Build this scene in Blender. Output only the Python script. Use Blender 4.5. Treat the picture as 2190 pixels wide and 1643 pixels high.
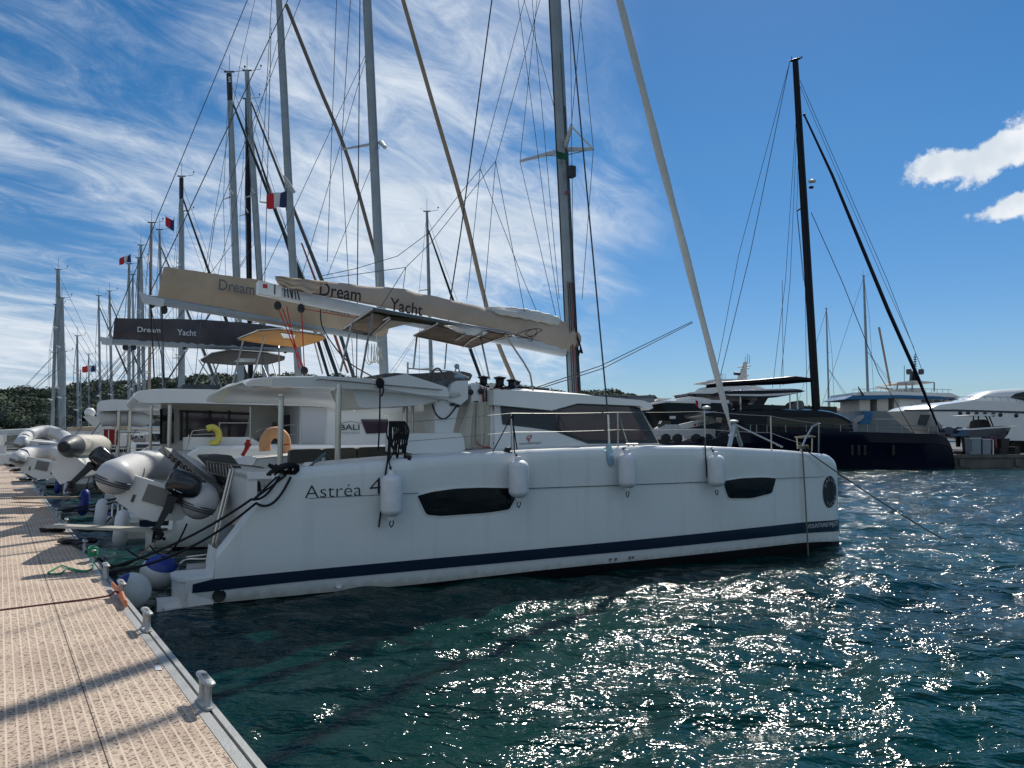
import bpy, bmesh, math, random
import numpy as np
from mathutils import Vector as Vec, Matrix, noise
for o in list(bpy.data.objects): bpy.data.objects.remove(o)
SC = bpy.context.scene
COL = SC.collection
R = math.radians
# ------------------------------------------------------------ camera
F = 1640.0; H = 2.12; PITCH = math.atan((942-821.5)/F); ROLL = R(0.25)
cd = bpy.data.cameras.new('camera'); cam = bpy.data.objects.new('camera', cd); COL.objects.link(cam)
cd.sensor_fit = 'HORIZONTAL'; cd.sensor_width = 36; cd.lens = 36*F/2190; cd.clip_start = .05; cd.clip_end = 9000
cam.location = (0, 0, H)
cam.rotation_euler = (Matrix.Rotation(math.pi/2+PITCH, 3, 'X') @ Matrix.Rotation(-ROLL, 3, 'Z')).to_euler()
SC.camera = cam
SC.view_settings.view_transform = 'Standard'; SC.view_settings.look = 'None'
SC.view_settings.gamma = 1; SC.view_settings.exposure = EXPO = 0.0
# ------------------------------------------------------------ sun
SUN_AZ = 19.0; SUN_EL = 46.0
sd = bpy.data.lights.new('sun', 'SUN'); so = bpy.data.objects.new('sun', sd); COL.objects.link(so)
sd.energy = 4.6; sd.angle = R(.53); sd.color = (1, .95, .87)
sdir = Vec((math.sin(R(SUN_AZ))*math.cos(R(SUN_EL)), math.cos(R(SUN_AZ))*math.cos(R(SUN_EL)), math.sin(R(SUN_EL))))
so.rotation_euler = sdir.to_track_quat('Z', 'Y').to_euler(); so.location = (0, 0, 40)
# ------------------------------------------------------------ node helper
class NT:
    def __init__(s, nt): s.nt = nt
    def n(s, t, **kw):
        nd = s.nt.nodes.new(t)
        for k, v in kw.items():
            if k.startswith('i_'):
                key = k[2:]
                nd.inputs[int(key) if key.isdigit() else key.replace('_', ' ')].default_value = v
            else: setattr(nd, k, v)
        return nd
    def l(s, a, b): s.nt.links.new(a, b)
    def math(s, op, a, b=None, clamp=False):
        nd = s.nt.nodes.new('ShaderNodeMath'); nd.operation = op; nd.use_clamp = clamp
        for i, q in enumerate((a, b)):
            if q is None: continue
            if isinstance(q, (int, float)): nd.inputs[i].default_value = q
            else: s.l(q, nd.inputs[i])
        return nd.outputs[0]
    def ramp(s, fac, stops, interp='LINEAR'):
        nd = s.nt.nodes.new('ShaderNodeValToRGB'); cr = nd.color_ramp; cr.interpolation = interp
        while len(cr.elements) < len(stops): cr.elements.new(.5)
        for e, (p, c) in zip(cr.elements, stops):
            e.position = p; e.color = (c, c, c, 1) if isinstance(c, (int, float)) else (*c, 1)
        s.l(fac, nd.inputs[0]); return nd.outputs[0]
    def smooth(s, x, a, b):
        nd = s.nt.nodes.new('ShaderNodeMapRange'); nd.interpolation_type = 'SMOOTHSTEP'
        nd.inputs[1].default_value = a; nd.inputs[2].default_value = b
        s.l(x, nd.inputs[0]); return nd.outputs[0]
    def mix(s, fac, a, b):
        nd = s.nt.nodes.new('ShaderNodeMix'); nd.data_type = 'RGBA'
        for i, q in ((0, fac), (6, a), (7, b)):
            if isinstance(q, (int, float)): nd.inputs[i].default_value = q
            elif isinstance(q, tuple): nd.inputs[i].default_value = (*q, 1)
            else: s.l(q, nd.inputs[i])
        return nd.outputs[2]
# ------------------------------------------------------------ sky with cirrus and cumulus
def ray(px, py):
    x = (px-1095)/F; y = (821.5-py)/F
    c, s = math.cos(ROLL), math.sin(ROLL); x, y = x*c+y*s, -x*s+y*c
    return Vec((x, math.cos(PITCH)-math.sin(PITCH)*y, math.sin(PITCH)+math.cos(PITCH)*y))
wd = bpy.data.worlds.new('World'); SC.world = wd; wd.use_nodes = True
W_ = NT(wd.node_tree); wd.node_tree.nodes.clear()
sky = W_.n('ShaderNodeTexSky', sky_type='NISHITA'); sky.sun_disc = False
sky.sun_elevation = R(SUN_EL); sky.sun_rotation = R(SUN_AZ); sky.air_density = 1.0; sky.dust_density = .1; sky.ozone_density = 2.4
SKY_STR = 0.088
tc = W_.n('ShaderNodeTexCoord'); sep = W_.n('ShaderNodeSeparateXYZ'); W_.l(tc.outputs['Generated'], sep.inputs[0])
X, Y, Z = sep.outputs
zz = W_.math('ADD', W_.math('MAXIMUM', Z, 0.0), .12)
cx = W_.math('DIVIDE', X, zz); cy = W_.math('DIVIDE', Y, zz)
def noise_at(ang, sx, sy, scale, detail, rough, dist=0.0, off=0.0):
    a = R(ang)
    u = W_.math('ADD', W_.math('MULTIPLY', cx, math.cos(a)*sx), W_.math('MULTIPLY', cy, math.sin(a)*sx))
    v = W_.math('ADD', W_.math('MULTIPLY', cx, -math.sin(a)*sy), W_.math('MULTIPLY', cy, math.cos(a)*sy))
    cb = W_.n('ShaderNodeCombineXYZ'); W_.l(u, cb.inputs[0]); W_.l(v, cb.inputs[1]); cb.inputs[2].default_value = off
    nz = W_.n('ShaderNodeTexNoise'); nz.inputs['Scale'].default_value = scale; nz.inputs['Detail'].default_value = detail
    nz.inputs['Roughness'].default_value = rough; nz.inputs['Distortion'].default_value = dist
    W_.l(cb.outputs[0], nz.inputs['Vector']); return nz.outputs[0]
n1 = noise_at(50, .75, 1.35, 1.15, 8, .60, .6, 1.3)      # big wisps
n2 = noise_at(60, 1.5, 3.0, 2.1, 8, .68, .9, 4.0)      # fine streaks
n3 = noise_at(40, .6, 1.0, .9, 3, .5, .3, 9.1)          # patches
az = W_.math('DIVIDE', X, W_.math('MAXIMUM', Y, .05))
mR = W_.math('SUBTRACT', 1.0, W_.smooth(W_.math('ADD', az, W_.math('MULTIPLY', W_.math('SUBTRACT', n1, .5), .35)), .03, .2))
mR = W_.math('MAXIMUM', mR, W_.smooth(W_.math('MULTIPLY', Y, -1.0), -.05, .35))  # lets added cloud cover the unseen sky behind the camera, for fill light
band = W_.math('SUBTRACT', 1.0, W_.math('ABSOLUTE', W_.math('MULTIPLY', W_.math('ADD', az, .12), 2.0)))
band = W_.math('MAXIMUM', W_.math('MAXIMUM', band, 0.0), W_.math('MULTIPLY', W_.smooth(W_.math('MULTIPLY', Y, -1.0), .0, .4), .5))  # second term: extra unseen cloud behind the camera, added to whiten the ambient light
lowf = W_.math('SUBTRACT', 1.0, W_.smooth(Z, .0, .28))
s = W_.math('ADD', W_.math('MULTIPLY', n1, .5), W_.math('MULTIPLY', n2, .34))
s = W_.math('ADD', s, W_.math('MULTIPLY', n3, .58))
s = W_.math('ADD', s, W_.math('MULTIPLY', band, .19))
s = W_.math('ADD', s, W_.math('MULTIPLY', W_.math('MULTIPLY', lowf, W_.smooth(W_.math('MULTIPLY', az, -1.0), -.05, .5)), .26))
cl = W_.math('MULTIPLY', W_.smooth(s, .665, .945), mR)
cl = W_.math('MULTIPLY', cl, W_.smooth(Z, -.02, .1))
def puff(px, py, ang, rx, ry, seed):
    d = ray(px, py).normalized(); r = d.cross(Vec((0, 0, 1))).normalized(); up = r.cross(d)
    ca, sa = math.cos(R(ang)), math.sin(R(ang)); a1 = r*ca+up*sa; a2 = up*ca-r*sa
    def dot(v):
        nd = W_.n('ShaderNodeVectorMath', operation='DOT_PRODUCT'); W_.l(tc.outputs['Generated'], nd.inputs[0]); nd.inputs[1].default_value = v
        return nd.outputs['Value']
    p = W_.math('DIVIDE', dot(a1), rx); q = W_.math('DIVIDE', dot(a2), ry)
    q = W_.math('ADD', q, W_.math('MULTIPLY', W_.math('MULTIPLY', p, p), -.15))
    d2 = W_.math('SQRT', W_.math('ADD', W_.math('MULTIPLY', p, p), W_.math('MULTIPLY', q, q)))
    nz = W_.n('ShaderNodeTexNoise'); nz.inputs['Scale'].default_value = 26; nz.inputs['Detail'].default_value = 8; nz.inputs['Roughness'].default_value = .62
    mp = W_.n('ShaderNodeMapping'); mp.inputs['Location'].default_value = (seed, 0, 0); W_.l(tc.outputs['Generated'], mp.inputs[0]); W_.l(mp.outputs[0], nz.inputs['Vector'])
    f = W_.math('ADD', d2, W_.math('MULTIPLY', W_.math('SUBTRACT', nz.outputs[0], .5), 2.5))
    front = W_.smooth(dot(d), 0.0, .5)
    return W_.math('MULTIPLY', W_.math('SUBTRACT', 1.0, W_.smooth(f, .62, 1.02)), front)
pf = None
for a in ((2040, 360, 8, .056, .021, 3.1), (2150, 322, 28, .060, .021, 7.7), (2240, 280, 20, .07, .03, 5.5), (2172, 440, 12, .036, .014, 9.2), (2260, 420, 12, .05, .018, 2.2)):
    p = puff(*a); pf = p if pf is None else W_.math('MAXIMUM', pf, p)
hsv = W_.n('ShaderNodeHueSaturation'); hsv.inputs['Saturation'].default_value = 1.38; hsv.inputs['Value'].default_value = .94
W_.l(sky.outputs[0], hsv.inputs['Color'])
hz_ = W_.n('ShaderNodeMix', data_type='RGBA', blend_type='MULTIPLY'); hz_.inputs[0].default_value = 1.0
W_.l(hsv.outputs[0], hz_.inputs[6]); W_.l(W_.ramp(Z, [(0.0, (.50, .62, .86)), (.12, (.72, .80, .94)), (.34, (1, 1, 1))]), hz_.inputs[7])
cloudc = W_.mix(W_.smooth(n2, .3, .8), (6.8, 7.8, 9.0), (9.4, 10.1, 10.8))
c1 = W_.mix(W_.math('MULTIPLY', cl, .93), hz_.outputs[2], cloudc)
nsh = W_.n('ShaderNodeTexNoise'); nsh.inputs['Scale'].default_value = 17; nsh.inputs['Detail'].default_value = 5; W_.l(tc.outputs['Generated'], nsh.inputs['Vector'])
c2 = W_.mix(W_.math('MULTIPLY', pf, .95), c1, W_.mix(W_.smooth(nsh.outputs[0], .38, .62), (8.0, 8.8, 9.6), (10.6, 10.9, 11.2)))
bg = W_.n('ShaderNodeBackground'); bg.inputs[1].default_value = SKY_STR; W_.l(c2, bg.inputs[0])
wo = W_.n('ShaderNodeOutputWorld'); W_.l(bg.outputs[0], wo.inputs[0])
# ------------------------------------------------------------ frames: real planes in the scene that photo points are read onto
class Frame:
    def __init__(s, o, deg):
        s.o = Vec((o[0], o[1], 0)); a = R(deg); s.deg = deg
        s.uu = Vec((math.cos(a), math.sin(a), 0)); s.vv = Vec((-math.sin(a), math.cos(a), 0))
        s.C = Vec((0, 0, H)) - s.o
    def loc(s, P): return Vec((P.dot(s.uu), P.dot(s.vv), P.z))
    def world(s, p): return s.o + s.uu*p[0] + s.vv*p[1] + Vec((0, 0, p[2]))
    def V(s, px, py, v):
        d = ray(px, py); t = (v - s.C.dot(s.vv))/d.dot(s.vv); return s.loc(s.C + d*t)
    def U(s, px, py, u):
        d = ray(px, py); t = (u - s.C.dot(s.uu))/d.dot(s.uu); return s.loc(s.C + d*t)
    def Z(s, px, py, z):
        d = ray(px, py); t = (z - s.C.z)/d.z; return s.loc(s.C + d*t)
def ground(px, py, z=0):
    d = ray(px, py); t = (z-H)/d.z; return Vec((d.x*t, d.y*t, z))
def at(px, py, dist):
    d = ray(px, py); return Vec((0, 0, H)) + d*(dist/d.y)
M = Frame(ground(400, 1302), 28.4)      # our catamaran: u to the bow, v away over the beam
D = Frame(ground(567, 1643, .45), 180-56.3)   # pontoon edge: u along it, v inland
W0 = Frame((0, 0), 0)
# ------------------------------------------------------------ mesh builder
class MB:
    def __init__(s): s.v = []; s.f = []; s.m = []
    def add(s, vs, fs, mi=0):
        b = len(s.v); s.v += [Vec(p) for p in vs]
        for f in fs: s.f.append([b+i for i in f]); s.m.append(mi)
        return s
    def prism(s, pts, off, mi=0):
        n = len(pts); off = Vec(off); a = [Vec(p) for p in pts]; b = [p+off for p in a]
        fs = [list(range(n)), list(range(2*n-1, n-1, -1))] + [[i, (i+1) % n, n+(i+1) % n, n+i] for i in range(n)]
        return s.add(a+b, fs, mi)
    def box(s, a, b, mi=0):
        x0, y0, z0 = a; x1, y1, z1 = b
        return s.prism([(x0, y0, z0), (x1, y0, z0), (x1, y1, z0), (x0, y1, z0)], (0, 0, z1-z0), mi)
    def tube(s, pts, r, n=8, mi=0, flat=1.0, up=None, cap=True):
        pts = [Vec(p) for p in pts]; k = len(pts)
        if isinstance(r, (list, tuple)):
            q = len(r)-1; rs = []
            for i in range(k): g = i/(k-1)*q; j = min(int(g), q-1); rs.append(r[j]+(r[j+1]-r[j])*(g-j))
        else: rs = [r]*k
        rings = []
        ref = None
        for i in range(k):
            t = (pts[min(i+1, k-1)]-pts[max(i-1, 0)]).normalized()
            if ref is None: ref = Vec(up) if up else (Vec((0, 0, 1)) if abs(t.z) < .9 else Vec((0, 1, 0)))
            a = (ref - t*ref.dot(t)); a = a.normalized() if a.length > 1e-6 else t.orthogonal().normalized()
            ref = a; b = t.cross(a)
            rings.append([pts[i]+a*math.cos(2*math.pi*j/n)*rs[i]+b*math.sin(2*math.pi*j/n)*rs[i]*flat for j in range(n)])
        return s.loft(rings, cap=cap, mi=mi)
    def loft(s, rings, closed=True, cap=True, mi=0):
        n = len(rings[0]); vs = [p for r in rings for p in r]; fs = []
        for i in range(len(rings)-1):
            for j in range(n if closed else n-1):
                k = (j+1) % n; fs.append([i*n+j, i*n+k, (i+1)*n+k, (i+1)*n+j])
        if cap and closed: fs += [list(range(n))[::-1], [(len(rings)-1)*n+j for j in range(n)]]
        return s.add(vs, fs, mi)
    def lathe(s, prof, c, axis=(0, 0, 1), n=16, mi=0):
        ax = Vec(axis).normalized(); a = ax.orthogonal().normalized(); b = ax.cross(a); c = Vec(c)
        return s.loft([[c+ax*h+(a*math.cos(2*math.pi*j/n)+b*math.sin(2*math.pi*j/n))*max(r, 1e-4) for j in range(n)] for r, h in prof], mi=mi)
    def ell(s, c, r, n=16, m=10, mi=0, axis=(0, 0, 1)):
        if isinstance(r, (int, float)): r = (r, r, r)
        rings = []
        for i in range(m+1):
            t = math.pi*i/m - math.pi/2
            rings.append([Vec(c)+Vec((r[0]*math.cos(t)*math.cos(2*math.pi*j/n), r[1]*math.cos(t)*math.sin(2*math.pi*j/n), r[2]*math.sin(t))) if 0 < i < m else
                          Vec(c)+Vec((r[0]*1e-3*math.cos(2*math.pi*j/n), r[1]*1e-3*math.sin(2*math.pi*j/n), r[2]*math.sin(t))) for j in range(n)])
        return s.loft(rings, mi=mi)
    def grid(s, fn, nu, nv, mi=0):
        vs = [fn(i/nu, j/nv) for i in range(nu+1) for j in range(nv+1)]; w = nv+1
        return s.add(vs, [[i*w+j, (i+1)*w+j, (i+1)*w+j+1, i*w+j+1] for i in range(nu) for j in range(nv)], mi)
    def sheet(s, fn, nu, nv, th, mi=0):      # a thin cloth or panel with real thickness: fn gives a point, th an offset vector
        th = Vec(th); a = [[Vec(fn(i/nu, j/nv)) for j in range(nv+1)] for i in range(nu+1)]
        s.grid(lambda x, y: a[round(x*nu)][round(y*nv)], nu, nv, mi)
        s.grid(lambda x, y: a[round(x*nu)][round(y*nv)]+th, nu, nv, mi)
        edge = [a[i][0] for i in range(nu+1)]+[a[nu][j] for j in range(1, nv+1)]+[a[i][nv] for i in range(nu-1, -1, -1)]+[a[0][j] for j in range(nv-1, 0, -1)]
        n = len(edge); return s.add(edge+[p+th for p in edge], [[i, (i+1) % n, n+(i+1) % n, n+i] for i in range(n)], mi)
def chaikin(p, it=1, k=.25):
    for _ in range(it):
        q = []
        for i in range(len(p)):
            a, b = Vec(p[i]), Vec(p[(i+1) % len(p)]); q += [a.lerp(b, k), a.lerp(b, 1-k)]
        p = q
    return p
def cat(p, n=6):      # smooth open curve
    p = [Vec(q) for q in p]; out = []
    for i in range(len(p)-1):
        a, b, c, d = p[max(i-1, 0)], p[i], p[i+1], p[min(i+2, len(p)-1)]
        for k in range(n):
            t = k/n; out.append(.5*((2*b)+(c-a)*t+(2*a-5*b+4*c-d)*t*t+(3*b-a-3*c+d)*t**3))
    return out+[p[-1]]
def sag(a, b, s, n=14): return [Vec(a).lerp(Vec(b), i/n)-Vec((0, 0, 4*s*(i/n)*(1-i/n))) for i in range(n+1)]
def lerp(tab, x):
    if x <= tab[0][0]: return tab[0][1]
    for (a, p), (b, q) in zip(tab, tab[1:]):
        if x <= b: return p+(q-p)*(x-a)/(b-a)
    return tab[-1][1]
def slerp(tab, x):
    if x <= tab[0][0]: return tab[0][1]
    for i in range(len(tab)-1):
        (a, p), (b, q) = tab[i], tab[i+1]
        if x <= b:
            t = (x-a)/(b-a); m0 = (q-tab[i-1][1])/(b-tab[i-1][0]) if i > 0 else (q-p)/(b-a); m1 = (tab[i+2][1]-p)/(tab[i+2][0]-a) if i+2 < len(tab) else (q-p)/(b-a)
            h = b-a; return (2*t**3-3*t*t+1)*p+(t**3-2*t*t+t)*h*m0+(-2*t**3+3*t*t)*q+(t**3-t*t)*h*m1
    return tab[-1][1]
# ------------------------------------------------------------ things and parts
class Thing:
    def __init__(s, name, label, cat_, fr=None, off=(0, 0, 0), group=None):
        s.fr = fr or W0; s.off = Vec(off); s.o = bpy.data.objects.new(name, None); COL.objects.link(s.o)
        s.o.empty_display_size = .3
        s.o.location = s.fr.world(s.off); s.o.rotation_euler = (0, 0, R(s.fr.deg))
        s.o['label'] = label; s.o['category'] = cat_
        if group: s.o['group'] = group
    def part(s, mb, name, mats, parent=None, label=None, smooth=38):
        o = mkobj(name, mb, mats, s.off, smooth); o.parent = parent or s.o
        if label: o['label'] = label
        return o
def mkobj(name, mb, mats, off=Vec((0, 0, 0)), smooth=38, recalc=True):
    me = bpy.data.meshes.new(name); off = Vec(off)
    me.from_pydata([tuple(p-off) for p in mb.v], [], mb.f)
    if not isinstance(mats, (list, tuple)): mats = [mats]
    for m in mats: me.materials.append(m)
    me.polygons.foreach_set('material_index', mb.m)
    if recalc:
        bm = bmesh.new(); bm.from_mesh(me); bmesh.ops.recalc_face_normals(bm, faces=bm.faces[:]); bm.to_mesh(me); bm.free()
    if smooth:
        me.polygons.foreach_set('use_smooth', [True]*len(me.polygons)); me.set_sharp_from_angle(angle=R(smooth))
    me.update(); o = bpy.data.objects.new(name, me); COL.objects.link(o); return o
def single(name, mb, mats, label, cat_, fr=None, off=None, group=None, smooth=38):    # a thing that is one mesh
    fr = fr or W0
    if off is None:
        n = max(1, len(mb.v)); off = sum(mb.v, Vec())/n; off.z = min(p.z for p in mb.v)
    o = mkobj(name, mb, mats, off, smooth); o.location = fr.world(off); o.rotation_euler = (0, 0, R(fr.deg))
    o['label'] = label; o['category'] = cat_
    if group: o['group'] = group
    return o
def struct(name, mb, mats, smooth=38, kind='structure', label=None, recalc=True):
    o = mkobj(name, mb, mats, Vec(), smooth, recalc); o['kind'] = kind
    if label: o['label'] = label
    return o
TC = {}
def text2d(s, offset=0.0, shear=0.0):
    k = (s, offset, shear)
    if k in TC: return TC[k]
    cu = bpy.data.curves.new('t', 'FONT'); cu.body = s; cu.size = 1; cu.offset = offset; cu.shear = shear; cu.resolution_u = 4
    ob = bpy.data.objects.new('t', cu); COL.objects.link(ob); bpy.context.view_layer.update()
    me = bpy.data.meshes.new_from_object(ob.evaluated_get(bpy.context.evaluated_depsgraph_get()))
    vs = [(v.co.x, v.co.y) for v in me.vertices]; fs = [list(p.vertices) for p in me.polygons]
    bpy.data.objects.remove(ob); bpy.data.curves.remove(cu); bpy.data.meshes.remove(me)
    x0 = min(v[0] for v in vs); x1 = max(v[0] for v in vs); y0 = min(v[1] for v in vs); y1 = max(v[1] for v in vs)
    TC[k] = ([((x-x0)/(x1-x0), (y-y0)/(y1-y0)) for x, y in vs], fs, (x1-x0)/(y1-y0)); return TC[k]
def textmb(s, fn, offset=0.0, shear=0.0, mb=None, mi=0):
    vs, fs, _ = text2d(s, offset, shear); mb = mb or MB(); return mb.add([fn(x, y) for x, y in vs], fs, mi)
def quad(bl, br, tr, tl):
    bl, br, tr, tl = map(Vec, (bl, br, tr, tl)); return lambda x, y: bl.lerp(br, x).lerp(tl.lerp(tr, x), y)
# ------------------------------------------------------------ materials
MATS = {}
def mat(name, col, rough=.5, metal=0.0, var=.0, vs=3.0, bump=0.0, bs=30.0, coat=0.0, ior=None, spec=None, alpha=None, trans=0.0, twos=None):
    if name in MATS: return MATS[name]
    m = bpy.data.materials.new(name); m.use_nodes = True; nt = NT(m.node_tree); b = m.node_tree.nodes['Principled BSDF']
    b.inputs['Base Color'].default_value = (*col, 1); b.inputs['Roughness'].default_value = rough; b.inputs['Metallic'].default_value = metal
    if coat: b.inputs['Coat Weight'].default_value = coat; b.inputs['Coat Roughness'].default_value = .04
    if spec is not None: b.inputs['Specular IOR Level'].default_value = spec
    if ior: b.inputs['IOR'].default_value = ior
    if trans: b.inputs['Transmission Weight'].default_value = trans
    if var or bump:
        t = nt.n('ShaderNodeTexCoord')
        if var:
            nz = nt.n('ShaderNodeTexNoise'); nz.inputs['Scale'].default_value = vs; nz.inputs['Detail'].default_value = 6; nz.inputs['Roughness'].default_value = .6
            nt.l(t.outputs['Object'], nz.inputs['Vector'])
            lo = tuple(max(0, c*(1-var)) for c in col); hi = tuple(min(1, c*(1+var*.6)) for c in col)
            if twos: lo = twos
            nt.l(nt.ramp(nz.outputs[0], [(.3, lo), (.68, hi)]), b.inputs['Base Color'])
            nt.l(nt.ramp(nz.outputs[0], [(.3, min(1, rough*1.25)), (.7, rough*.85)]), b.inputs['Roughness'])
        if bump:
            nb = nt.n('ShaderNodeTexNoise'); nb.inputs['Scale'].default_value = bs; nb.inputs['Detail'].default_value = 4
            nt.l(t.outputs['Object'], nb.inputs['Vector'])
            bp = nt.n('ShaderNodeBump'); bp.inputs['Strength'].default_value = bump; bp.inputs['Distance'].default_value = .02
            nt.l(nb.outputs[0], bp.inputs['Height']); nt.l(bp.outputs[0], b.inputs['Normal'])
    MATS[name] = m; return m
GEL = mat('white_gelcoat', (.70, .715, .695), .22, var=.05, vs=1.3, coat=.3, bump=.05, bs=1.6)
GEL2 = mat('white_deck_moulding', (.69, .70, .675), .38, var=.08, vs=2.5)
CREAM = mat('cream_panel', (.55, .53, .48), .5, var=.08, vs=2)
NAVY = mat('navy_stripe', (.006, .018, .042), .3, coat=.2)
ANTIF = mat('black_antifouling', (.006, .006, .010), .7, var=.3, vs=4)
GLASS = mat('smoked_glass', (.002, .003, .006), .04, spec=.45)
TINT = mat('mauve_tinted_glass', (.050, .034, .050), .08, var=.3, vs=1.3, coat=.4)
DARKP = mat('dark_blue_plastic', (.004, .013, .028), .25, coat=.2)
STEEL = mat('stainless_steel', (.42, .40, .37), .22, 1.0)
ALU = mat('anodised_aluminium', (.44, .46, .47), .42, .55, var=.12, vs=3)
ALUW = mat('white_painted_aluminium', (.47, .50, .52), .4, .1, var=.08, vs=4)
ALUD = mat('grey_mast_aluminium', (.27, .31, .33), .45, .15, var=.15, vs=2)
CASTA = mat('cast_aluminium', (.40, .41, .40), .5, .5, var=.2, vs=15, bump=.3, bs=60)
BLACK = mat('black_paint', (.002, .003, .006), .3, spec=.2)
def hullmat():
    m = bpy.data.materials.new('weathered_hull_gelcoat'); m.use_nodes = True; nt = NT(m.node_tree); b = m.node_tree.nodes['Principled BSDF']; t = nt.n('ShaderNodeTexCoord')
    mp = nt.n('ShaderNodeMapping'); mp.inputs['Scale'].default_value = (5.5, 5.5, .35); nt.l(t.outputs['Object'], mp.inputs[0])
    st = nt.n('ShaderNodeTexNoise'); st.inputs['Scale'].default_value = 1.0; st.inputs['Detail'].default_value = 7; nt.l(mp.outputs[0], st.inputs['Vector'])
    cl_ = nt.n('ShaderNodeTexNoise'); cl_.inputs['Scale'].default_value = .9; cl_.inputs['Detail'].default_value = 5; nt.l(t.outputs['Object'], cl_.inputs['Vector'])
    fine = nt.n('ShaderNodeTexNoise'); fine.inputs['Scale'].default_value = 9; fine.inputs['Detail'].default_value = 6; nt.l(t.outputs['Object'], fine.inputs['Vector'])
    sp = nt.n('ShaderNodeSeparateXYZ'); nt.l(t.outputs['Object'], sp.inputs[0])
    base = nt.mix(nt.math('MULTIPLY', nt.smooth(st.outputs[0], .52, .75), .30), (.665, .70, .69), (.50, .51, .48))
    base = nt.mix(nt.math('MULTIPLY', nt.smooth(cl_.outputs[0], .45, .7), .22), base, (.56, .595, .585))
    zz2 = nt.math('ADD', sp.outputs[2], nt.math('MULTIPLY', nt.math('SUBTRACT', fine.outputs[0], .5), .22))
    base = nt.mix(nt.math('MULTIPLY', nt.math('SUBTRACT', 1.0, nt.smooth(zz2, .02, .2)), .65), base, (.30, .29, .20))
    nt.l(base, b.inputs['Base Color']); nt.l(nt.ramp(cl_.outputs[0], [(.3, .16), (.7, .34)]), b.inputs['Roughness']); b.inputs['Coat Weight'].default_value = .35; b.inputs['Coat Roughness'].default_value = .05
    bn = nt.n('ShaderNodeTexNoise'); bn.inputs['Scale'].default_value = 1.4; bn.inputs['Detail'].default_value = 2; nt.l(t.outputs['Object'], bn.inputs['Vector'])
    bp = nt.n('ShaderNodeBump'); bp.inputs['Strength'].default_value = .14; bp.inputs['Distance'].default_value = .03; nt.l(bn.outputs[0], bp.inputs['Height']); nt.l(bp.outputs[0], b.inputs['Normal']); return m
GELH = hullmat()
BLACKM = mat('black_plastic', (.008, .009, .011), .5)
ROPEK = mat('black_rope', (.006, .007, .011), .85, bump=.5, bs=120)
ROPEG = mat('grey_rope', (.16, .15, .12), .9, bump=.5, bs=120)
ROPEW = mat('white_rope', (.50, .47, .40), .9, bump=.5, bs=120)
ROPER = mat('red_rope', (.38, .012, .02), .8, bump=.4, bs=120)
ROPEGR = mat('green_rope', (.01, .22, .11), .8, bump=.4, bs=120)
WIRE = mat('rigging_wire', (.05, .06, .075), .5, .5)
FENDER = mat('white_fender_vinyl', (.66, .68, .70), .45, var=.1, vs=7, bump=.12, bs=50)
BLUEV = mat('blue_vinyl', (.008, .03, .22), .4)
BUOYG = mat('buoy_cream_vinyl', (.55, .57, .54), .4, var=.12, vs=5)
RIBG = mat('light_grey_hypalon', (.50, .50, .50), .5, var=.1, vs=3, bump=.1, bs=14)
RIBD = mat('dark_grey_hypalon', (.05, .06, .065), .45, var=.1, vs=5)
RIBB = mat('beige_hypalon', (.50, .47, .40), .55, var=.12, vs=3, bump=.1, bs=14)
SAILC = mat('beige_canvas', (.43, .355, .285), .85, var=.14, vs=1.2, bump=.55, bs=2.2)
SAILC2 = mat('ochre_canvas', (.40, .315, .22), .85, var=.16, vs=1.0, bump=.55, bs=2.2)
SAILG = mat('charcoal_canvas', (.065, .060, .066), .85, var=.2, vs=1.2, bump=.5, bs=2.5)
SAILW = mat('white_sailcloth', (.55, .56, .54), .7, var=.1, vs=2, bump=.4, bs=6)
TANFURL = mat('tan_sun_strip', (.30, .23, .17), .85, var=.15, vs=3, bump=.4, bs=6)
BROWNC = mat('brown_canvas_lining', (.15, .105, .075), .85, var=.2, vs=4, bump=.3, bs=9)
CLEARV = mat('clear_vinyl_window', (.62, .68, .72), .12, coat=.4)
YELC = mat('amber_canvas', (.42, .20, .045), .8, var=.15, vs=3, bump=.3, bs=9)
CUSH = mat('grey_cushion', (.10, .10, .092), .85, var=.12, vs=4, bump=.25, bs=20)
CUSH2 = mat('slate_cushion', (.075, .08, .083), .85, var=.12, vs=4, bump=.25, bs=20)
FAB = mat('beige_screen_cloth', (.50, .48, .40), .85, var=.12, vs=3, bump=.4, bs=5)
YELLOW = mat('yellow_foam', (.62, .55, .10), .7, var=.1, vs=8)
ORANGEF = mat('faded_orange_foam', (.66, .36, .19), .7, var=.14, vs=8)
REDP = mat('red_canvas', (.32, .02, .02), .7, var=.12, vs=6)
TEAK = mat('brown_step_tread', (.12, .10, .085), .7, var=.15, vs=8)
BLUEC = mat('blue_awning_cloth', (.02, .12, .26), .8, var=.15, vs=2)
HBLACK = mat('gloss_blue_black_hull', (.0015, .0025, .014), .16, spec=.2)
HGREEN = mat('dark_green_hull', (.004, .011, .015), .25, spec=.2)
HGREY = mat('slate_grey_hull', (.10, .135, .15), .4, var=.1, vs=.6)
CORR = mat('corrugated_cladding', (.20, .23, .25), .6, var=.08, vs=.3)
CONC = mat('quay_concrete', (.10, .10, .088), .9, var=.3, vs=.8, bump=.4, bs=6)
ORSLV = mat('orange_chafe_sleeve', (.62, .20, .09), .7)
FR = [mat('flag_red', (.50, .02, .03), .8), mat('flag_white', (.60, .61, .64), .8), mat('flag_navy', (.012, .025, .10), .8)]
GREENF = mat('green_flag_cloth', (.0, .09, .05), .8)
INK = mat('dark_lettering', (.012, .014, .022), .6); INKG = mat('grey_lettering', (.10, .12, .13), .7)
INKW = mat('white_lettering', (.55, .57, .60), .6); INKR = mat('red_lettering', (.45, .02, .04), .6)
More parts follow.
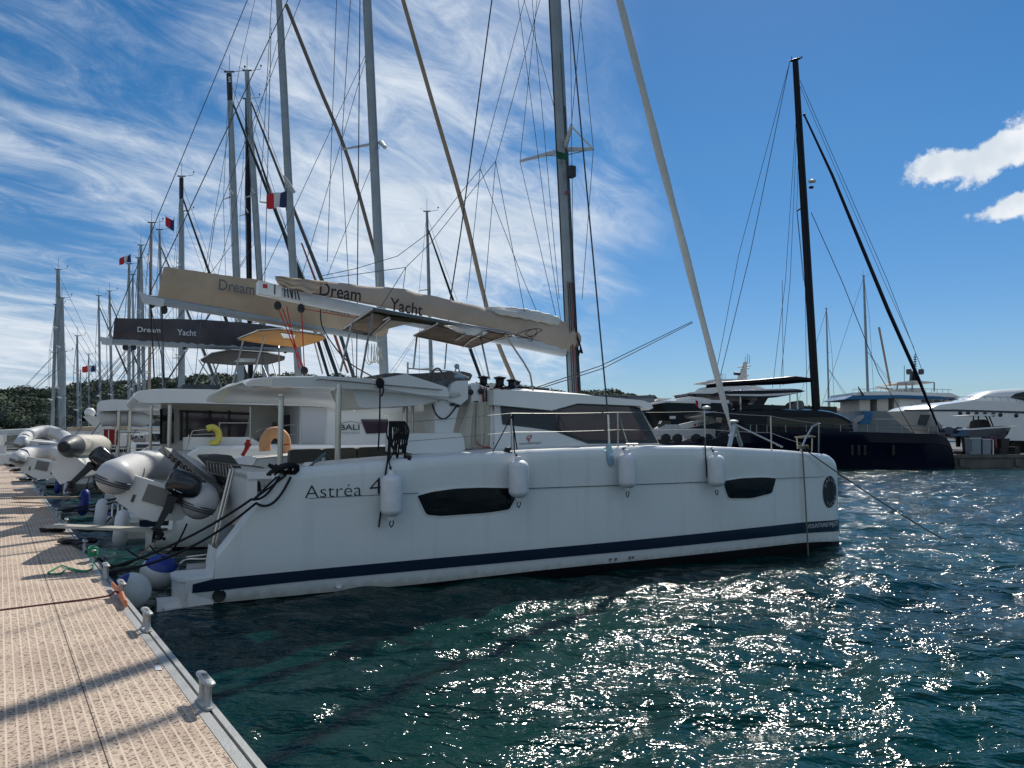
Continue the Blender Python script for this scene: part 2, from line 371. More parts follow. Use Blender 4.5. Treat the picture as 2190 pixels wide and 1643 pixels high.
# ============================================================ SETTING
rnd = random.Random(7)
# ---- water: one sheet out to the horizon, real waves near, ripples in the material
def water():
    rs = [1.2]
    while rs[-1] < 140: rs.append(rs[-1]*1.0085)
    while rs[-1] < 5000: rs.append(rs[-1]*1.18)
    th = list(np.linspace(-180, -44, 50, endpoint=False)) + list(np.linspace(-44, 44, 820)) + list(np.linspace(44, 180, 51)[1:-1])
    rr, tt = np.meshgrid(np.array(rs), np.radians(th), indexing='ij')
    x = rr*np.sin(tt); y = rr*np.cos(tt); z = np.zeros_like(x); g = np.random.RandomState(5)
    for i in range(54):
        lam = .30*(5.0/.30)**((i+.5)/54)*g.uniform(.92, 1.08); a = math.radians(g.normal(-62, 34)); k = 2*math.pi/lam
        kx, ky = math.cos(a)*k, math.sin(a)*k; s = (.046 if lam < 1.2 else .024)*g.uniform(.6, 1.3)
        fade = np.clip(1.6 - rr*.0085*2.6/lam, 0, 1)
        ph = kx*x+ky*y+g.uniform(0, 6.28)+.6*np.sin((kx*y-ky*x)*.31+g.uniform(0, 6))
        w = np.sin(ph); z += fade*s/k*(w + .25*np.cos(2*ph))
    grp = 1+.35*np.sin(x*.9+y*.35+1.5*np.sin(y*.5))*np.sin(y*.8-x*.2)
    z = z*grp - .05
    n, m = x.shape; co = np.stack([x, y, z], -1).reshape(-1, 3).astype(np.float32)
    i = np.arange(n-1)[:, None]; j = np.arange(m)[None, :]; j2 = (j+1) % m
    q = np.stack([i*m+j, i*m+j2, (i+1)*m+j2, (i+1)*m+j], -1).reshape(-1, 4)[:, ::-1]
    me = bpy.data.meshes.new('water'); me.vertices.add(len(co)); me.vertices.foreach_set('co', co.ravel())
    me.loops.add(q.size); me.loops.foreach_set('vertex_index', q.ravel().astype(np.int32))
    me.polygons.add(len(q)); me.polygons.foreach_set('loop_start', np.arange(0, q.size, 4, dtype=np.int32)); me.polygons.foreach_set('loop_total', np.full(len(q), 4, dtype=np.int32))
    me.update(calc_edges=True); me.polygons.foreach_set('use_smooth', [True]*len(q))
    m = bpy.data.materials.new('sea_water'); m.use_nodes = True; nt = NT(m.node_tree); b = m.node_tree.nodes['Principled BSDF']
    b.inputs['Roughness'].default_value = .115; b.inputs['IOR'].default_value = 1.33; b.inputs['Specular IOR Level'].default_value = .33
    t = nt.n('ShaderNodeTexCoord')
    nz = nt.n('ShaderNodeTexNoise'); nz.inputs['Scale'].default_value = .16; nz.inputs['Detail'].default_value = 3; nt.l(t.outputs['Object'], nz.inputs['Vector'])
    nt.l(nt.ramp(nz.outputs[0], [(.38, (.0009, .020, .020)), (.66, (.0013, .037, .030))]), b.inputs['Base Color'])
    mp = nt.n('ShaderNodeMapping'); mp.inputs['Rotation'].default_value = (0, 0, R(28)); mp.inputs['Scale'].default_value = (.62, 1.25, 1); nt.l(t.outputs['Object'], mp.inputs[0])
    def nzb(sc, det, dist, prev, st=1.0, rough=.6):
        q = nt.n('ShaderNodeTexNoise'); q.inputs['Scale'].default_value = sc; q.inputs['Detail'].default_value = det; q.inputs['Roughness'].default_value = rough; q.inputs['Distortion'].default_value = .4
        nt.l(mp.outputs[0], q.inputs['Vector']); bp = nt.n('ShaderNodeBump'); bp.inputs['Strength'].default_value = st; bp.inputs['Distance'].default_value = dist
        nt.l(q.outputs[0], bp.inputs['Height'])
        if prev: nt.l(prev, bp.inputs['Normal'])
        return bp.outputs[0]
    nn = nzb(.45, 2, .34, None); nn = nzb(1.3, 2, .22, nn); nn = nzb(5.0, 2, .058, nn); nn = nzb(19, 1.5, .017, nn); nt.l(nn, b.inputs['Normal'])
    me.materials.append(m); o = bpy.data.objects.new('water', me); COL.objects.link(o); o['kind'] = 'structure'
water()
# ---- pontoon
def deckmat():
    m = bpy.data.materials.new('perforated_beige_decking'); m.use_nodes = True; nt = NT(m.node_tree); b = m.node_tree.nodes['Principled BSDF']
    t = nt.n('ShaderNodeTexCoord'); sp = nt.n('ShaderNodeSeparateXYZ'); nt.l(t.outputs['Object'], sp.inputs[0]); a, c = sp.outputs[0], sp.outputs[1]
    fr = nt.math('FRACT', nt.math('DIVIDE', nt.math('ADD', c, -.117), .058))
    rib = nt.math('GREATER_THAN', nt.math('ABSOLUTE', nt.math('SUBTRACT', fr, .5)), .40)
    cb = nt.n('ShaderNodeCombineXYZ'); nt.l(nt.math('MULTIPLY', nt.math('ADD', a, nt.math('MULTIPLY', c, .25)), 60), cb.inputs[0]); nt.l(nt.math('MULTIPLY', c, 33), cb.inputs[1])
    n = nt.n('ShaderNodeTexNoise'); n.inputs['Scale'].default_value = 1; n.inputs['Detail'].default_value = 1.0; n.inputs['Distortion'].default_value = .9; nt.l(cb.outputs[0], n.inputs['Vector'])
    slot = nt.math('MULTIPLY', nt.smooth(n.outputs[0], .545, .60), nt.math('SUBTRACT', 1.0, rib))
    v = nt.n('ShaderNodeTexVoronoi'); v.inputs['Scale'].default_value = 1; v.inputs['Randomness'].default_value = .35
    cb2 = nt.n('ShaderNodeCombineXYZ'); nt.l(nt.math('MULTIPLY', a, 17.24), cb2.inputs[0]); nt.l(nt.math('MULTIPLY', nt.math('ADD', c, -.117), 17.24), cb2.inputs[1]); nt.l(cb2.outputs[0], v.inputs['Vector'])
    dot = nt.math('MULTIPLY', nt.math('LESS_THAN', v.outputs['Distance'], .15), nt.math('SUBTRACT', 1.0, rib))
    seam = nt.math('LESS_THAN', nt.math('ABSOLUTE', nt.math('SUBTRACT', nt.math('FRACT', nt.math('DIVIDE', nt.math('ADD', c, -.117), .551)), .992)), .0065)
    seam2 = nt.math('LESS_THAN', nt.math('FRACT', nt.math('DIVIDE', a, .551)), .009)
    st = nt.n('ShaderNodeTexNoise'); st.inputs['Scale'].default_value = 1.7; st.inputs['Detail'].default_value = 7; nt.l(t.outputs['Object'], st.inputs['Vector'])
    base = nt.ramp(st.outputs[0], [(.3, (.41, .305, .22)), (.5, (.52, .395, .29)), (.7, (.59, .46, .34))])
    gr = nt.n('ShaderNodeTexNoise'); gr.inputs['Scale'].default_value = .8; gr.inputs['Detail'].default_value = 8; gr.inputs['Roughness'].default_value = .7; nt.l(t.outputs['Object'], gr.inputs['Vector'])
    base = nt.mix(nt.math('MULTIPLY', nt.smooth(gr.outputs[0], .52, .68), .38), base, (.27, .21, .16))
    col = nt.mix(nt.math('MULTIPLY', rib, .45), base, (.68, .58, .46))
    col = nt.mix(nt.math('MULTIPLY', slot, .85), col, (.10, .065, .05)); col = nt.mix(nt.math('MULTIPLY', dot, .9), col, (.03, .022, .02))
    col = nt.mix(nt.math('MAXIMUM', seam, nt.math('MULTIPLY', seam2, .3)), col, (.03, .025, .02))
    nt.l(col, b.inputs['Base Color']); b.inputs['Roughness'].default_value = .75
    bp = nt.n('ShaderNodeBump'); bp.inputs['Strength'].default_value = .5; bp.inputs['Distance'].default_value = .006
    nt.l(nt.math('SUBTRACT', 1.0, nt.math('MAXIMUM', slot, dot)), bp.inputs['Height']); nt.l(bp.outputs[0], b.inputs['Normal'])
    return m
DECK = deckmat()
ZD = .45
def dock_obj(name, mb, m):
    o = mkobj(name, mb, m, Vec((0, 0, 0))); o.location = D.o; o.rotation_euler = (0, 0, R(D.deg)); o['kind'] = 'structure'; return o
A0, A1 = -9, 118
mb = MB(); mb.box((A0, .119, ZD-.05), (A1, 3.4, ZD+.004)); dock_obj('pontoon_deck', mb, DECK)
mb = MB(); mb.box((A0, 0, ZD-.10), (A1, .040, ZD+.012)); mb.box((A0, .040, ZD-.10), (A1, .056, ZD-.03)); mb.box((A0, .056, ZD-.10), (A1, .117, ZD+.008)); dock_obj('pontoon_edge_rail', mb, mat('galvanised_edge_profile', (.40, .40, .38), .5, .3, var=.25, vs=5, bump=.2, bs=40))
mb = MB(); mb.box((A0, .02, -.5), (A1, 3.5, ZD-.101)); dock_obj('pontoon_float', mb, mat('weathered_float_concrete', (.13, .13, .12), .9, var=.4, vs=1.5, bump=.3, bs=10))
# ---- cleats on the pontoon edge
def cleat_parts(T):
    b = MB(); b.prism(chaikin([(-.13, -.035, 0), (.13, -.035, 0), (.13, .035, 0), (-.13, .035, 0)], 2), (0, 0, .018)); T.part(b, 'base', CASTA)
    for s in (-1, 1):
        p = MB(); p.loft([[Vec((s*.070+math.cos(t)*rx, math.sin(t)*ry, z)) for t in [k*math.pi/6 for k in range(12)]] for rx, ry, z in ((.036, .030, .019), (.024, .022, .045), (.020, .019, .10), (.026, .021, .145), (.036, .023, .170))]); T.part(p, 'post', CASTA)
    h = MB(); h.loft([[Vec((x, math.cos(t)*w, .190+math.sin(t)*hh+abs(x)*.05)) for t in [k*math.pi/6 for k in range(12)]] for x, w, hh in ((-.150, .008, .006), (-.142, .024, .014), (-.11, .032, .022), (0, .034, .026), (.11, .032, .022), (.142, .024, .014), (.150, .008, .006))])
    h = T.part(h, 'horn', CASTA)
    r = MB(); r.box((-.055, -.012, .2155), (.055, .012, .2175)); T.part(r, 'maker_plate', mat('worn_grey_plate', (.12, .12, .115), .6), h)
CL = [(454, 1507, 'bare cast cleat nearest the camera on the pontoon edge'), (322, 1348, 'bare cast cleat in front of the orange chafe sleeve'),
      (262, 1280, 'cleat with an orange chafe sleeve lying over it'), (236, 1237, 'cleat beside the white and blue ball buoys with black mooring ropes'), (210, 1201, 'cleat wrapped in green rope'), (193, 1180, 'cleat with black rope bight just past the green rope'),
      (149, 1129, 'cleat where the pale gangway plank crosses the pontoon edge'), (134, 1112, 'cleat just beyond the pale gangway plank'), (128, 1104, 'cleat holding three black lines from the second catamaran'),
      (96, 1066, 'cleat by the thin brown plank'), (88, 1056, 'cleat just past the thin brown plank'), (70, 1037, 'cleat beside the white rag'), (48, 1013, 'small distant cleat in the tangle of black ropes'), (34, 998, 'farthest visible cleat on the pontoon')]
CLP = []
for i, (px, py, l) in enumerate(CL):
    g = D.Z(px, py, ZD); a = g.x; CLP.append(a)
    T = Thing('mooring_cleat', l, 'cleat', D, (0, 0, 0), 'mooring cleats along the pontoon edge')
    cleat_parts(T); T.o.location = D.world((a, .05, ZD+.0125))
    T.o.scale = (1.15, 1.05, .80)
# ---- hills and woods
def ridge(name, tab, d0, d1, d2, col):
    mb = MB(); xs = [tab[0][0]+(tab[-1][0]-tab[0][0])*i/90 for i in range(91)]
    rings = []
    for k, x in enumerate(xs):
        y = lerp(tab, x); q = at(x, y, d1); n = noise.noise(Vec((x*.01, 3, 1)))*2
        base = at(x, 942, 1.0)-Vec((0, 0, H)); dr = Vec((base.x, base.y, 0))
        rings.append([dr*d0+Vec((0, 0, -2)), dr*d0+Vec((0, 0, .6)), dr*(d0+(d1-d0)*.5)+Vec((0, 0, q.z*.45+n)), dr*d1+Vec((0, 0, q.z*.93)), dr*d2+Vec((0, 0, q.z*.5)), dr*(d2+60)+Vec((0, 0, -2))])
    mb.loft(rings, closed=False, cap=False); struct(name, mb, col)
    return xs
HILLM = mat('scrub_hillside', (.014, .022, .010), .95, var=.4, vs=.08)
FOL = mat('pine_foliage', (.045, .066, .032), .9, var=.75, vs=.13, twos=(.014, .024, .014))
TL = [(-900, 800), (-200, 815), (0, 838), (60, 834), (110, 829), (160, 827), (240, 818), (330, 812), (440, 806), (540, 803), (640, 806), (760, 812), (900, 822), (1120, 835), (1230, 850), (1270, 842), (1310, 842), (1350, 850), (1400, 852), (1420, 870)]
ridge('hill', TL, 175, 260, 380, HILLM)
TR = [(1300, 868), (1400, 862), (1450, 858), (1500, 858), (1560, 864), (1680, 872), (1740, 874), (1790, 874), (1830, 880), (1860, 892), (1950, 905), (2400, 900)]
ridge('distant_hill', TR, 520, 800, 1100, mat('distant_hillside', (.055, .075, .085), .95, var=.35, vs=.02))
def crown(mb, c, r, n, sz, rg):
    for _ in range(n):
        d = Vec((rg.gauss(0, 1), rg.gauss(0, 1), rg.gauss(0, 1))).normalized(); d.z = abs(d.z)*1.0-.25
        p = c+Vec((d.x*r, d.y*r, d.z*r*.62))*rg.uniform(.72, 1.04)
        a = Vec((rg.gauss(0, 1), rg.gauss(0, 1), rg.gauss(0, .5))).normalized(); b = a.cross(d).normalized(); s = sz*rg.uniform(.6, 1.4)
        k = len(mb.v); mb.v += [p-a*s-b*s*.6, p+a*s-b*s*.7, p+a*s*.8+b*s*.7, p-a*s*.9+b*s*.6]; mb.f.append((k, k+1, k+2, k+3)); mb.m.append(0)
def wood(name, tab, d0, d1, n, rr, label, m, lf=190, sz=.36):
    mb = MB(); rg = random.Random(3)
    for _ in range(n):
        x = rg.uniform(tab[0][0], tab[-1][0]); f = rg.random()**.7; y = lerp(tab, x); top = at(x, y, d1).z
        d = d0+(d1-d0)*f; z = .6+(top*.96-.6)*(f**.9); r = rg.uniform(*rr); base = at(x, 942, 1)-Vec((0, 0, H))
        c = Vec((base.x*d, base.y*d, z+r*.1)); mb.ell(c-Vec((0, 0, r*.1)), (r*.72, r*.72, r*.45), 9, 6); crown(mb, c, r, lf, sz, rg)
    o = mkobj(name, mb, m, Vec(), 0, False); o['kind'] = 'stuff'; o['label'] = label
wood('pine_wood', TL, 178, 266, 1050, (2.4, 5.2), 'dark green pine wood covering the low hill behind the marina', FOL)
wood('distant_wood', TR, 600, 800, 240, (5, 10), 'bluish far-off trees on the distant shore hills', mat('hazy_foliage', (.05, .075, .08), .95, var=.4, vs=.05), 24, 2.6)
# ---- quay at the right and shore behind
QF = Frame(ground(2050, 1000), -2.0)
def q_z(px, py, z): return QF.Z(px, py, z)
mb = MB(); mb.box((-46, 0, -1.5), (70, .9, .86)); mb.box((-46, -.12, .70), (70, 0, .93)); 
for k in range(-44, 70, 4): mb.box((k, -.2, .1), (k+.35, -.121, .62))
struct('quay_wall', mb, CONC); QO = bpy.data.objects['quay_wall']; QO.location = QF.o; QO.rotation_euler = (0, 0, R(QF.deg))
mb = MB(); mb.box((-46, .901, -1.5), (260, 125, .90)); o = struct('quay_ground', mb, mat('quay_tarmac', (.07, .07, .065), .9, var=.3, vs=.4)); o.location = QF.o; o.rotation_euler = (0, 0, R(QF.deg))
# shoreline strip behind the left berths
mb = MB(); mb.prism([(-260, 150, -1), (60, 150, -1), (60, 200, -1), (-260, 200, -1)], (0, 0, 1.9)); struct('shore', mb, CONC)
# ============================================================ OUR CATAMARAN
VO = [(-.4, .12), (0, 0), (1, -.06), (3, -.16), (5, -.24), (7, -.28), (9, -.25), (10.5, -.20), (11.4, -.15), (12.0, -.09), (12.25, -.01), (12.38, .10), (12.45, .26)]
VI = [(-.4, .78), (0.3, .84), (.8, 1.15), (1.4, 1.42), (3, 1.58), (7, 1.5), (9, 1.40), (10.5, 1.15), (11.4, .84), (12.0, .56), (12.25, .44), (12.38, .37), (12.45, .30)]
def vo(u): return slerp(VO, u)
def HMv(px, py, off=0.0, vf=vo):
    v = 0.0
    for _ in range(24):
        p = M.V(px, py, v-off); v = .5*v+.5*vf(min(max(p.x, -.4), 12.4))
    return M.V(px, py, v-off)
def curve_px(pts, off=0.0): return [HMv(x, y, off) for x, y in pts]
SH = [(p.x, p.z) for p in curve_px([(404, 1243), (455, 1232)])]
SH = [(-.4, .35), (0.02, .355), (.30, .37), (.345, .70), (1.12, 1.69), (1.4, 1.76)] + [(p.x, p.z) for p in curve_px([(830, 985), (1085, 965), (1380, 955), (1560, 957), (1700, 965)])] + [(11.95, 1.80), (12.2, 1.70), (12.33, 1.52), (12.40, 1.30), (12.44, .5)]
def zs(u): return lerp(SH, u)
CH = [(p.x, p.z) for p in curve_px([(650, 1067), (830, 1058), (1100, 1046), (1380, 1036), (1560, 1029), (1700, 1022), (1740, 1021)])]
def zc(u): return lerp(CH, u)
ST = [(p.x, p.z) for p in curve_px([(410, 1243), (620, 1223), (900, 1197), (1200, 1170), (1500, 1141), (1720, 1117), (1796, 1109)])]
SB = [(p.x, p.z) for p in curve_px([(410, 1270), (620, 1247), (900, 1221), (1200, 1193), (1500, 1164), (1720, 1141), (1800, 1133)])]
BT = [(p.x, p.z) for p in curve_px([(404, 1298), (620, 1277), (900, 1252), (1200, 1217), (1500, 1187), (1720, 1162), (1800, 1155)])]
def zb(u): return min(lerp(BT, u), zs(u)-.05)
def vout(u, z):          # outer topside: chine step, slight tuck under the stripe
    w = vo(u); t = zs(u); s = (1-min(1, max(0, (u-11.6)/.8)))
    k = 0.0
    if z < zc(u): k = .016*min(1, max(0, (u-1.45)/.05), max(0, (12-u)/.1))
    if z < .55: k += .10*((.55-z)/.6)**1.6*s
    if z > t-.09 and t > .5: k += .06*((z-(t-.09))/.09)**2
    return w+k
def hull_rings(u, zlo_f, top=True, mirror=False, K=None):
    w, wi = vo(u), slerp(VI, u); t = zs(u); lo = zlo_f(u); pts = []
    zl = sorted({t, t-.02, t-.05, t-.09, max(lo+.01, min(t-.1, zc(u)+.006)), max(lo+.005, min(t-.11, zc(u)-.006)), *[lo+(min(t-.12, 1.3)-lo)*k/6 for k in range(7)]}, reverse=True)
    return w, wi, t, lo, zl
STN = [-.02, .0, .04, .15, .29, .30, .345, .36, .5, .7, .9, 1.12, 1.2, 1.3, 1.4, 1.45, 1.5, 1.6, 1.8, 2, 2.5, 3, 3.5, 4, 5, 6, 7, 8, 9, 9.7, 10.3, 10.8, 11.2, 11.35, 11.5, 11.6, 11.7, 11.8, 11.87, 11.94, 12.0, 12.06, 12.12, 12.17, 12.22, 12.27, 12.31, 12.35, 12.39, 12.42, 12.445]
def half(mir):
    f = (lambda v: 7.0-v) if mir else (lambda v: v)
    up = MB(); bot = MB(); dk = MB(); NZ = 15
    def ring(u):
        t = zs(u); lo = zb(u); L = []
        cz = min(zc(u), lo+(t-lo)*.66)
        fr = [0, .02/(t-lo+.02), .05/(t-lo+.05), .09/(t-lo+.09)] if t-lo > .3 else [0, .1, .2, .3]
        zz_ = [t-(t-lo)*a for a in fr]
        t2 = zz_[-1]; rest = [t2+(cz-t2)*.15, t2+(cz-t2)*.6, cz+min(.006, .1*(t2-cz)), cz-min(.006, .1*(t2-cz))]
        z4 = rest[-1]
        rest += [(z4+.58)/2, .58, .50, .42, .34, .26, .18, lo] if z4 > .64 and lo < .16 else [z4+(lo-z4)*a for a in (.15, .3, .45, .6, .7, .8, .9, 1.0)]
        lastr = [max(lo, q) for q in rest]; rest = lastr
        zz_ += rest
        outer = [Vec((u, f(vout(u, z)), z)) for z in zz_]
        ti = t if u > 1.75 or u < .35 else .36+(t-.36)*(.55+.45*max(0, (u-1.5)/.25)); wi = slerp(VI, u); inner = [Vec((u, f(wi-.03*(k == 3)), lo+(ti-lo)*a)) for k, a in enumerate((0, .3, .7, .98, 1))]
        return outer, inner, lo, t
    R_ = [ring(u) for u in STN]
    up.loft([o for o, i, l, t in R_], closed=False); up.loft([i for o, i, l, t in R_], closed=False)
    up.add([p for p in R_[0][0]+R_[0][1]], [list(range(len(R_[0][0]+R_[0][1])))])
    bot.loft([[o[-1], Vec((u, f(vout(u, -.1)+.12*(u < 12)), -.12)), Vec((u, f((vo(u)+slerp(VI, u))/2), -.55)), Vec((u, f(slerp(VI, u)-.1), -.12)), i[0]] for (o, i, l, t), u in zip(R_, STN)], closed=False)
    dk.loft([[o[0], Vec((u, o[0].lerp(i[-1], .10).y, o[0].z+(.012 if u > 1.75 or u < .35 else .0))), o[0].lerp(i[-1], .18 if .35 <= u <= 1.75 else .5).lerp(Vec((u, o[0].lerp(i[-1], .18).y, i[-1].z)), 1 if .35 <= u <= 1.75 else 0)+Vec((0, 0, .03 if u > 1.75 else .0)), i[-1]] for (o, i, l, t), u in zip(R_, STN)], closed=False)
    return up, bot, dk
CT = Thing('catamaran', 'large white catamaran in the foreground with a dark stripe and dark hull windows', 'catamaran', M)
for mir in (False, True):
    a, b, c = half(mir)
    h = CT.part(a, 'hull', GELH, smooth=25); CT.part(b, 'antifouling', ANTIF, h); CT.part(c, 'deck', GEL2)
    if not mir: HULL = h
# swim platform aft corner
mb = MB(); pl = [HMv(404, 1243)] + [M.Z(x, y, .36) for x, y in ((398, 1236), (386, 1222), (379, 1209), (378, 1203))]; far = M.Z(378, 1200, .36)
pp = [Vec((.30, .02, .36)), Vec((-.0, .02, .36)), Vec((-.09, .10, .36)), Vec((-.17, .35, .36)), Vec((-.16, .60, .36)), Vec((-.08, .76, .36)), Vec((.3, .83, .36))]
mb.prism([p+Vec((0, 0, .012)) for p in pp], (0, 0, -.045)); mb.prism([p*1+Vec((.02, .02*(p.y < .5), -.035)) for p in pp], (0, 0, -.5)); CT.part(mb, 'swim_platform', GEL2)
mb = MB(); mb.prism([Vec((p.x, 7-p.y, p.z)) for p in pp], (0, 0, -.045)); mb.prism([Vec((p.x+.02, 7-p.y, p.z-.05)) for p in pp], (0, 0, -.5)); CT.part(mb, 'swim_platform', GEL2)
mb = MB(); mb.box((-.34, .12, -.15), (-.06, .40, .10)); mb.box((-.26, .04, -.15), (-.05, .115, .02)); CT.part(mb, 'rudder_step', GEL2)
# stern steps (starboard and port)
for m_ in (0, 1):
    mb = MB()
    for k in range(4):
        y0, y1 = (.3, .80); y0, y1 = (7-y1, 7-y0) if m_ else (y0, y1)
        mb.box((.45+k*.26, y0, .3), (.8+k*.26+.1, y1, .50+k*.20))
    CT.part(mb, 'stern_steps', GEL2)
# stripe
def strip(f0, f1, us, off, mir=False):
    mb = MB(); g = (lambda v: 7-v) if mir else (lambda v: v)
    rings = []
    for u in us:
        a, b = f0(u), f1(u); rings.append([Vec((u, g(vout(u, b+(a-b)*k/4)-off), b+(a-b)*k/4)) for k in range(5)])
    return mb.loft(rings, closed=False, cap=False)
US = [.06, .3, .36, .5, .7, .9, 1.12, 1.2, 1.3, 1.4, 1.45, 1.5, 1.6, 1.8] + [2+i*.5 for i in range(19)] + [11.2, 11.35, 11.5, 11.6, 11.7, 11.8, 11.87, 11.94, 12.0, 12.06, 12.12, 12.17, 12.22, 12.27, 12.31, 12.35, 12.39, 12.41]
for mir in (0, 1): CT.part(strip(lambda u: lerp(ST, u)-(.05*max(0, (.15-u)/.1) if u < .15 else 0), lambda u: lerp(SB, u), US, .011, mir), 'stripe', NAVY, smooth=60)
for mir in (0, 1): CT.part(strip(lambda u: zc(u)+.007, lambda u: zc(u)-.007, [1.5+i*.25 for i in range(42)], .003, mir), 'groove_shade_line', mat('groove_shade_grey', (.10, .12, .125), .6), HULL, smooth=60)  # dark strip painting the chine groove's shade line onto the hull side
# hull windows
def hullpoly(px, off, th=.02, it=2, k=.09):
    p = chaikin([HMv(x, y) for x, y in px], it, k); return [Vec((q.x, vout(q.x, q.z)-off, q.z)) for q in p]
for w in ([(891, 1057), (973, 1045), (1030, 1043), (1092, 1044), (1103, 1064), (1089, 1090), (1041, 1097), (943, 1104), (912, 1101)], [(1546, 1029), (1585, 1023), (1631, 1021), (1660, 1023), (1651, 1055), (1607, 1066), (1558, 1066)]):
    cxp = sum(p[0] for p in w)/len(w); cyp = sum(p[1] for p in w)/len(w)
    big = [(cxp+(x-cxp)*1.03, cyp+(y-cyp)*1.09) for x, y in w]
    fr = CT.part(MB().prism(hullpoly(big, .012), (0, .05, 0)), 'window_frame', GEL2, HULL)
    g = CT.part(MB().prism(hullpoly(w, .018), (0, .02, 0)), 'window_pane', GLASS, HULL)
# through hulls, outlets
for px, py, r, m_ in ((470, 1275, .085, BLACKM), (727, 1254, .045, GEL2), (1310, 1198, .028, STEEL), (1322, 1197, .028, STEEL), (1352, 1194, .028, STEEL), (1359, 1193, .022, STEEL)):
    q = HMv(px, py); c = Vec((q.x, vout(q.x, q.z)-.004, q.z))
    CT.part(MB().lathe([(r, .05), (r, -.006), (r*.9, -.012), (r*.8, -.009), (.001, -.009)], c, (0, 1, 0), 18), 'hull_outlet', [m_], HULL)
# lettering on the hull
def hq(bl, br, tr, tl, off=.006):
    B = [HMv(*p) for p in (bl, br, tr, tl)]; f = quad(*B)
    def g(x, y): p = f(x, y); return Vec((p.x, vout(p.x, p.z)-off, p.z))
    return g
CT.part(textmb('Astr\u00e9a', hq((652, 1066), (773, 1060), (773, 1033), (652, 1039)), -.012), 'name_lettering', INK, HULL)
CT.part(textmb('42', hq((790, 1058), (846, 1054), (846, 1019), (790, 1023)), -.012), 'name_lettering', INK, HULL)
CT.part(textmb('FOUNTAINE PAJOT', hq((1729, 1134), (1791, 1126.5), (1791, 1114), (1729, 1121.5), .016), .008, .25), 'maker_lettering', INKW, HULL)
# round charter badge near the bow
bc = HMv(1774, 1052); R1, R2 = None, None
bg_ = MB(); rg_ = []
for rr_ in (.02, .25, .5, .75, 1.0): rg_.append([HMv(1774+13.5*rr_*math.cos(t), 1052-34*rr_*math.sin(t)) for t in [k*math.pi/16 for k in range(32)]])
rg_ = [[Vec((p.x, vout(p.x, p.z)-.016, p.z)) for p in r] for r in rg_]
CT.part(bg_.loft(rg_, cap=False).add(rg_[0], [list(range(32))]), 'badge', mat('badge_ink', (.006, .010, .016), .55), HULL, smooth=60)
bl = MB()
def badge_char(ch, ang, rr=.80):
    ox, oy = math.cos(ang), math.sin(ang)
    def g(x, y):
        t = rr+(y-.5)*.22; s_ = (x-.5)*.17; tx, ty = oy, -ox     # clockwise tangent
        if ang < 0: t = rr-(y-.5)*.22; tx, ty = -oy, ox
        X_, Y_ = ox*t+tx*s_, oy*t+ty*s_
        p = HMv(1774+13.5*X_, 1052-34*Y_); return Vec((p.x, vout(p.x, p.z)-.026, p.z))
    textmb(ch, g, 0.0, mb=bl)
for i, ch in enumerate('DREAM'): badge_char(ch, R(150-i*26))
for i, ch in enumerate('YACHT'): badge_char(ch, R(-118+i*24))
CT.part(bl, 'badge_lettering', INKW, HULL)
# ---- bridgedeck, cockpit, foredeck beam
mb = MB(); mb.box((.95, 1.5, .75), (1.1, 5.5, 1.62)); mb.box((1.1, 1.45, .75), (9.4, 5.55, 1.2)); mb.box((4.6, 1.45, 1.2), (9.2, 5.55, 1.93)); mb.box((.95, 1.45, 1.55), (1.5, 5.55, 1.66)); CT.part(mb, 'bridge_deck', GEL2)
mb = MB(); mb.tube([(12.0, .8, 1.72), (12.0, 3.5, 1.78), (12.0, 6.2, 1.72)], .09, 12); CT.part(mb, 'cross_beam', ALUW)
mb = MB(); mb.grid(lambda x, y: Vec((9.2+2.75*x, 1.4+4.2*y, 1.80-.10*math.sin(math.pi*x)*math.sin(math.pi*y))), 10, 10); mb.grid(lambda x, y: Vec((9.2+2.75*x, 1.4+4.2*y, 1.78-.10*math.sin(math.pi*x)*math.sin(math.pi*y))), 10, 10); CT.part(mb, 'trampoline', mat('trampoline_net', (.05, .05, .05), .9))
# ---- cabin
def Vp(pts, v): return [M.V(x, y, v) for x, y in pts]
VC = .80
cw = Vp([(1058, 962), (1058, 866), (1180, 878), (1236, 864), (1366, 868), (1410, 950)], VC)
def mirror7(p): return Vec((p.x, 7-p.y, p.z))
cwl = [Vec((p.x, p.y, p.z)) for p in cw]
mb = MB(); inn = [Vec((p.x, 1.05 if p.z > 2.2 else .8, p.z)) for p in cw]
mb.loft([cw, [mirror7(p) for p in cw]]); CABIN = CT.part(mb, 'cabin', GEL, smooth=25)
def panel(pts, v, th=.02, name='window', m_=GLASS, parent=None, it=0, mirror=True, k=.1):
    p = Vp(pts, v); p = chaikin(p, it, k) if it else p
    o = CT.part(MB().prism(p, (0, th, 0)), name, m_, parent or CABIN)
    if mirror: CT.part(MB().prism([mirror7(q) for q in p], (0, -th, 0)), name, m_, parent or CABIN)
    return o
panel([(1070, 865), (1125, 871), (1181, 879), (1234, 864), (1366, 868.5), (1408, 948), (1258, 949), (1220, 935), (1186, 922), (1130, 914), (1075, 908)], VC-.012, .014, 'window_surround', DARKP)
panel([(1187, 880), (1236, 867), (1345, 871), (1384, 941), (1250, 941), (1191, 915)], VC-.017, .012, 'window_pane', TINT)
# front windscreen
f0, f1 = M.V(1364, 870, VC), M.V(1408, 948, VC)
mb = MB()
for k in range(4):
    y0 = .95+k*1.30; y1 = y0+1.22
    mb.prism([Vec((f0.x+.03+.004, y0, f0.z-.03)), Vec((f0.x+.03, y1, f0.z-.03)), Vec((f1.x+.02, y1, f1.z+.06)), Vec((f1.x+.02, y0, f1.z+.06))], (.02, 0, 0))
CT.part(mb, 'windscreen', GLASS, CABIN)
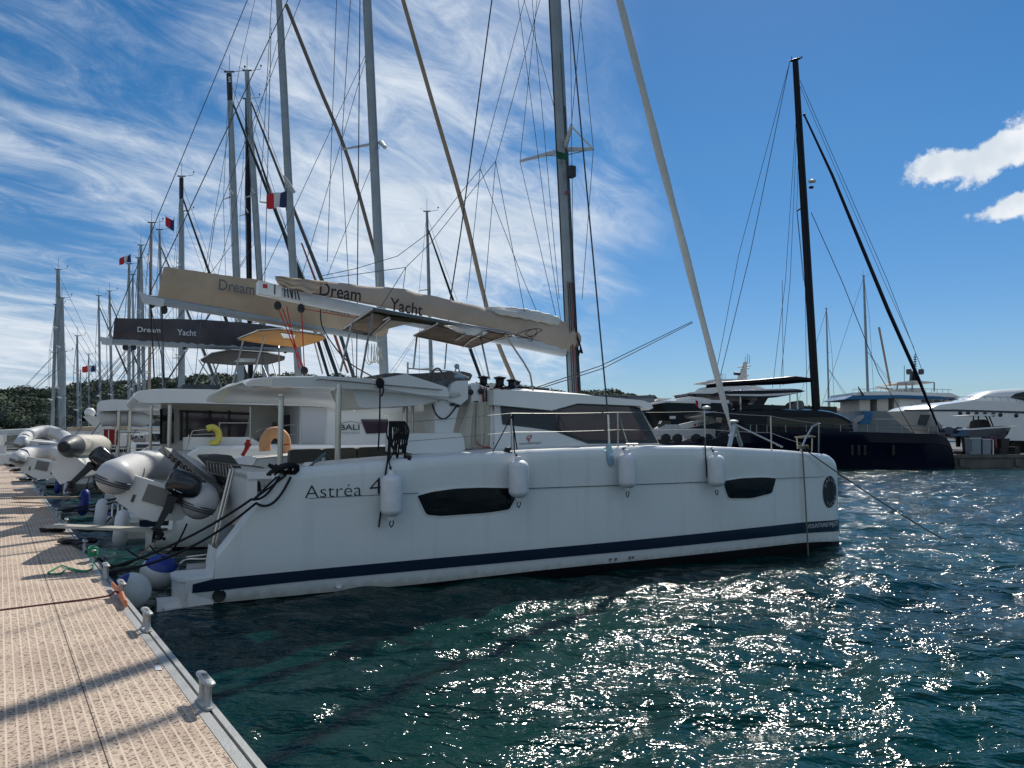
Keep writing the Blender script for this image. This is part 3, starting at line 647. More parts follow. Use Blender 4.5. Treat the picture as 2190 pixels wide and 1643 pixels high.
# roof
rp = Vp([(1057, 833), (1100, 834), (1240, 844), (1376, 857), (1392, 863), (1397, 873), (1388, 877), (1366, 868), (1236, 863), (1181, 878), (1057, 866)], .66)
mb = MB(); mb.loft([[Vec((p.x-(.03 if y in (.62, 6.38) else 0), y, p.z-(.012 if (y in (.62, 6.38) and p.z > 2.95) else 0))) for p in rp] for y in (.62, .66, 6.34, 6.38)]); ROOF = CT.part(mb, 'roof', GEL, smooth=25)
rc = [Vec((rp[1].x+.1, .95, rp[1].z+.02)), Vec((rp[1].x+.2, 1.3, rp[1].z+.12)), Vec((rp[2].x, 1.5, rp[2].z+.10)), Vec((rp[3].x-.6, 2.2, rp[3].z+.05))]
mb = MB(); xs_ = [rp[1].x, rp[1].x+.3, rp[2].x-.5, rp[2].x+.3, rp[3].x-.5, rp[3].x-.15]; hs_ = [.02, .13, .12, .10, .04, 0]
tz = lambda x: lerp([(rp[1].x, rp[1].z), (rp[2].x, rp[2].z), (rp[3].x, rp[3].z)], x)
mb.loft([[Vec((x, 3.5-2.75+.0, tz(x)-.03)), Vec((x, 1.0, tz(x)+h*.5)), Vec((x, 1.6, tz(x)+h)), Vec((x, 3.5, tz(x)+h*1.35)), Vec((x, 5.4, tz(x)+h)), Vec((x, 6.0, tz(x)+h*.5)), Vec((x, 6.25, tz(x)-.03))] for x, h in zip(xs_, hs_)]); CT.part(mb, 'roof_crown', GEL2, ROOF, smooth=50)
mb = MB(); mb.box((6.0, 1.8, tz(6.0)+.14), (6.5, 2.3, tz(6)+.17)); mb.box((7.3, 2.0, tz(7.3)+.11), (7.8, 2.5, tz(7.3)+.14)); CT.part(mb, 'roof_hatch', GLASS, ROOF)
q = M.V(1088, 850, .655); CT.part(MB().box((q.x-.03, .645, q.z-.015), (q.x+.05, .66, q.z+.015)), 'vent', BLACKM, ROOF)
# maker's mark and lettering on the cabin side
def vq(bl, br, tr, tl, v): return quad(*[M.V(*p, v) for p in (bl, br, tr, tl)])
CT.part(textmb('FOUNTAINE PAJOT', vq((1111, 953), (1158, 950), (1158, 945), (1111, 948), VC-.006)), 'maker_lettering', INK, CABIN)
mb = MB()
for s_, y_ in ((0, 0), (3.2, 4.6)):
    for seg in ([(1126.5+s_, 935+y_), (1128.5+s_, 933.2+y_), (1137-s_*.3, 931.2+y_)], [(1127+s_, 939+y_*.8), (1135-s_*.2, 936.8+y_*.8)]): mb.tube([M.V(x, y, VC-.008) for x, y in seg], .0055, 6)
for seg in ([(1127, 935), (1127, 942)], [(1131, 939), (1131.2, 946.5)], [(1136.5, 931.5), (1136.5, 937)]): mb.tube([M.V(x, y, VC-.008) for x, y in seg], .0055, 6)
CT.part(mb, 'maker_emblem', INKR, CABIN)
# ---- aft bulkhead with winches, cloth screens, helm
mb = MB(); mb.prism(Vp([(1008, 824), (1020, 820), (1042, 829), (1060, 834), (1060, 868), (1008, 872)], .95), (0, 1.9, 0)); BH = CT.part(mb, 'winch_bulkhead', GEL)
mb = MB(); mb.prism(Vp([(1022, 818), (1062, 822), (1090, 826), (1150, 836), (1060, 836), (1022, 832)], 1.6), (0, 4.2, 0)); CT.part(mb, 'roof_step', GEL2)
def winch(px, py, v, h_px, s=1):
    c = M.V(px, py, v); r = .085*s; hh = .19*s
    T = MB().lathe([(r*1.15, 0), (r*1.2, .03), (r*.95, .05), (r*.72, hh*.45), (r*.8, hh*.75), (r*1.15, hh*.86), (r*1.2, hh*.93), (r*.6, hh), (r*.25, hh+.01)], c, (0, 0, 1), 20)
    CT.part(T, 'winch', [mat('black_winch', (.012, .012, .014), .28, .6)])
winch(1034, 829, 1.3, 24, 1.05); winch(1069, 832, 1.3, 24, 1.15); winch(1094, 833, 1.3, 20, .95); winch(1107, 830, 1.9, 12, .7)
mb = MB()
for i in range(7):
    c = M.V(1092+i*9, 834-(i % 2)*2, 1.15); mb.tube([c+Vec((.13*math.cos(t+i)*1.3, .08*math.sin(t), .02*i % .05+.015*math.sin(3*t))) for t in [k*.5 for k in range(14)]], .012, 6)
CT.part(mb, 'coiled_halyards', ROPEK)
mb = MB()
for a in ((1096, 838, 1118, 828), (1070, 842, 1096, 836), (1100, 836, 1130, 833)): mb.tube(cat([M.V(a[0], a[1], 1.1), M.V((a[0]+a[2])/2, min(a[1], a[3])-3, 1.15), M.V(a[2], a[3], 1.2)]), .009, 6)
CT.part(mb, 'coiled_halyards', ROPEW)
mb = MB(); mb.tube(Vp([(1036, 828), (1034, 840), (1036, 868)], .93), .010, 6); mb.tube(Vp([(1026, 825), (1033, 838), (1033, 866)], .93), .010, 6); CT.part(mb, 'red_sheet', ROPER)
mb = MB(); mb.tube(Vp([(1040, 830), (1040, 868)], .92), .013, 6); CT.part(mb, 'clutch_line', ROPEK)
for x_, y_, rr in ((1028, 837, .05), (1006, 839, .05), (1051, 837, .045)): CT.part(MB().lathe([(rr, 0), (rr, .02), (rr*.5, .03)], M.V(x_, y_, .93), (0, -1, 0), 14), 'bulkhead_port', BLACKM, BH)
def cloth(px, v, fold, name='screen_cloth', m_=FAB):
    tl, tr, br, bl_ = Vp(px, v); f = quad(bl_, br, tr, tl)
    mb = MB().sheet(lambda x, y: f(x, y)+Vec((0, .03*math.sin(x*fold)*(.3+.7*(1-y))+.012*math.sin(x*fold*2.7+y*5), .01*math.sin(x*9)*(1-y))), 22, 8, (0, .012, 0)); return CT.part(mb, name, m_)
cloth([(1003, 864), (1021, 862), (1019, 957), (971, 960)], .93, 9); cloth([(1021, 861), (1057, 858), (1049, 955), (1019, 951)], .88, 14)
CT.part(MB().tube(Vp([(1019, 943), (1023, 951), (1035, 957), (1049, 957)], .86), .008, 6), 'cloth_trim', ROPER)
CT.part(MB().prism(Vp([(1050, 862), (1072, 862), (1075, 958), (1048, 958)], .86), (0, .3, 0)), 'cabin_corner', GEL, CABIN)
CT.part(MB().prism(Vp([(1013, 858), (1023, 857), (1023, 861), (1013, 861)], .84), (0, .02, 0)), 'cloth_handle', CUSH)
mb = MB()
for a in ([(1050, 840), (1055, 870), (1060, 905), (1056, 925)], [(1055, 845), (1062, 862), (1064, 905)], [(1058, 880), (1059, 925), (1056, 950)]): mb.tube(cat(Vp(a, .84)), .010, 6)
CT.part(mb, 'hanging_lanyard', ROPEK)
HELM = CT.part(MB().prism(Vp([(957, 848), (966, 822), (975, 815), (1001, 814), (1001, 853), (985, 866), (958, 857)], .92), (0, .75, 0)), 'helm_console', GEL)
CT.part(MB().prism(Vp([(931, 858), (958, 848), (985, 866), (978, 884), (969, 926), (930, 926)], 1.0), (0, .5, 0)), 'helm_pedestal', GEL, HELM)
CT.part(MB().prism(Vp([(944, 835), (958, 812), (985, 808), (986, 813), (963, 832)], 1.05), (0, .5, 0)), 'instrument_panel', mat('instrument_grey', (.07, .08, .085), .4), HELM)
mb = MB(); mb.tube(Vp([(962, 848), (984, 843)], .9), [.035, .028]); CT.part(mb, 'throttle', CREAM, HELM)
mb = MB(); mb.ell(M.V(980, 806, 1.1), (.07, .05, .05)); mb.ell(M.V(988, 807, 1.15), (.05, .05, .04)); mb.tube(Vp([(971, 800), (977, 784), (979, 783), (985, 800)], 1.1), .012); mb.ell(M.V(977, 784, 1.1), .045); CT.part(mb, 'compass', [mat('pale_blue_plastic', (.35, .45, .55), .3)], HELM)
for x_, w_ in ((967, 866), (978, 869)): CT.part(MB().box(M.V(x_, w_, .99)-Vec((.04, .01, .015)), M.V(x_, w_, .99)+Vec((.04, .01, .02))), 'helm_socket', BLACKM, HELM)
CT.part(MB().tube(cat(Vp([(924, 864), (932, 885), (946, 896), (960, 890), (977, 868)], .95), 6), .013, 6), 'shore_cable', ROPEK)
CT.part(MB().prism(chaikin(Vp([(868, 972), (866, 930), (880, 927), (985, 926), (992, 937), (995, 966)], .55), 1, .12), (0, .95, 0)), 'helm_seat_box', GEL)
wc = M.V(927, 833, 1.3)
mb = MB(); W1 = [wc+Vec((.06*math.sin(t), .36*math.cos(t), .36*math.sin(t))) for t in [k*math.pi/16 for k in range(33)]]; mb.tube(W1, .016, 8)
for k in range(5): t = k*2*math.pi/5; mb.tube([wc, wc+Vec((.06*math.sin(t), .36*math.cos(t), .36*math.sin(t)))], .010, 6)
CT.part(mb, 'steering_wheel', mat('grey_leather', (.12, .12, .12), .5), HELM)
CT.part(MB().prism(chaikin(Vp([(780, 806), (838, 797), (880, 800), (985, 793), (1012, 800), (1004, 817), (960, 820), (780, 818)], 3.4), 1, .2), (0, 1.6, 0)), 'lounge_cushion', CUSH2)
mb = MB(); mb.tube(Vp([(872, 815), (872, 775)], 3.2), .02); mb.tube(Vp([(872, 788), (965, 794), (1003, 808)], 3.2), .014); CT.part(mb, 'upper_rail', STEEL)
# ---- cockpit hardtop
def Zp(pts, z): return [M.Z(x, y, z) for x, y in pts]
zt = 3.05
near = [M.V(x, y, .75) for x, y in ((606, 803), (675, 800), (814, 811), (900, 824), (950, 831))]
hw = lambda u: [Vec((u, .75, 0))]
tipf = M.Z(471, 840, 3.02)
mb = MB(); sec = []
for u, z0, th in ((.85, 2.98, .02), (.92, 3.02, .08), (1.15, 3.05, .13), (1.8, 3.08, .15), (2.6, 3.07, .15), (3.4, 3.02, .15), (3.95, 2.96, .17)):
    inset = .75 if u > 1.1 else .75+(1.15-u)*1.3
    sec.append([Vec((u, inset, z0)), Vec((u, inset+.02, z0+.02)), Vec((u, 1.4, z0+.05)), Vec((u, 3.5, z0+.10)), Vec((u, 5.6, z0+.05)), Vec((u, 7-inset-.02, z0+.02)), Vec((u, 7-inset, z0)), Vec((u, 7-inset-.03, z0-th)), Vec((u, 5.9, z0-th-.02)), Vec((u, 5.5, z0-th+.06)), Vec((u, 3.5, z0-th+.09)), Vec((u, 1.5, z0-th+.06)), Vec((u, 1.1, z0-th-.02)), Vec((u, inset+.03, z0-th))])
mb.loft(sec); HT = CT.part(mb, 'hardtop', GEL, smooth=30)
ub = Vp([(750, 828), (945, 850), (955, 852), (905, 866), (780, 873), (768, 870)], .95)
CT.part(MB().prism(ub, (0, 1.2, 0)), 'hardtop_moulding', GEL2, HT)
CT.part(MB().prism(Vp([(868, 800), (955, 828), (962, 849), (905, 845), (800, 828), (800, 812)], .74), (0, .25, 0)), 'hardtop_side', GEL, HT)
CT.part(MB().tube([M.V(x, y, .69) for x, y in ((676, 813), (684, 811), (820, 823), (945, 834))], .012), 'grab_rail', STEEL, HT)
for px, y0, y1, v, r in ((598.5, 1008, 843, .8, .040), (722, 1003, 822, .8, .045), (866, 975, 868, 1.6, .045), (882, 975, 868, 1.6, .02)):
    a_, b_ = M.V(px, y0, v), M.V(px-1, y1, v); b_.x = a_.x; CT.part(MB().tube([a_-Vec((0, 0, .05)), b_], r, 14), 'hardtop_post', STEEL)
CT.part(MB().lathe([(.05, 0), (.05, .03), (.10, .05)], M.V(598.5, 848, .8)-Vec((0, 0, .05)), (0, 0, 1)), 'post_cap', GEL2, HT)
# cockpit furniture
for a_ in ([(621, 962), (690, 960), (690, 992), (619, 992)], [(693, 960), (762, 957), (762, 989), (693, 991)], [(765, 957), (838, 955), (858, 964), (856, 982), (765, 988)]): CT.part(MB().prism(chaikin(Vp(a_, 4.6), 2, .1), (0, .22, 0)), 'sofa_cushion', CUSH)
CT.part(MB().prism(Vp([(612, 994), (780, 988), (780, 1012), (612, 1016)], 4.2), (0, .8, 0)), 'sofa_base', GEL2)
CT.part(MB().prism(chaikin(Vp([(440, 975), (494, 973), (508, 990), (548, 1040), (520, 1046), (495, 1040), (462, 1000)], 3.2), 1, .12), (0, 1.5, 0)), 'lounger_backrest', CUSH2)
CT.part(MB().prism(chaikin(Vp([(487, 1030), (556, 1028), (560, 1052), (500, 1053)], 3.0), 1, .1), (0, 1.5, 0)), 'lounger_seat', CUSH2)
mb = MB(); mb.tube(cat(Vp([(440, 987), (478, 992), (545, 998), (565, 1003), (572, 1020)], 2.9)), .016); mb.tube(Vp([(447, 1010), (480, 1020), (570, 1020)], 2.9), .012); mb.tube(Vp([(509, 1100), (511, 1030), (492, 994)], 2.9), .016)
for k in range(9): x = 443+k*6.5; mb.tube(Vp([(x, 988+k*.6), (x+3, 1014+k*.6)], 2.9), .008)
CT.part(mb, 'lounger_rail', STEEL)
for s_ in (0, 6): CT.part(MB().tube(Vp([(453+s_, 1214), (455+s_, 1165), (468+s_, 1110), (494+s_, 1003)], .9), .022, 10), 'stern_handrail', STEEL)
mb = MB(); mb.tube(cat(Vp([(456, 1208), (448, 1212), (430, 1213), (405, 1211)], .85)), .018); mb.tube(cat(Vp([(385, 1206), (400, 1197), (440, 1196), (452, 1190)], 1.2)), .018); mb.tube(cat(Vp([(398, 1192), (452, 1186)], 1.4)), .016); mb.box(M.V(422, 1214, .8)-Vec((.14, .03, .01)), M.V(422, 1208, .8)+Vec((.14, .03, .02))); CT.part(mb, 'folded_ladder', STEEL)
CT.part(MB().tube(Vp([(648, 1011), (672, 990), (697, 968)], .6), .02), 'cockpit_brace', mat('teal_grey_tube', (.07, .12, .14), .4))
CT.part(MB().tube(Vp([(692, 1008), (692, 978)], .7), .028), 'rail_stub', STEEL)
# ---- bimini over the helm
def canopy(px, z, arch, th, name, m_, ed=.06):
    P = [M.Z(x, y, z) for x, y in px]; c = sum(P, Vec())/len(P); mb = MB(); n = len(P)
    rings = []
    for k in range(6):
        f = k/5; rings.append([c+(p-c)*(1-f*.999)+Vec((0, 0, arch*(1-(1-f)**2))) for p in P])
    base = [p-Vec((0, 0, ed)) for p in P]
    mb.loft([base]+rings, cap=False); mb.loft([base]+[[q-Vec((0, 0, th)) for q in r] for r in rings], cap=False)
    return mb, P
ZB = 4.02
mb, P1 = canopy([(733, 700), (797, 657), (880, 672), (1096, 713), (1060, 722), (935, 690), (880, 682), (835, 677), (795, 713)], ZB, .05, .01, 'c', None)
BIM = CT.part(mb, 'bimini_canopy', [mat('taupe_canvas', (.26, .235, .20), .85, var=.12, vs=3, bump=.3, bs=8)], smooth=50)
mb = MB(); q_ = [M.Z(x, y, ZB-.03) for x, y in ((885, 717), (935, 690), (1097, 713), (1006, 743))]
mb.prism(q_, (0, 0, -.015)); CT.part(mb, 'bimini_lining', BROWNC, BIM)
mb = MB(); mb.prism([M.Z(x, y, ZB-.03) for x, y in ((736, 702), (800, 668), (835, 678), (795, 714))], (0, 0, -.015)); CT.part(mb, 'bimini_lining', BROWNC, BIM)
mb = MB(); mb.prism(chaikin([M.Z(x, y, ZB-.05) for x, y in ((938, 691), (1048, 707), (1030, 719), (985, 713))], 1, .2), (0, 0, -.008)); CT.part(mb, 'clear_panel', CLEARV, BIM)
mb = MB(); zf = ZB-.075
for a_ in ([(735, 702), (797, 659), (1097, 714), (1006, 744), (885, 718)], [(935, 692), (885, 718)], [(990, 742), (1010, 726), (1030, 716)], [(975, 728), (994, 716)], [(820, 684), (832, 678)], [(736, 702), (795, 716), (835, 680)]): mb.tube([M.Z(x, y, zf) for x, y in a_], .015)
FRM = CT.part(mb, 'bimini_frame', STEEL)
def leg(pts, z0, v): return MB().tube(pts, .018)
for (x0, y0), (x1, y1), v in (((753, 690), (728, 795), .9), ((797, 669), (772, 808), .8), ((892, 716), (884, 790), 1.6), ((1028, 722), (1047, 812), 1.2)):
    a_ = M.Z(x0, y0, zf); b_ = M.V(x1, y1, v); CT.part(MB().tube([a_, b_], .017), 'bimini_leg', STEEL, FRM)
a_ = M.Z(1080, 716, zf); CT.part(MB().tube([a_, M.V(1120, 775, .85), M.V(1134, 800, .8), M.V(1140, 836, .8)], .017), 'bimini_leg', STEEL, FRM)
# ---- mast, boom, sail cover
VM = 3.5
def ext(a, b, f): a, b = Vec(a), Vec(b); return a+(b-a)*f
m0, m1 = M.V(1229, 842, VM), M.V(1186.5, 0, VM)
mt = ext(m0, m1, 1.72)
mb = MB(); n_ = 16; mb.tube([m0-Vec((0, 0, .2)), m0.lerp(mt, .5), m0.lerp(mt, .8), mt], [.155, .155, .15, .10], 20, flat=.62, up=(1, 0, 0)); MAST = CT.part(mb, 'mast', ALUD, smooth=60)
mb = MB(); mb.tube([m0+Vec((-.155, 0, 0)), m0.lerp(mt, .98)+Vec((-.14, 0, 0))], .022, 6); mb.tube([m0+Vec((.02, -.11, 0)), m0.lerp(mt, .5)+Vec((.02, -.105, 0))], .006, 5); mb.tube([m0+Vec((.07, -.10, 0)), m0.lerp(mt, .42)+Vec((.06, -.10, 0))], .010, 5); CT.part(mb, 'mast_track', BLACKM, MAST)
def line(pts, r, m_, name, par=None, T=CT, n=6): return T.part(MB().tube(pts, r, n), name, m_, par, smooth=60)
s0 = M.V(1208, 318, VM); 
for tip, rr in (((1112, 345), (.07, .035)), ((1222, 268), (.06, .04)), ((1269, 319), (.05, .035))):
    t_ = {1112: Vec((s0.x-.55, 1.6, s0.z)), 1222: Vec((s0.x-.2, 2.4, s0.z)), 1269: None}[tip[0]]
sp1, sp2 = M.V(1112, 345, 4.5), M.V(1269, 319, 2.6); sp3 = M.V(1222, 270, 2.9)
for q in (sp1, sp2): CT.part(MB().tube([s0+Vec((0, 0, -.02)), q], [.06, .035], 10, flat=.5), 'spreader', ALUW, MAST)
CT.part(MB().tube([s0+Vec((0, 0, .0)), sp3], [.09, .06], 10, flat=.6), 'spreader', ALUW, MAST)
line([sp3, sp2], .02, ALUW, 'spreader_strut', MAST); line([s0.lerp(sp1, .4)-Vec((0, 0, .05)), s0-Vec((0, 0, .15)), sp2], .012, STEEL, 'spreader_strut', MAST)
q = M.V(1222, 368, 3.2); CT.part(MB().box(q-Vec((.07, .08, .12)), q+Vec((.07, .08, .12))), 'deck_light', BLACKM, MAST)
q = M.V(1212, 412, 3.38); CT.part(MB().box(q-Vec((.03, .01, .03)), q+Vec((.03, .01, .03))), 'sticker', INKR, MAST)
line([M.V(1052, 0, 5.6), M.V(985, 500, 6.6), M.V(963, 640, 6.75), M.V(951, 790, 6.9)], .016, WIRE, 'shroud')
line([ext(M.V(1300, 887, -.02), M.V(1217, 0, 1.2), 1.6), M.V(1217, 0, 1.2), M.V(1300, 887, -.0)], .014, WIRE, 'shroud')
line([M.V(1300, 887, -.02), M.V(1303, 950, -.05)], .024, STEEL, 'turnbuckle')
q0, q1 = HMv(1300, 948), HMv(1305, 994)
CT.part(MB().prism(chaikin([q1+Vec((-.06, -.03, .02)), q1+Vec((0, -.03, -.03)), q1+Vec((.07, -.03, .02)), q0+Vec((.05, -.03, 0)), q0+Vec((-.05, -.03, 0))], 1), (0, .035, 0)), 'chainplate', [mat('polished_chainplate', (.35, .5, .6), .15, .8)], HULL)
for a_ in ([sp1, M.V(1192, 690, 3.4)], [M.V(1155, -60, 3.9), sp1], [M.V(1217, -100, 3.4), M.V(1223, 270, 2.9)], [sp2, M.V(1245, 640, 2.6)], [M.V(1232, -60, 2.8), sp2], [M.V(1138, 0, 4.1), M.V(1196, 640, 3.7)], [M.V(1108, 0, 4.2), M.V(1180, 560, 3.8), M.V(1200, 690, 3.6)], [M.V(1222, 268, 2.9), M.V(1228, 700, 3.2)], [M.V(1121, 0, 3.8), M.V(1188, 240, 3.6)], [M.V(1246, 0, 2.9), M.V(1222, 270, 2.9)]): line(a_, .0065, WIRE, 'stay')
N1, N2 = M.V(1060, 345, VM-.25), M.V(1027, 361, VM+.25)
for a_ in ([M.V(1155, 0, 3.4), N1], [M.V(1122, 0, 3.6), N2], [N1, M.V(1041, 575, 3.3), M.V(1035, 655, 3.3)], [N1, M.V(1122, 668, 3.3)], [N2, M.V(1003, 600, 3.7), M.V(998, 640, 3.7)], [N2, M.V(1116, 590, 3.7), M.V(1150, 672, 3.6)], [N1, M.V(921, 520, 3.3), M.V(868, 572, 3.3)], [N2, M.V(917, 498, 3.7), M.V(850, 548, 3.7)], [M.V(868, 572, 3.3), M.V(690, 597, 3.4)], [M.V(868, 572, 3.3), M.V(800, 680, 3.3)], [M.V(850, 548, 3.7), M.V(760, 575, 3.7), M.V(680, 592, 3.6)], [M.V(868, 572, 3.3), M.V(862, 618, 3.4)]): line(a_, .0065, WIRE, 'lazy_jack')
b0, b1 = M.V(553, 618, VM), M.V(1206, 752, VM)
mb = MB(); mb.loft([[b0.lerp(b1, f)+Vec((0, y_, z_)) for y_, z_ in ((-.09, .09), (-.11, .03), (-.11, -.06), (-.07, -.11), (.07, -.11), (.11, -.06), (.11, .03), (.09, .09))] for f in (0, .3, .7, 1)]); BOOM = CT.part(mb, 'boom', ALUW, smooth=50)
CT.part(MB().prism([b0+Vec((x, -.125, z)) for x, z in ((-.02, .13), (.38, .07), (.38, -.14), (-.02, -.09))], (0, .25, 0)), 'boom_end_fitting', GEL, BOOM)
CT.part(MB().box(b0+Vec((.05, -.132, .0)), b0+Vec((.13, -.126, .07))), 'sticker', INKR, BOOM); CT.part(MB().box(b0+Vec((.25, -.134, -.10)), b0+Vec((.27, -.126, .08))), 'reefing_slot', BLACKM, BOOM)
mb = MB()
for k in range(6): x = .44+k*.045; mb.tube([b0+Vec((x, -.12, .05-k*.008)), b0+Vec((x+.02*(k % 3), -.125, -.13-.008*k))], .009, 6)
CT.part(mb, 'reefing_lines', ROPEK, BOOM)
top = [(588, 591), (640, 597), (700, 602), (800, 614), (860, 618), (915, 632), (980, 646), (1040, 660), (1085, 662), (1120, 668), (1160, 678), (1200, 687), (1222, 694), (1234, 708)]
bot = [(600, 612), (640, 623), (700, 634), (800, 652), (860, 664), (915, 674), (980, 688), (1040, 700), (1085, 712), (1120, 722), (1160, 735), (1200, 750), (1218, 753), (1232, 742)]
def coverm(fr, top, bot, vm, wid, rg, roll_from=.62):
    mb = MB(); rings = []; n = 64
    for i in range(n+1):
        f = i/n*(len(top)-1); k = min(int(f), len(top)-2); g = f-k
        tp = fr.V(top[k][0]+(top[k+1][0]-top[k][0])*g, top[k][1]+(top[k+1][1]-top[k][1])*g, vm); bp = fr.V(bot[k][0]+(bot[k+1][0]-bot[k][0])*g, bot[k][1]+(bot[k+1][1]-bot[k][1])*g, vm)
        w = wid*(.55+.45*i/n); hh = tp.z-bp.z; r = []
        for s_, ys in ((-1, (0, .35, .6, .85, 1)), (1, (1, .85, .6, .35, 0))):
            for y in ys:
                c = bp.lerp(tp, y); bulge = w*(math.sin(math.pi*min(1, y*.85+.12))**.6 if y < 1 else .25)*(1-.25*y)
                nn_ = noise.noise(Vec((i*.33, y*3, s_)))*.05*(1 if i/n > roll_from else .6)+.012*math.sin(i*1.9+y*4*s_)*(1-y)
                r.append(c+Vec((nn_*.5, s_*(bulge+nn_), nn_*.6*(y > .8))))
        rings.append(r)
    return mb.loft(rings)
COVER = CT.part(coverm(M, top, bot, VM, .19, rnd), 'sail_cover', SAILC, BOOM, smooth=60)
# loose flap of cover at the boom end and the bare rolls of sail by the mast
f_ = quad(*[M.V(x, y, VM-.22) for x, y in ((592, 606), (668, 628), (700, 604), (588, 591))])
CT.part(MB().sheet(lambda x, y: f_(x, y)+Vec((.02*math.sin(y*9), -.03*math.sin(x*11+y*4)-.02*math.sin(y*14), .015*math.sin(x*13))), 16, 6, (0, .01, 0)), 'cover_flap', SAILC, COVER)
mb = MB()
for k in range(3): mb.tube(cat([M.V(1040+k*8, 661+k*2, VM-.06*k), M.V(1100, 664+k*4, VM-.1-.04*k), M.V(1150, 672+k*5, VM-.14), M.V(1196, 684+k*4, VM-.1)]), [.02]+[.055+.01*((i*7) % 3) for i in range(17)]+[.03], 8)
CT.part(mb, 'rolled_sail', SAILW, COVER, smooth=70)
def side(v_): return lambda bl, br, tr, tl: quad(*[M.V(*p, v_) for p in (bl, br, tr, tl)])
CT.part(textmb('Dream', side(VM-.225)((683, 632), (771, 645), (773, 618), (685, 603)), .012), 'cover_lettering', INK, COVER)
CT.part(textmb('Yacht', side(VM-.235)((833, 664), (903, 677), (905, 652), (835, 636)), .012), 'cover_lettering', INK, COVER)
mb = MB(); mb.tube(cat(Vp([(1160, 706), (1152, 703), (1138, 704), (1122, 708), (1102, 718), (1112, 723), (1132, 720), (1146, 714), (1147, 705), (1136, 705), (1124, 714), (1140, 721), (1150, 712), (1160, 706)], VM-.26)), .0075, 6); mb.tube(cat(Vp([(1132, 720), (1139, 724), (1136, 731), (1130, 728)], VM-.26)), .0075, 6); CT.part(mb, 'cover_emblem', INK, COVER)
mb = MB()
for x0, y0, x1, y1 in ((596, 662, 650, 795), (604, 660, 652, 795), (613, 655, 640, 790), (645, 665, 651, 790)): mb.tube([M.V(x0, y0, VM), M.V(x1, y1, VM+.4)], .010, 6)
mb.tube([M.V(645, 660, VM), M.V(760, 680, VM)], .008, 6); CT.part(mb, 'mainsheet', ROPER, smooth=60)
for x, y in ((594, 654), (644, 660), (651, 793)): CT.part(MB().ell(M.V(x, y, VM), (.07, .04, .085)), 'pulley_block', BLACKM)
line(cat([M.V(685, 662, VM), M.V(692, 705, VM), M.V(740, 770, 2.6), M.V(812, 814, .8)]), .012, ROPEK, 'topping_line')
mb = MB(); mb.tube([M.V(813, 814, .70), M.V(812, 900, .66), M.V(809, 964, .6)], .013); mb.ell(M.V(813, 819, .69), (.07, .05, .09)); mb.tube(cat([M.V(817, 820, .68), M.V(820, 835, .68), M.V(816, 848, .68)]), .013); CT.part(mb, 'hanging_line', ROPEK)
for dx in (-16, -10, -5, 2, 8): line([m0+Vec((dx*.009, -.14, 0)), m0.lerp(mt, .16)+Vec((dx*.007, -.12, 0))], .008, ROPEK if dx % 2 == 0 else ROPER, 'halyard', MAST)
mb = MB()
for k in range(6): mb.tube(cat([M.V(1234, 715+k*2, 3.3), M.V(1241+k, 740+k*3, 3.25), M.V(1237, 764-k*3, 3.3)]), .012, 6)
CT.part(mb, 'halyard_coil', ROPEK, MAST)
# ---- furled genoa and forestay
g0, g1 = M.V(1564, 922, VM-.25), M.V(1325, 0, VM-.25); gt = ext(g0, g1, 1.6)
mb = MB(); rings = []; n = 90
tdir = (gt-g0).normalized(); a_ = tdir.orthogonal().normalized(); b_ = tdir.cross(a_)
for i in range(n+1):
    f = i/n; c = g0+(gt-g0)*f; rr = (.055+.035*math.sin(math.pi*min(1, f*1.25))**.7)*(1 if f > .03 else .6)
    rings.append([c+(a_*math.cos(t)+b_*math.sin(t))*rr*(1+.10*math.cos(t*2+i*.42)+.04*math.sin(3*t-i*.25)) for t in [k*2*math.pi/14 for k in range(14)]])
CT.part(mb.loft(rings), 'furled_genoa', SAILW, smooth=70)
CT.part(MB().lathe([(.03, -.06), (.10, -.04), (.10, .02), (.05, .04), (.05, .14)], g0-tdir*.1, tdir), 'furler_drum', STEEL)
line([M.V(1480, 688, VM-.3), M.V(1286, 782, 2.2), M.V(1150, 828, 1.3)], .009, ROPEK, 'genoa_sheet'); line([M.V(1482, 690, VM-.3), M.V(1290, 788, 2.0), M.V(1158, 830, 1.4)], .009, ROPEK, 'genoa_sheet')
CT.part(MB().tube([M.V(1571, 908, 3.4), M.V(1674, 957, 2.6)], .028, 10), 'bowsprit_strut', STEEL)
for x, y, v in ((1560, 955, 2.9), (1585, 953, 3.9)): CT.part(MB().tube([M.V(1570, 908, 3.3), M.V(x, y, v)], .05, 10), 'striker_leg', ALUW)
CT.part(MB().lathe([(.04, 0), (.13, .02), (.13, .06), (.04, .08)], M.V(1568, 905, 3.3)), 'striker_cap', ALUW)
STEELD = mat('dull_steel_wire', (.30, .30, .29), .4, .8)
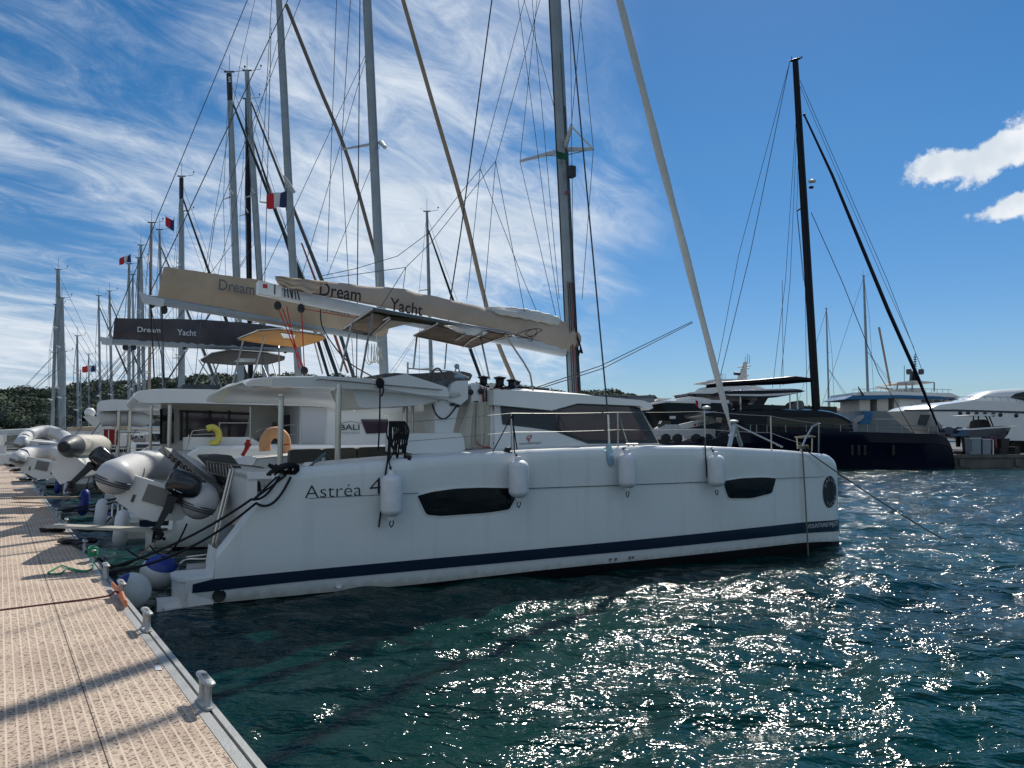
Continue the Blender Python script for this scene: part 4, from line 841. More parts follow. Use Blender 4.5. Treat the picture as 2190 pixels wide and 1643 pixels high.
# ---- rails
pts = [(834, 905, 988), (1094, 884, 965), (1322, 882, 957), (1508, 880, 957), (1650, 890, 962)]
TOPS = []; BOTS = []
for x, y0, y1 in pts:
    b_ = HMv(x, y1, -.12); t_ = M.V(x-1, y0, b_.y); t_.x = b_.x; CT.part(MB().tube([b_, t_], .013), 'stanchion', STEEL); TOPS.append(t_); BOTS.append(b_)
q = BOTS[2]; CT.part(MB().tube([q+Vec((.3, .1, 0)), TOPS[2]], .010), 'stanchion_brace', STEEL)
b5 = M.V(1752, 905, .35); pb = [HMv(1712, 965, -.12), M.V(1722, 940, .25), M.V(1738, 912, .35), b5, M.V(1750, 968, .4)]
CT.part(MB().tube(pb[:1]+pb[1:4], .018), 'pulpit', STEEL); CT.part(MB().tube([b5, M.V(1751, 968, .55)], .016), 'pulpit', STEEL)
mb = MB(); mb.prism([M.V(x, y, v) for x, y, v in ((1699, 936, .5), (1730, 932, .45), (1745, 935, 1.1), (1712, 938, 1.1))], (0, 0, .02)); mb.tube([M.V(1704, 936, .5), M.V(1706, 960, .5)], .015); mb.tube([M.V(1737, 938, .6), M.V(1736, 966, .6)], .015); CT.part(mb, 'pulpit_seat', [mat('seat_teak', (.40, .34, .24), .6)])
for r0, fz in ((.0045, 1.0), (.0045, .5)):
    P_ = [b_.lerp(t_, fz) for b_, t_ in zip(BOTS, TOPS)]; P_ = [P_[0]+Vec((0, 0, 0))]+P_[1:]+[M.V(1748 if fz == 1 else 1720, 906 if fz == 1 else 950, .35)]
    for a_, b_ in zip(P_, P_[1:]): CT.part(MB().tube(sag(a_, b_, .01, 6), .0042, 5), 'lifeline', STEELD, smooth=60)
mb = MB()
def vb(l): return mb.tube(cat(l), .011, 6)
for x0, y0, x1, y1 in ((1096, 887, 1054, 966),): mb.tube([HMv(x0, y0, -.1), HMv(x1, y1, -.15)], .009, 6)
CT.part(mb, 'rail_lashing', ROPEK)
line(cat([HMv(876, 990, -.1), HMv(900, 986, -.1), HMv(950, 980, -.1), HMv(1000, 979, -.1), HMv(1060, 972, -.1), HMv(1090, 969, -.1), HMv(1240, 958, -.2)]), .010, ROPEK, 'jib_sheet')
def cleatmini(px, py, s=1, m_=STEEL):
    c = HMv(px, py, -.15); mb = MB(); mb.tube([c+Vec((-.13*s, 0, .06)), c+Vec((.13*s, 0, .06))], .016*s); mb.tube([c+Vec((-.05*s, 0, 0)), c+Vec((-.05*s, 0, .06))], .014*s); mb.tube([c+Vec((.05*s, 0, 0)), c+Vec((.05*s, 0, .06))], .014*s); CT.part(mb, 'deck_cleat', m_)
cleatmini(1350, 958, 1.1); cleatmini(630, 1008, 1.1)
for x, y in ((1086, 970), (873, 988)): CT.part(MB().lathe([(.08, -.02), (.09, .03), (.05, .06), (.05, .09), (.02, .10)], HMv(x, y, -.12)), 'deck_block', BLACKM)
# rope bundles tied at the rail and stern
def bundle(name, c, rx, ry, rz, n, r, m_, label, cat_, rg, grp=None):
    mb = MB()
    for i in range(n):
        a0 = rg.uniform(0, 6.28); ph = [rg.uniform(-.35, .35) for _ in range(4)]
        mb.tube(cat([c+Vec((rx*math.cos(a0+k*.9)*(.7+ph[0]), ry*math.sin(a0+k*.9)*(.7+ph[1])+ph[3]*ry, rz*math.sin(a0*1.7+k*1.3)*(.6+ph[2]))) for k in range(9)], 4), r, 6)
    return single(name, mb, m_, label, cat_, M, group=grp, smooth=70)
rb = random.Random(11)
bundle('rope_coil', HMv(606, 1012, .05)+Vec((0, 0, .05)), .20, .10, .09, 11, .014, ROPEK, 'bundle of black mooring rope heaped on the stern quarter of the foreground catamaran', 'rope', rb)
mb = MB()
cb_ = TOPS[0]
for i in range(9):
    x = -.05+i*.028; mb.tube(cat([cb_+Vec((x, -.03, .02)), cb_+Vec((x-.02+.01*i, -.06, -.18-.05*(i % 3))), cb_+Vec((x+.06, -.05, -.30-.07*(i % 4))), cb_+Vec((x+.10, -.03, -.1)), cb_+Vec((x+.03, -.02, .03))]), .012, 6)
single('rope_coil', mb, ROPEK, 'black rope hank hung over the stanchion above the aftmost fender', 'rope', M, smooth=70)
# ============================================================ FENDERS, BUOYS, LINES
FG = 'white cylindrical fenders hanging along the foreground hull'
for px, y0, y1, r_, tx, ty, lab in ((838, 1013, 1106, .155, 836, 905, 'aftmost white fender of the foreground hull, covering the end of the name lettering'), (1109, 983, 1066, .155, 1097, 886, 'white fender overlapping the front end of the large hull window'),
                                (1341, 968, 1045, .15, 1338, 958, 'white fender just forward of the shroud chainplate'), (1531, 972, 1042, .15, 1523, 957, 'white fender against the aft end of the small forward hull window')):
    a, b = HMv(px, y0, .18), HMv(px, y1, .18); b.x = a.x; h = a.z-b.z
    T = Thing('fender', lab, 'fender', M, b, FG)
    r = r_; prof = [(.02, -.05), (.045, -.045), (.05, -.02), (.06, 0)]+[(r*math.sin(t), r*.72*(1-math.cos(t))) for t in [k*math.pi/16 for k in range(2, 9)]]+[(r*math.sin(t), h-r*.72*(1+math.cos(t))) for t in [math.pi/2+k*math.pi/16 for k in range(0, 7)]]+[(.06, h), (.05, h+.02), (.045, h+.045), (.02, h+.05)]
    T.part(MB().lathe(prof, b, (0, 0, 1), 22), 'body', FENDER, smooth=50)
    top = HMv(tx, ty, 0) if ty > 940 else M.V(tx, ty, vo(a.x)+.12)
    mid = Vec((a.x, vo(a.x)-.05, zs(a.x)-.02)); mb = MB(); mb.tube([a+Vec((0, 0, .03)), mid, top], .010, 6); mb.ell(a.lerp(mid, .5), .022, 8, 6)
    if px == 1531: mb.tube([M.V(1506, 905, .1), HMv(1508, 955, .02), HMv(1512, 1020, .03)], .012, 6)
    if px == 838: mb.tube([M.V(834, 910, vo(a.x)+.1), HMv(829, 985, .03), HMv(822, 1030, .03), HMv(816, 1085, .03), HMv(810, 1128, .04)], .013, 6); mb.tube([M.V(858, 915, vo(a.x)+.1), M.V(845, 960, vo(a.x)+.05), mid], .009, 6)
    if px == 1109: mb.tube([M.V(1095, 890, vo(a.x)+.1), HMv(1106, 962, .02)], .010, 6)
    T.part(mb, 'rope', ROPEK, smooth=60)
    mb = MB(); mb.tube(cat([b+Vec((0, 0, -.03)), b+Vec((-.03, 0, -.09)), b+Vec((0, 0, -.14)), b+Vec((.03, 0, -.08)), b+Vec((.01, 0, -.04))]), .008, 6); T.part(mb, 'tail_knot', ROPEK, smooth=60)
def ball(px, py, rp, z, lab, tilt, grp='round ball buoys between pontoon and stern'):
    # radius read from its size in the picture at its real distance
    c = None; d = ray(px, py)
    for k in range(6):
        c = Vec((0, 0, H))+d*((z-H)/d.z if k == 0 else dist/d.y); dist = c.y
    r = rp*dist/F; T = Thing('ball_buoy', lab, 'buoy', W0, c-Vec((0, 0, r)), grp)
    ax = Vec(tilt).normalized(); prof = [(r*math.sin(t), -r*math.cos(t)) for t in [k*math.pi/24 for k in range(0, 19)]]
    T.part(MB().lathe(prof+[(r*math.sin(math.pi*.75)*.97, -r*math.cos(math.pi*.75))], c, ax, 28), 'body', BUOYG, smooth=60)
    prof = [(r*math.sin(t)*1.004, -r*math.cos(t)*1.004) for t in [math.pi*.68+k*math.pi/60 for k in range(0, 19)]]+[(r*.10, r*1.01), (r*.10, r*1.13), (r*.03, r*1.13)]
    T.part(MB().lathe(prof, c, ax, 28), 'cap', BLUEV, smooth=60)
    T.part(MB().tube(sag(c+ax*r*1.1, c+ax*r*1.1+Vec((-.5, -.1, .12)), .1), .012, 6), 'rope', ROPEK)
ball(281, 1265, 39, .22, 'white ball buoy with blue cap squeezed against the pontoon edge', (-.80, -.50, .45))
ball(340, 1225, 38, .28, 'white ball buoy with blue cap against the foreground swim platform', (.35, -.25, .85))
ball(225, 1118, 22, .10, 'plain white ball buoy floating beside the second stern platform', (0, .3, 1))
LG = 'mooring lines from the sterns to the pontoon'
def Dz(px, py, h=.1): return D.world(D.Z(px, py, ZD+h))
def mline(name, pts, r, m_, lab, s=.0, grp=LG):
    P = []
    for a, b in zip(pts, pts[1:]): P += sag(a, b, s, 12)
    return single(name, MB().tube(P, r, 7), m_, lab, 'rope', W0, group=grp, smooth=70)
Mw = M.world
st1 = Mw(HMv(598, 1018, .05)); bp_ = D.world((CLP[3], .05, ZD+.12))
mline('mooring_line', [bp_, Mw(M.V(538, 1068, -.1)), st1], .017, ROPEK, 'upper black mooring line from the buoy cleat up to the foreground stern quarter', .10)
mline('mooring_line', [bp_+Vec((.05, 0, -.04)), Mw(M.V(548, 1076, -.12)), Mw(HMv(622, 1020, .04))], .017, ROPEK, 'lower black mooring line from the buoy cleat up to the foreground stern quarter', .17)
mline('mooring_line', [Mw(HMv(592, 1020, .05)), Mw(M.V(541, 1070, -.1)), Mw(HMv(612, 1016, .06))], .015, ROPEK, 'short black bridle of doubled rope on the raked foreground transom edge', .0)
mline('mooring_line', [D.world((CLP[5], .05, ZD+.1)), Mw(M.V(320, 1165, 5.0)), Mw(M.V(400, 1120, 5.2))], .017, ROPEK, 'slack black line looping over the water from the third cleat pair', .35)
mline('mooring_line', [D.world((CLP[5], .05, ZD+.15)), D.world(D.Z(148, 1160, ZD+.02)), D.world(D.Z(205, 1192, ZD+.02)), D.world(D.Z(212, 1195, ZD+.06))], .022, ROPEK, 'thick black rope tail lying on the deck in a loop by the green rope', .0)
for k, (x, y, v, u, l) in enumerate(((300, 1060, 8.8, 0, 'upper'), (330, 1040, 9.0, 0, 'middle'), (395, 1078, 8.6, 0, 'lower'))):
    mline('mooring_line', [D.world((CLP[8], .05, ZD+.12)), Mw(M.V(x, y, v))], .018, ROPEK, l+' of three black lines rising from one cleat to the second catamaran', .06)
for k, (cx_, x, y, v, s_, l) in enumerate(((9, 190, 1040, 15, .2, 'black line sagging from a cleat to the tilted dark nosed dinghy berth'), (10, 240, 1020, 14, .3, 'slack black line beyond the thin brown plank'), (11, 170, 1010, 18, .2, 'black line near the white rag'), (12, 130, 1000, 22, .2, 'thin black line in the distant rope tangle'), (7, 260, 1075, 10, .5, 'low hanging black line just past the pale gangway'))):
    mline('mooring_line', [D.world((CLP[cx_], .05, ZD+.1)), Mw(M.V(x, y, v))], .018, ROPEK, l, s_)
mline('mooring_line', [Mw(HMv(1722, 962, .03)), ground(2022, 1156, -.05)], .012, mat('dark_bow_rope', (.03, .03, .03), .8), 'thin dark anchor line running forward from the foreground bow into the water', .06, 'bow lines')
mline('mooring_line', [Mw(HMv(1716, 962, .04)), Mw(HMv(1722, 1060, .05)), Mw(HMv(1729, 1195, .06))], .014, ROPEG, 'grey brown rope hanging straight down the foreground bow into the water', .0, 'bow lines')
rb2 = random.Random(4)
def coil(name, c, rx, ry, rz, n, r, m_, lab, rg, cat_='rope', grp=None, turns=9):
    mb = MB()
    for i in range(n):
        a0 = rg.uniform(0, 6.28); ph = [rg.uniform(-.4, .4) for _ in range(4)]
        mb.tube(cat([c+Vec((rx*math.cos(a0+k*.9)*(.7+ph[0]), ry*math.sin(a0+k*.9)*(.7+ph[1]), r+rz*(abs(math.sin(a0*1.7+k*1.3)))*(.5+ph[2]))) for k in range(turns)], 3), r, 6)
    return single(name, mb, m_, lab, cat_, W0, group=grp, smooth=70)
coil('rope_knot', Mw(HMv(1718, 962, .02)), .10, .08, .10, 7, .012, ROPEG, 'lump of grey rope knotted at the foreground bow roller', rb2)
gp = [(206, 1192), (200, 1205), (198, 1216), (178, 1221), (150, 1215), (132, 1210), (118, 1216), (103, 1226), (128, 1227), (146, 1215), (165, 1222), (188, 1222)]
mb = MB(); mb.tube(cat([Dz(x, y, .02+.03*(i == 0)*3) for i, (x, y) in enumerate(gp)], 6), .010, 6)
for i in range(9): mb.tube([D.world((CLP[4]+.11*math.cos(t), .05+.06*math.sin(t), ZD+.10+i*.012+.01*math.sin(t*2+i))) for t in [k*.6 for k in range(12)]], .010, 6)
single('rope_coil', mb, ROPEGR, 'green rope wound on a cleat with its tail curling over the pontoon', 'rope', W0, smooth=70)
for i, (px, py, s_, n, l) in enumerate(((166, 1163, .30, 9, 'black rope heap lying in the dinghy shadow near the cleat'), (236, 1232, .10, 7, 'tight black rope turns around the cleat by the ball buoys'), (112, 1138, .22, 5, 'thin black rope loop lying on the deck past the pale gangway'),
                                     (66, 1029, .5, 12, 'tangle of black ropes beside the white rag'), (50, 1008, .8, 14, 'large heap of black ropes on the far pontoon edge'), (40, 998, .9, 14, 'dark rope heap farther along the pontoon'), (18, 985, 1.4, 16, 'farthest dark rope heap on the pontoon'))):
    coil('rope_coil', Dz(px, py, .005), s_, s_*.6, s_*.25, n, .016, ROPEK, l, rb2, grp='dark rope heaps on the pontoon')
mb = MB(); q = [Dz(x, y, .06) for x, y in ((240, 1250), (256, 1268), (268, 1292))]
mb.tube(cat(q, 5), [.03]*4+[.05]*4+[.04]*3, 10, flat=.5); single('chafe_sleeve', mb, ORSLV, 'orange sleeve of a mooring line draped along the edge rail', 'rope sleeve')
mb = MB(); mb.tube(cat([Dz(0, 1305, .012), Dz(120, 1290, .012), Dz(225, 1276, .03), Dz(244, 1266, .10), Dz(256, 1268, .08)]), .010, 6); single('rope', mb, mat('maroon_rope', (.12, .03, .035), .8), 'thin maroon rope stretched across the decking to the orange sleeve', 'rope', smooth=70)
mb = MB(); p_ = [D.Z(x, y, ZD+.008) for x, y in ((329, 1424), (343, 1424), (347, 1433), (333, 1434))]; mb.prism([D.world(p) for p in p_], (0, 0, .002)); single('edge_tag', mb, mat('white_tag', (.6, .62, .65), .5), 'small white square tag fixed on the decking beside the edge rail', 'tag')
def plank(p0, p1, w, m_, lab, name='gangway_plank'):
    d = (p1-p0).normalized(); s_ = d.cross(Vec((0, 0, 1))).normalized()*w/2; mb = MB(); mb.prism([p0-s_, p0+s_, p1+s_, p1-s_], (0, 0, .045)); return single(name, mb, m_, lab, 'gangway', group='gangway planks laid from the pontoon to the sterns')
PLK = mat('pale_gangway_top', (.42, .40, .34), .5, var=.1, vs=4)
plank(Dz(110, 1127, .10), Mw(M.Z(345, 1137, .55)), .30, PLK, 'long pale gangway plank reaching the second stern over the water')
plank(Dz(34, 1066, .10), Mw(M.Z(172, 1066, .6)), .26, mat('brown_gangway', (.20, .15, .11), .6), 'thin brown gangway plank farther along the pontoon')
mb = MB(); mb.box((-.45, -.2, 0), (.45, .2, .03)); o = single('deck_board', mb, TEAK, 'short slatted brown board lying on the pontoon by the white rag', 'board'); o.location = Dz(52, 1030, .02); o.rotation_euler = (0, 0, .4)
mb = MB().sheet(lambda x, y: Vec((x*.7-.35, y*.45-.2, .05+.05*math.sin(x*7+y*5))), 10, 8, (0, 0, .01)); o = single('rag', mb, mat('white_rag', (.62, .64, .68), .8), 'white rag dropped at the pontoon edge', 'cloth'); o.location = Dz(80, 1027, .05)
# ============================================================ DINGHIES
def dinghy(root, r_dir, f_dir, scale, tube_m, lab, motor=True, tilt=0, cover=False, L=2.3, wide=.62, nose=False, rt=.215, grp='inflatable dinghies hung at the sterns'):
    T = Thing('inflatable_dinghy', lab, 'dinghy', W0, (0, 0, 0), grp); T.off = Vec()
    for s_ in ((-1, 1) if not nose else ()):
        pts = [Vec((s_*wide, 0, 0)), Vec((s_*wide, .5, 0)), Vec((s_*wide, L*.6, .02)), Vec((s_*wide*.85, L*.82, .08)), Vec((s_*wide*.4, L*.98, .16)), Vec((0, L*1.03, .2))]
        mb = MB(); c = cat(pts, 5); mb.tube([Vec((s_*wide, -.30, .0)), Vec((s_*wide, -.26, 0)), Vec((s_*wide, -.18, 0)), Vec((s_*wide, -.08, 0))]+c, [.02, rt*.42, rt*.8, rt*.97]+[rt]*len(c), 22)
        t_ = T.part(mb, 'tube', tube_m, smooth=60)
        mb = MB()
        for dz in (-.03, .0, .03): mb.tube([Vec((s_*(wide+rt-.01), y, dz-.05)) for y in (-.02, L*.6)]+[], .012, 6)
        for dz in (-.035, 0, .035): mb.tube([Vec((s_*wide+(rt+.004)*math.cos(t)*k_, -.08-.20*abs(math.sin(t)), dz-.07)) for t, k_ in [(math.pi*q/12, .93) for q in range(13)]], .010, 6)
        T.part(mb, 'rubbing_strake', RIBD, t_)
    if nose:
        mb = MB(); pts = [Vec((0, -.45, .0)), Vec((0, -.42, 0)), Vec((0, -.2, 0)), Vec((0, 0, 0)), Vec((.03, .6, .02)), Vec((.05, 1.8, .0)), Vec((.05, 2.3, -.05))]
        mb.tube(pts, [.09, .11, .19, .235, .24, .24, .20], 24); tt = T.part(mb, 'tube', tube_m, smooth=60)
        mb = MB(); mb.lathe([(.245, .12), (.243, 0), (.20, -.2), (.125, -.42), (.12, -.44)], (0, 0, 0), (0, 1, 0), 24); T.part(mb, 'nose_cone', RIBD, tt, smooth=60)
        mb = MB(); mb.lathe([(.11, -.44), (.10, -.46), (.01, -.47)], (0, 0, 0), (0, 1, 0), 20); T.part(mb, 'end_cap', BLACKM, tt)
        mb = MB(); mb.loft([[Vec((.10, y, -.1)), Vec((.55, y, -.12)), Vec((.62, y, -.3)), Vec((.35, y, -.72)), Vec((.05, y, -.62)), Vec((-.08, y, -.25))] for y in (-.05, .9, 1.9)]); T.part(mb, 'hull', GEL2, smooth=30)
    else:
        mb = MB(); mb.loft([[Vec((-wide, y, -.05)), Vec((-wide*.75, y, -.30)), Vec((0, y, -.46*k_)), Vec((wide*.75, y, -.30)), Vec((wide, y, -.05))] for y, k_ in ((.05, 1), (1.2, 1), (1.9, .9))]); mb.prism([Vec((-wide+.03, .0, .10)), Vec((wide-.03, 0, .10)), Vec((wide*.78, 0, -.33)), Vec((.1, 0, -.47)), Vec((-.1, 0, -.47)), Vec((-wide*.78, 0, -.33))], (0, .07, 0)); h_ = T.part(mb, 'hull', GEL2, smooth=30)
        mb = MB()
        for x in (-.28, .28): mb.box((x-.02, -.012, -.28), (x+.02, 0, -.17))
        T.part(mb, 'drain_fitting', CUSH, h_)
        T.part(MB().box((-.16, -.02, -.22), (.16, -.001, .04)), 'motor_pad', mat('grey_pad', (.18, .18, .17), .6), h_)
        mb = MB(); mb.tube(cat([Vec((-wide-.06, .55, .22)), Vec((-wide+.1, .6, .205)), Vec((-wide+.2, .62, .02))]), .02, 6); T.part(mb, 'strap', BLACKM)
    if motor:
        ox = .28 if not nose else .62; P = T.part(outboard_head(ox), 'outboard_cowl', mat('black_cowl', (.008, .010, .014), .25, coat=.3), smooth=45)
        T.part(outboard_leg(ox), 'outboard_leg', BLACKM, P, smooth=45)
        mb = MB(); mb.lathe([(.03, 0), (.05, .05), (.03, .12)], Vec((ox, -.34, -.60)), (0, -1, .0), 10)
        for k in range(3):
            t = k*2.09; mb.prism([Vec((ox, -.39, -.60)), Vec((ox+.10*math.cos(t-.3), -.38, -.60+.10*math.sin(t-.3))), Vec((ox+.10*math.cos(t+.3), -.41, -.60+.10*math.sin(t+.3)))], (0, -.01, 0))
        T.part(mb, 'propeller', BLACKM, P)
        if not nose: T.part(MB().tube([Vec((ox-.17, .0, .05)), Vec((ox-.18, .05, .30)), Vec((ox-.17, .06, .50))], .028), 'tiller', BLACKM, P)
        mb = MB(); mb.tube([Vec((ox-.02, -.345, .10)), Vec((ox+.07, -.34, .09))], .005, 5); mb.ell(Vec((ox-.05, -.345, .105)), .013, 8, 6); T.part(mb, 'cowl_mark', INKW, P)
    a = Vec(r_dir).normalized(); f = Vec(f_dir); f = (f-a*f.dot(a)).normalized(); u = a.cross(f)
    mtx = Matrix((a, f, u)).transposed().to_4x4(); mtx.translation = root; T.o.matrix_world = mtx @ Matrix.Scale(scale, 4); return T
def outboard_head(ox):
    mb = MB(); rings = []
    for z, w, l, oy in ((-.03, .13, .10, -.15), (.0, .22, .13, -.16), (.04, .25, .15, -.16), (.13, .255, .155, -.16), (.22, .245, .15, -.16), (.30, .20, .12, -.16), (.335, .13, .08, -.16)):
        rings.append([Vec((ox+.05+w*(abs(math.cos(t))**.55)*(1 if math.cos(t) > 0 else -1), oy+l*(abs(math.sin(t))**.55)*(1 if math.sin(t) > 0 else -1), z+.06-.10*math.cos(t)*(z > .1)*w*1.2)) for t in [k*2*math.pi/28+.01 for k in range(28)]])
    return mb.loft(rings)
def outboard_leg(ox):
    mb = MB(); mb.loft([[Vec((ox+sx*w*1.05-.04+k*.5, -.16+sy*l+k, z)) for sx, sy in ((-1, -1), (1, -1), (1, 1), (-1, 1))] for z, w, l, k in ((0, .075, .09, 0), (-.12, .055, .09, 0), (-.38, .040, .075, -.05), (-.50, .035, .085, -.07), (-.52, .065, .12, -.08), (-.535, .065, .12, -.08), (-.54, .03, .08, -.08), (-.72, .012, .045, -.05))])
    mb.tube([Vec((ox, .0, -.60)), Vec((ox, -.08, -.60)), Vec((ox, -.30, -.60)), Vec((ox, -.34, -.60))], [.01, .045, .04, .025], 10); mb.box((ox-.08, -.12, -.10), (ox+.08, .08, .03)); return mb
Lb, Rb = at(247, 1020, 12.0), at(427, 1074, 12.4)
dw = (Rb-Lb).length; sc = dw/1.24
dinghy((Lb+Rb)/2, Rb-Lb, (-.32, .94, .03), sc, RIBG, 'light grey inflatable with black outboard hung tilted across the foreground stern', rt=.265)
c2_ = at(152, 955, 15.2); dinghy(c2_, (.76, .2, -.62), (-.05, 1, -.12), .95, RIBB, 'beige inflatable with a dark nose cone seen end on, tilted beside a red panel', nose=True)
c3_ = at(92, 990, 19.0); dinghy(c3_, (.86, .45, -.22), (-.50, .86, .05), .85, RIBG, 'grey inflatable wrapped in black straps behind the dark nosed one', motor=False)
c4_ = at(95, 952, 25.0); dinghy(c4_, (.84, .48, -.10), (-.52, .84, .12), 1.0, RIBG, 'grey inflatable with curved bow raised above the strapped one', motor=False)
# solar or gangway board leaning over the foreground dinghy
mb = MB(); p_ = [at(x, y, 13.4-(x-335)*.004) for x, y in ((335, 962), (352, 957), (472, 1052), (462, 1066))]; mb.prism(p_, (.05, .25, -.03)); b__ = single('gangway_plank', mb, mat('dull_grey_gangway', (.17, .165, .15), .5, var=.25, vs=6), 'grey stowed gangway plank slanting above the foreground dinghy', 'gangway', W0, group='gangway planks laid from the pontoon to the sterns')
mb = MB()
for i in range(10):
    x = 352+i*10; y = 966+i*8; mb.tube(cat([at(x, y, 13.2-i*.04), at(x+8, y+14, 13.15-i*.04), at(x+14, y+6, 13.15-i*.04), at(x+20, y+18, 13.1-i*.04)]), .011, 6)
single('rope_coil', mb, ROPEK, 'black lashing rope strung along the slanting grey gangway', 'rope', W0, smooth=70)
# ============================================================ LIFE BUOYS, FLAGS
def horseshoe(name, lab, pts, v, m_, r=.055):
    T = Thing(name, lab, 'life buoy', M, M.V(*pts[len(pts)//2], v)); T.part(MB().tube(cat([M.V(x, y, v) for x, y in pts], 5), r, 14, flat=1.5), 'foam_ring', m_, smooth=60)
    q = M.V(*pts[-2], v); T.part(MB().tube([q+Vec((-.08, -.09, .0)), q+Vec((.08, -.09, .02))], .012, 6), 'strap', INKR)
horseshoe('horseshoe_buoy', 'faded orange horseshoe buoy on the port rail under the hardtop', [(567, 965), (567, 945), (577, 929), (592, 925), (606, 935), (610, 952), (608, 972)], 6.6, ORANGEF, .085)
horseshoe('horseshoe_buoy', 'yellow horseshoe buoy on the rail of the second catamaran', [(443, 917), (455, 914), (466, 922), (468, 935), (463, 946), (449, 949)], 8.75, YELLOW, .075)
mb = MB(); mb.tube(cat([M.V(x, y, 6.7) for x, y in ((531, 940), (530, 951), (526, 962), (518, 975))]), [.03, .05, .05, .045, .06, .08, .08, .07, .06, .05, .05, .05, .04, .04, .04, .04, .04, .04, .04][:19], 10); single('rescue_line_bag', mb, REDP, 'red folded ensign tied to the rail between the two horseshoe buoys', 'flag', M, smooth=60)
def flag(c, w, h, ang, droop, lab, cols=FR, pole=.9, name='tricolour_flag'):
    T = Thing(name, lab, 'flag', W0, (0, 0, 0), 'flags flying from the rigging'); n = len(cols); a = R(ang)
    for k in range(n):
        def fn(x, y, k=k):
            s_ = (k+x)/n; return c+Vec((w*s_*math.cos(a), .12*w*math.sin(s_*7+y*1.5), w*s_*math.sin(a)-droop*w*s_*s_+(y-.5)*h*(1-.12*s_)+.04*w*math.sin(s_*9)))
        T.part(MB().sheet(fn, 8, 8, (0, .01, 0)), 'stripe' if n > 1 else 'cloth', cols[k], smooth=60)
    T.part(MB().tube([c+Vec((0, 0, -h*.7)), c+Vec((0, 0, h*.7))], .02, 6), 'hoist_line', WIRE); T.off = Vec(); return T
# ============================================================ NEIGHBOURING CATAMARANS
def cathull(T, u0, v0, v1, L, top, stern=.45, name='hull', stripe=None, m_=GEL, vg=0.0, flip=False):
    W_h = v1-v0; us = [0, .02, .35, .38, .7, 1.0, 1.35, 1.6, 3, 5, 7, 9, 10.3, 11.1, 11.6, 11.9, L-.03, L]
    us = [min(u, L) for u in us]
    def g(u): f = u/L; k = max(0, (f-.55)/.45); return v0+.02-.18*math.sin(math.pi*f)+(W_h*.52)*k**3, v1-(W_h*.46)*k**3
    mb = MB(); rr = []
    for u in us:
        t = stern if u < .36 else min(top-.12*max(0, (u-L+1.6)/1.6)**2, stern+(top-stern)*(.25+.75*min(1, (u-.36)/1.15))); a, b = g(u); lo = -.3
        rr.append([Vec((u0+u, a+.06, t)), Vec((u0+u, a, t-.07)), Vec((u0+u, a, t*.62)), Vec((u0+u, a+.03, t*.60)), Vec((u0+u, a+.12, .1)), Vec((u0+u, a+.3, lo)), Vec((u0+u, b-.3, lo)), Vec((u0+u, b-.05, .2)), Vec((u0+u, b, t-.05)), Vec((u0+u, b-.05, t))])
    mb.loft(rr); h = T.part(mb, name, m_, smooth=30)
    if stripe:
        mb = MB(); rr = []
        for u in us[1:]:
            a, b = g(u); rr.append([Vec((u0+u, a+.065, .36)), Vec((u0+u, a+.085, .20))])
        mb.loft([[p-Vec((0, .012, 0)) for p in r] for r in rr], closed=False); mb.box((u0-.012, v0+.15, .20), (u0-.004, v1-.15, .36)); T.part(mb, 'stripe', stripe, h, smooth=60)
    return h
def rigcat(T, fr, v, mbot, mtop, f_ext, width, rake_spr=None, m_=ALUD, stays=()):
    a, b = fr.V(*mbot, v), fr.V(*mtop, v); t = ext(a, b, f_ext); mb = MB(); mb.tube([a, a.lerp(t, .7), t], [width/2, width/2, width/3], 14, flat=.65, up=(1, 0, 0)); mm = T.part(mb, 'mast', m_, smooth=60)
    return a, t, mm
def bag(T, fr, v, top, bot, boom, wid, m_, txt=(), mtxt=INKG, bm=ALUD):
    b0, b1 = fr.V(*boom[0], v), fr.V(*boom[1], v); bo = T.part(MB().tube([b0, b1], boom[2], 12, up=(0, 0, 1), flat=.7), 'boom', bm, smooth=60)
    c = T.part(coverm(fr, top, bot, v, wid, rnd, .9), 'sail_cover', m_, bo, smooth=60)
    for s, q in txt: T.part(textmb(s, quad(*[fr.V(x, y, v-wid-.06) for x, y in q]), .01), 'cover_lettering', mtxt, c)
    return b0, b1
GC = 'catamarans berthed stern to along the pontoon'
# second catamaran
B = Thing('catamaran', 'second white catamaran behind the foreground one, with an ochre boom bag and amber bimini', 'catamaran', M, (-.5, 12, 0), GC)
cathull(B, -.54, 8.6, 10.3, 12.3, 2.02, .5, stripe=NAVY); cathull(B, -.54, 14.0, 15.6, 12.3, 2.02, .5, stripe=NAVY)
mb = MB(); mb.box((.6, 10.2, .8), (9.5, 14.1, 1.9)); mb.tube([(11.4, 9.2, 1.9), (11.4, 15, 1.9)], .1); B.part(mb, 'bridge_deck', GEL2)
def Bp(pts, v): return [M.V(x, y, v) for x, y in pts]
w1 = Bp([(641, 866), (905, 878), (960, 885), (960, 966), (641, 966)], 9.7); CB = B.part(MB().prism(w1, (0, 4.9, 0)), 'cabin', GEL, smooth=30)
B.part(MB().prism(Bp([(345, 860), (641, 860), (641, 968), (345, 968)], 11.4), (0, .2, 0)), 'saloon_bulkhead', CREAM, CB)
B.part(MB().prism(Bp([(384, 877), (534, 883), (523, 936), (384, 942)], 11.35), (0, .02, 0)), 'saloon_door_glass', TINT, CB)
mb = MB()
for x in (386, 398, 447, 488): mb.prism(Bp([(x, 878), (x+5, 878), (x+5, 940), (x, 940)], 11.32), (0, .02, 0))
mb.prism(Bp([(384, 877), (534, 883), (533, 888), (384, 882)], 11.32), (0, .02, 0)); B.part(mb, 'door_frame', BLACKM, CB)
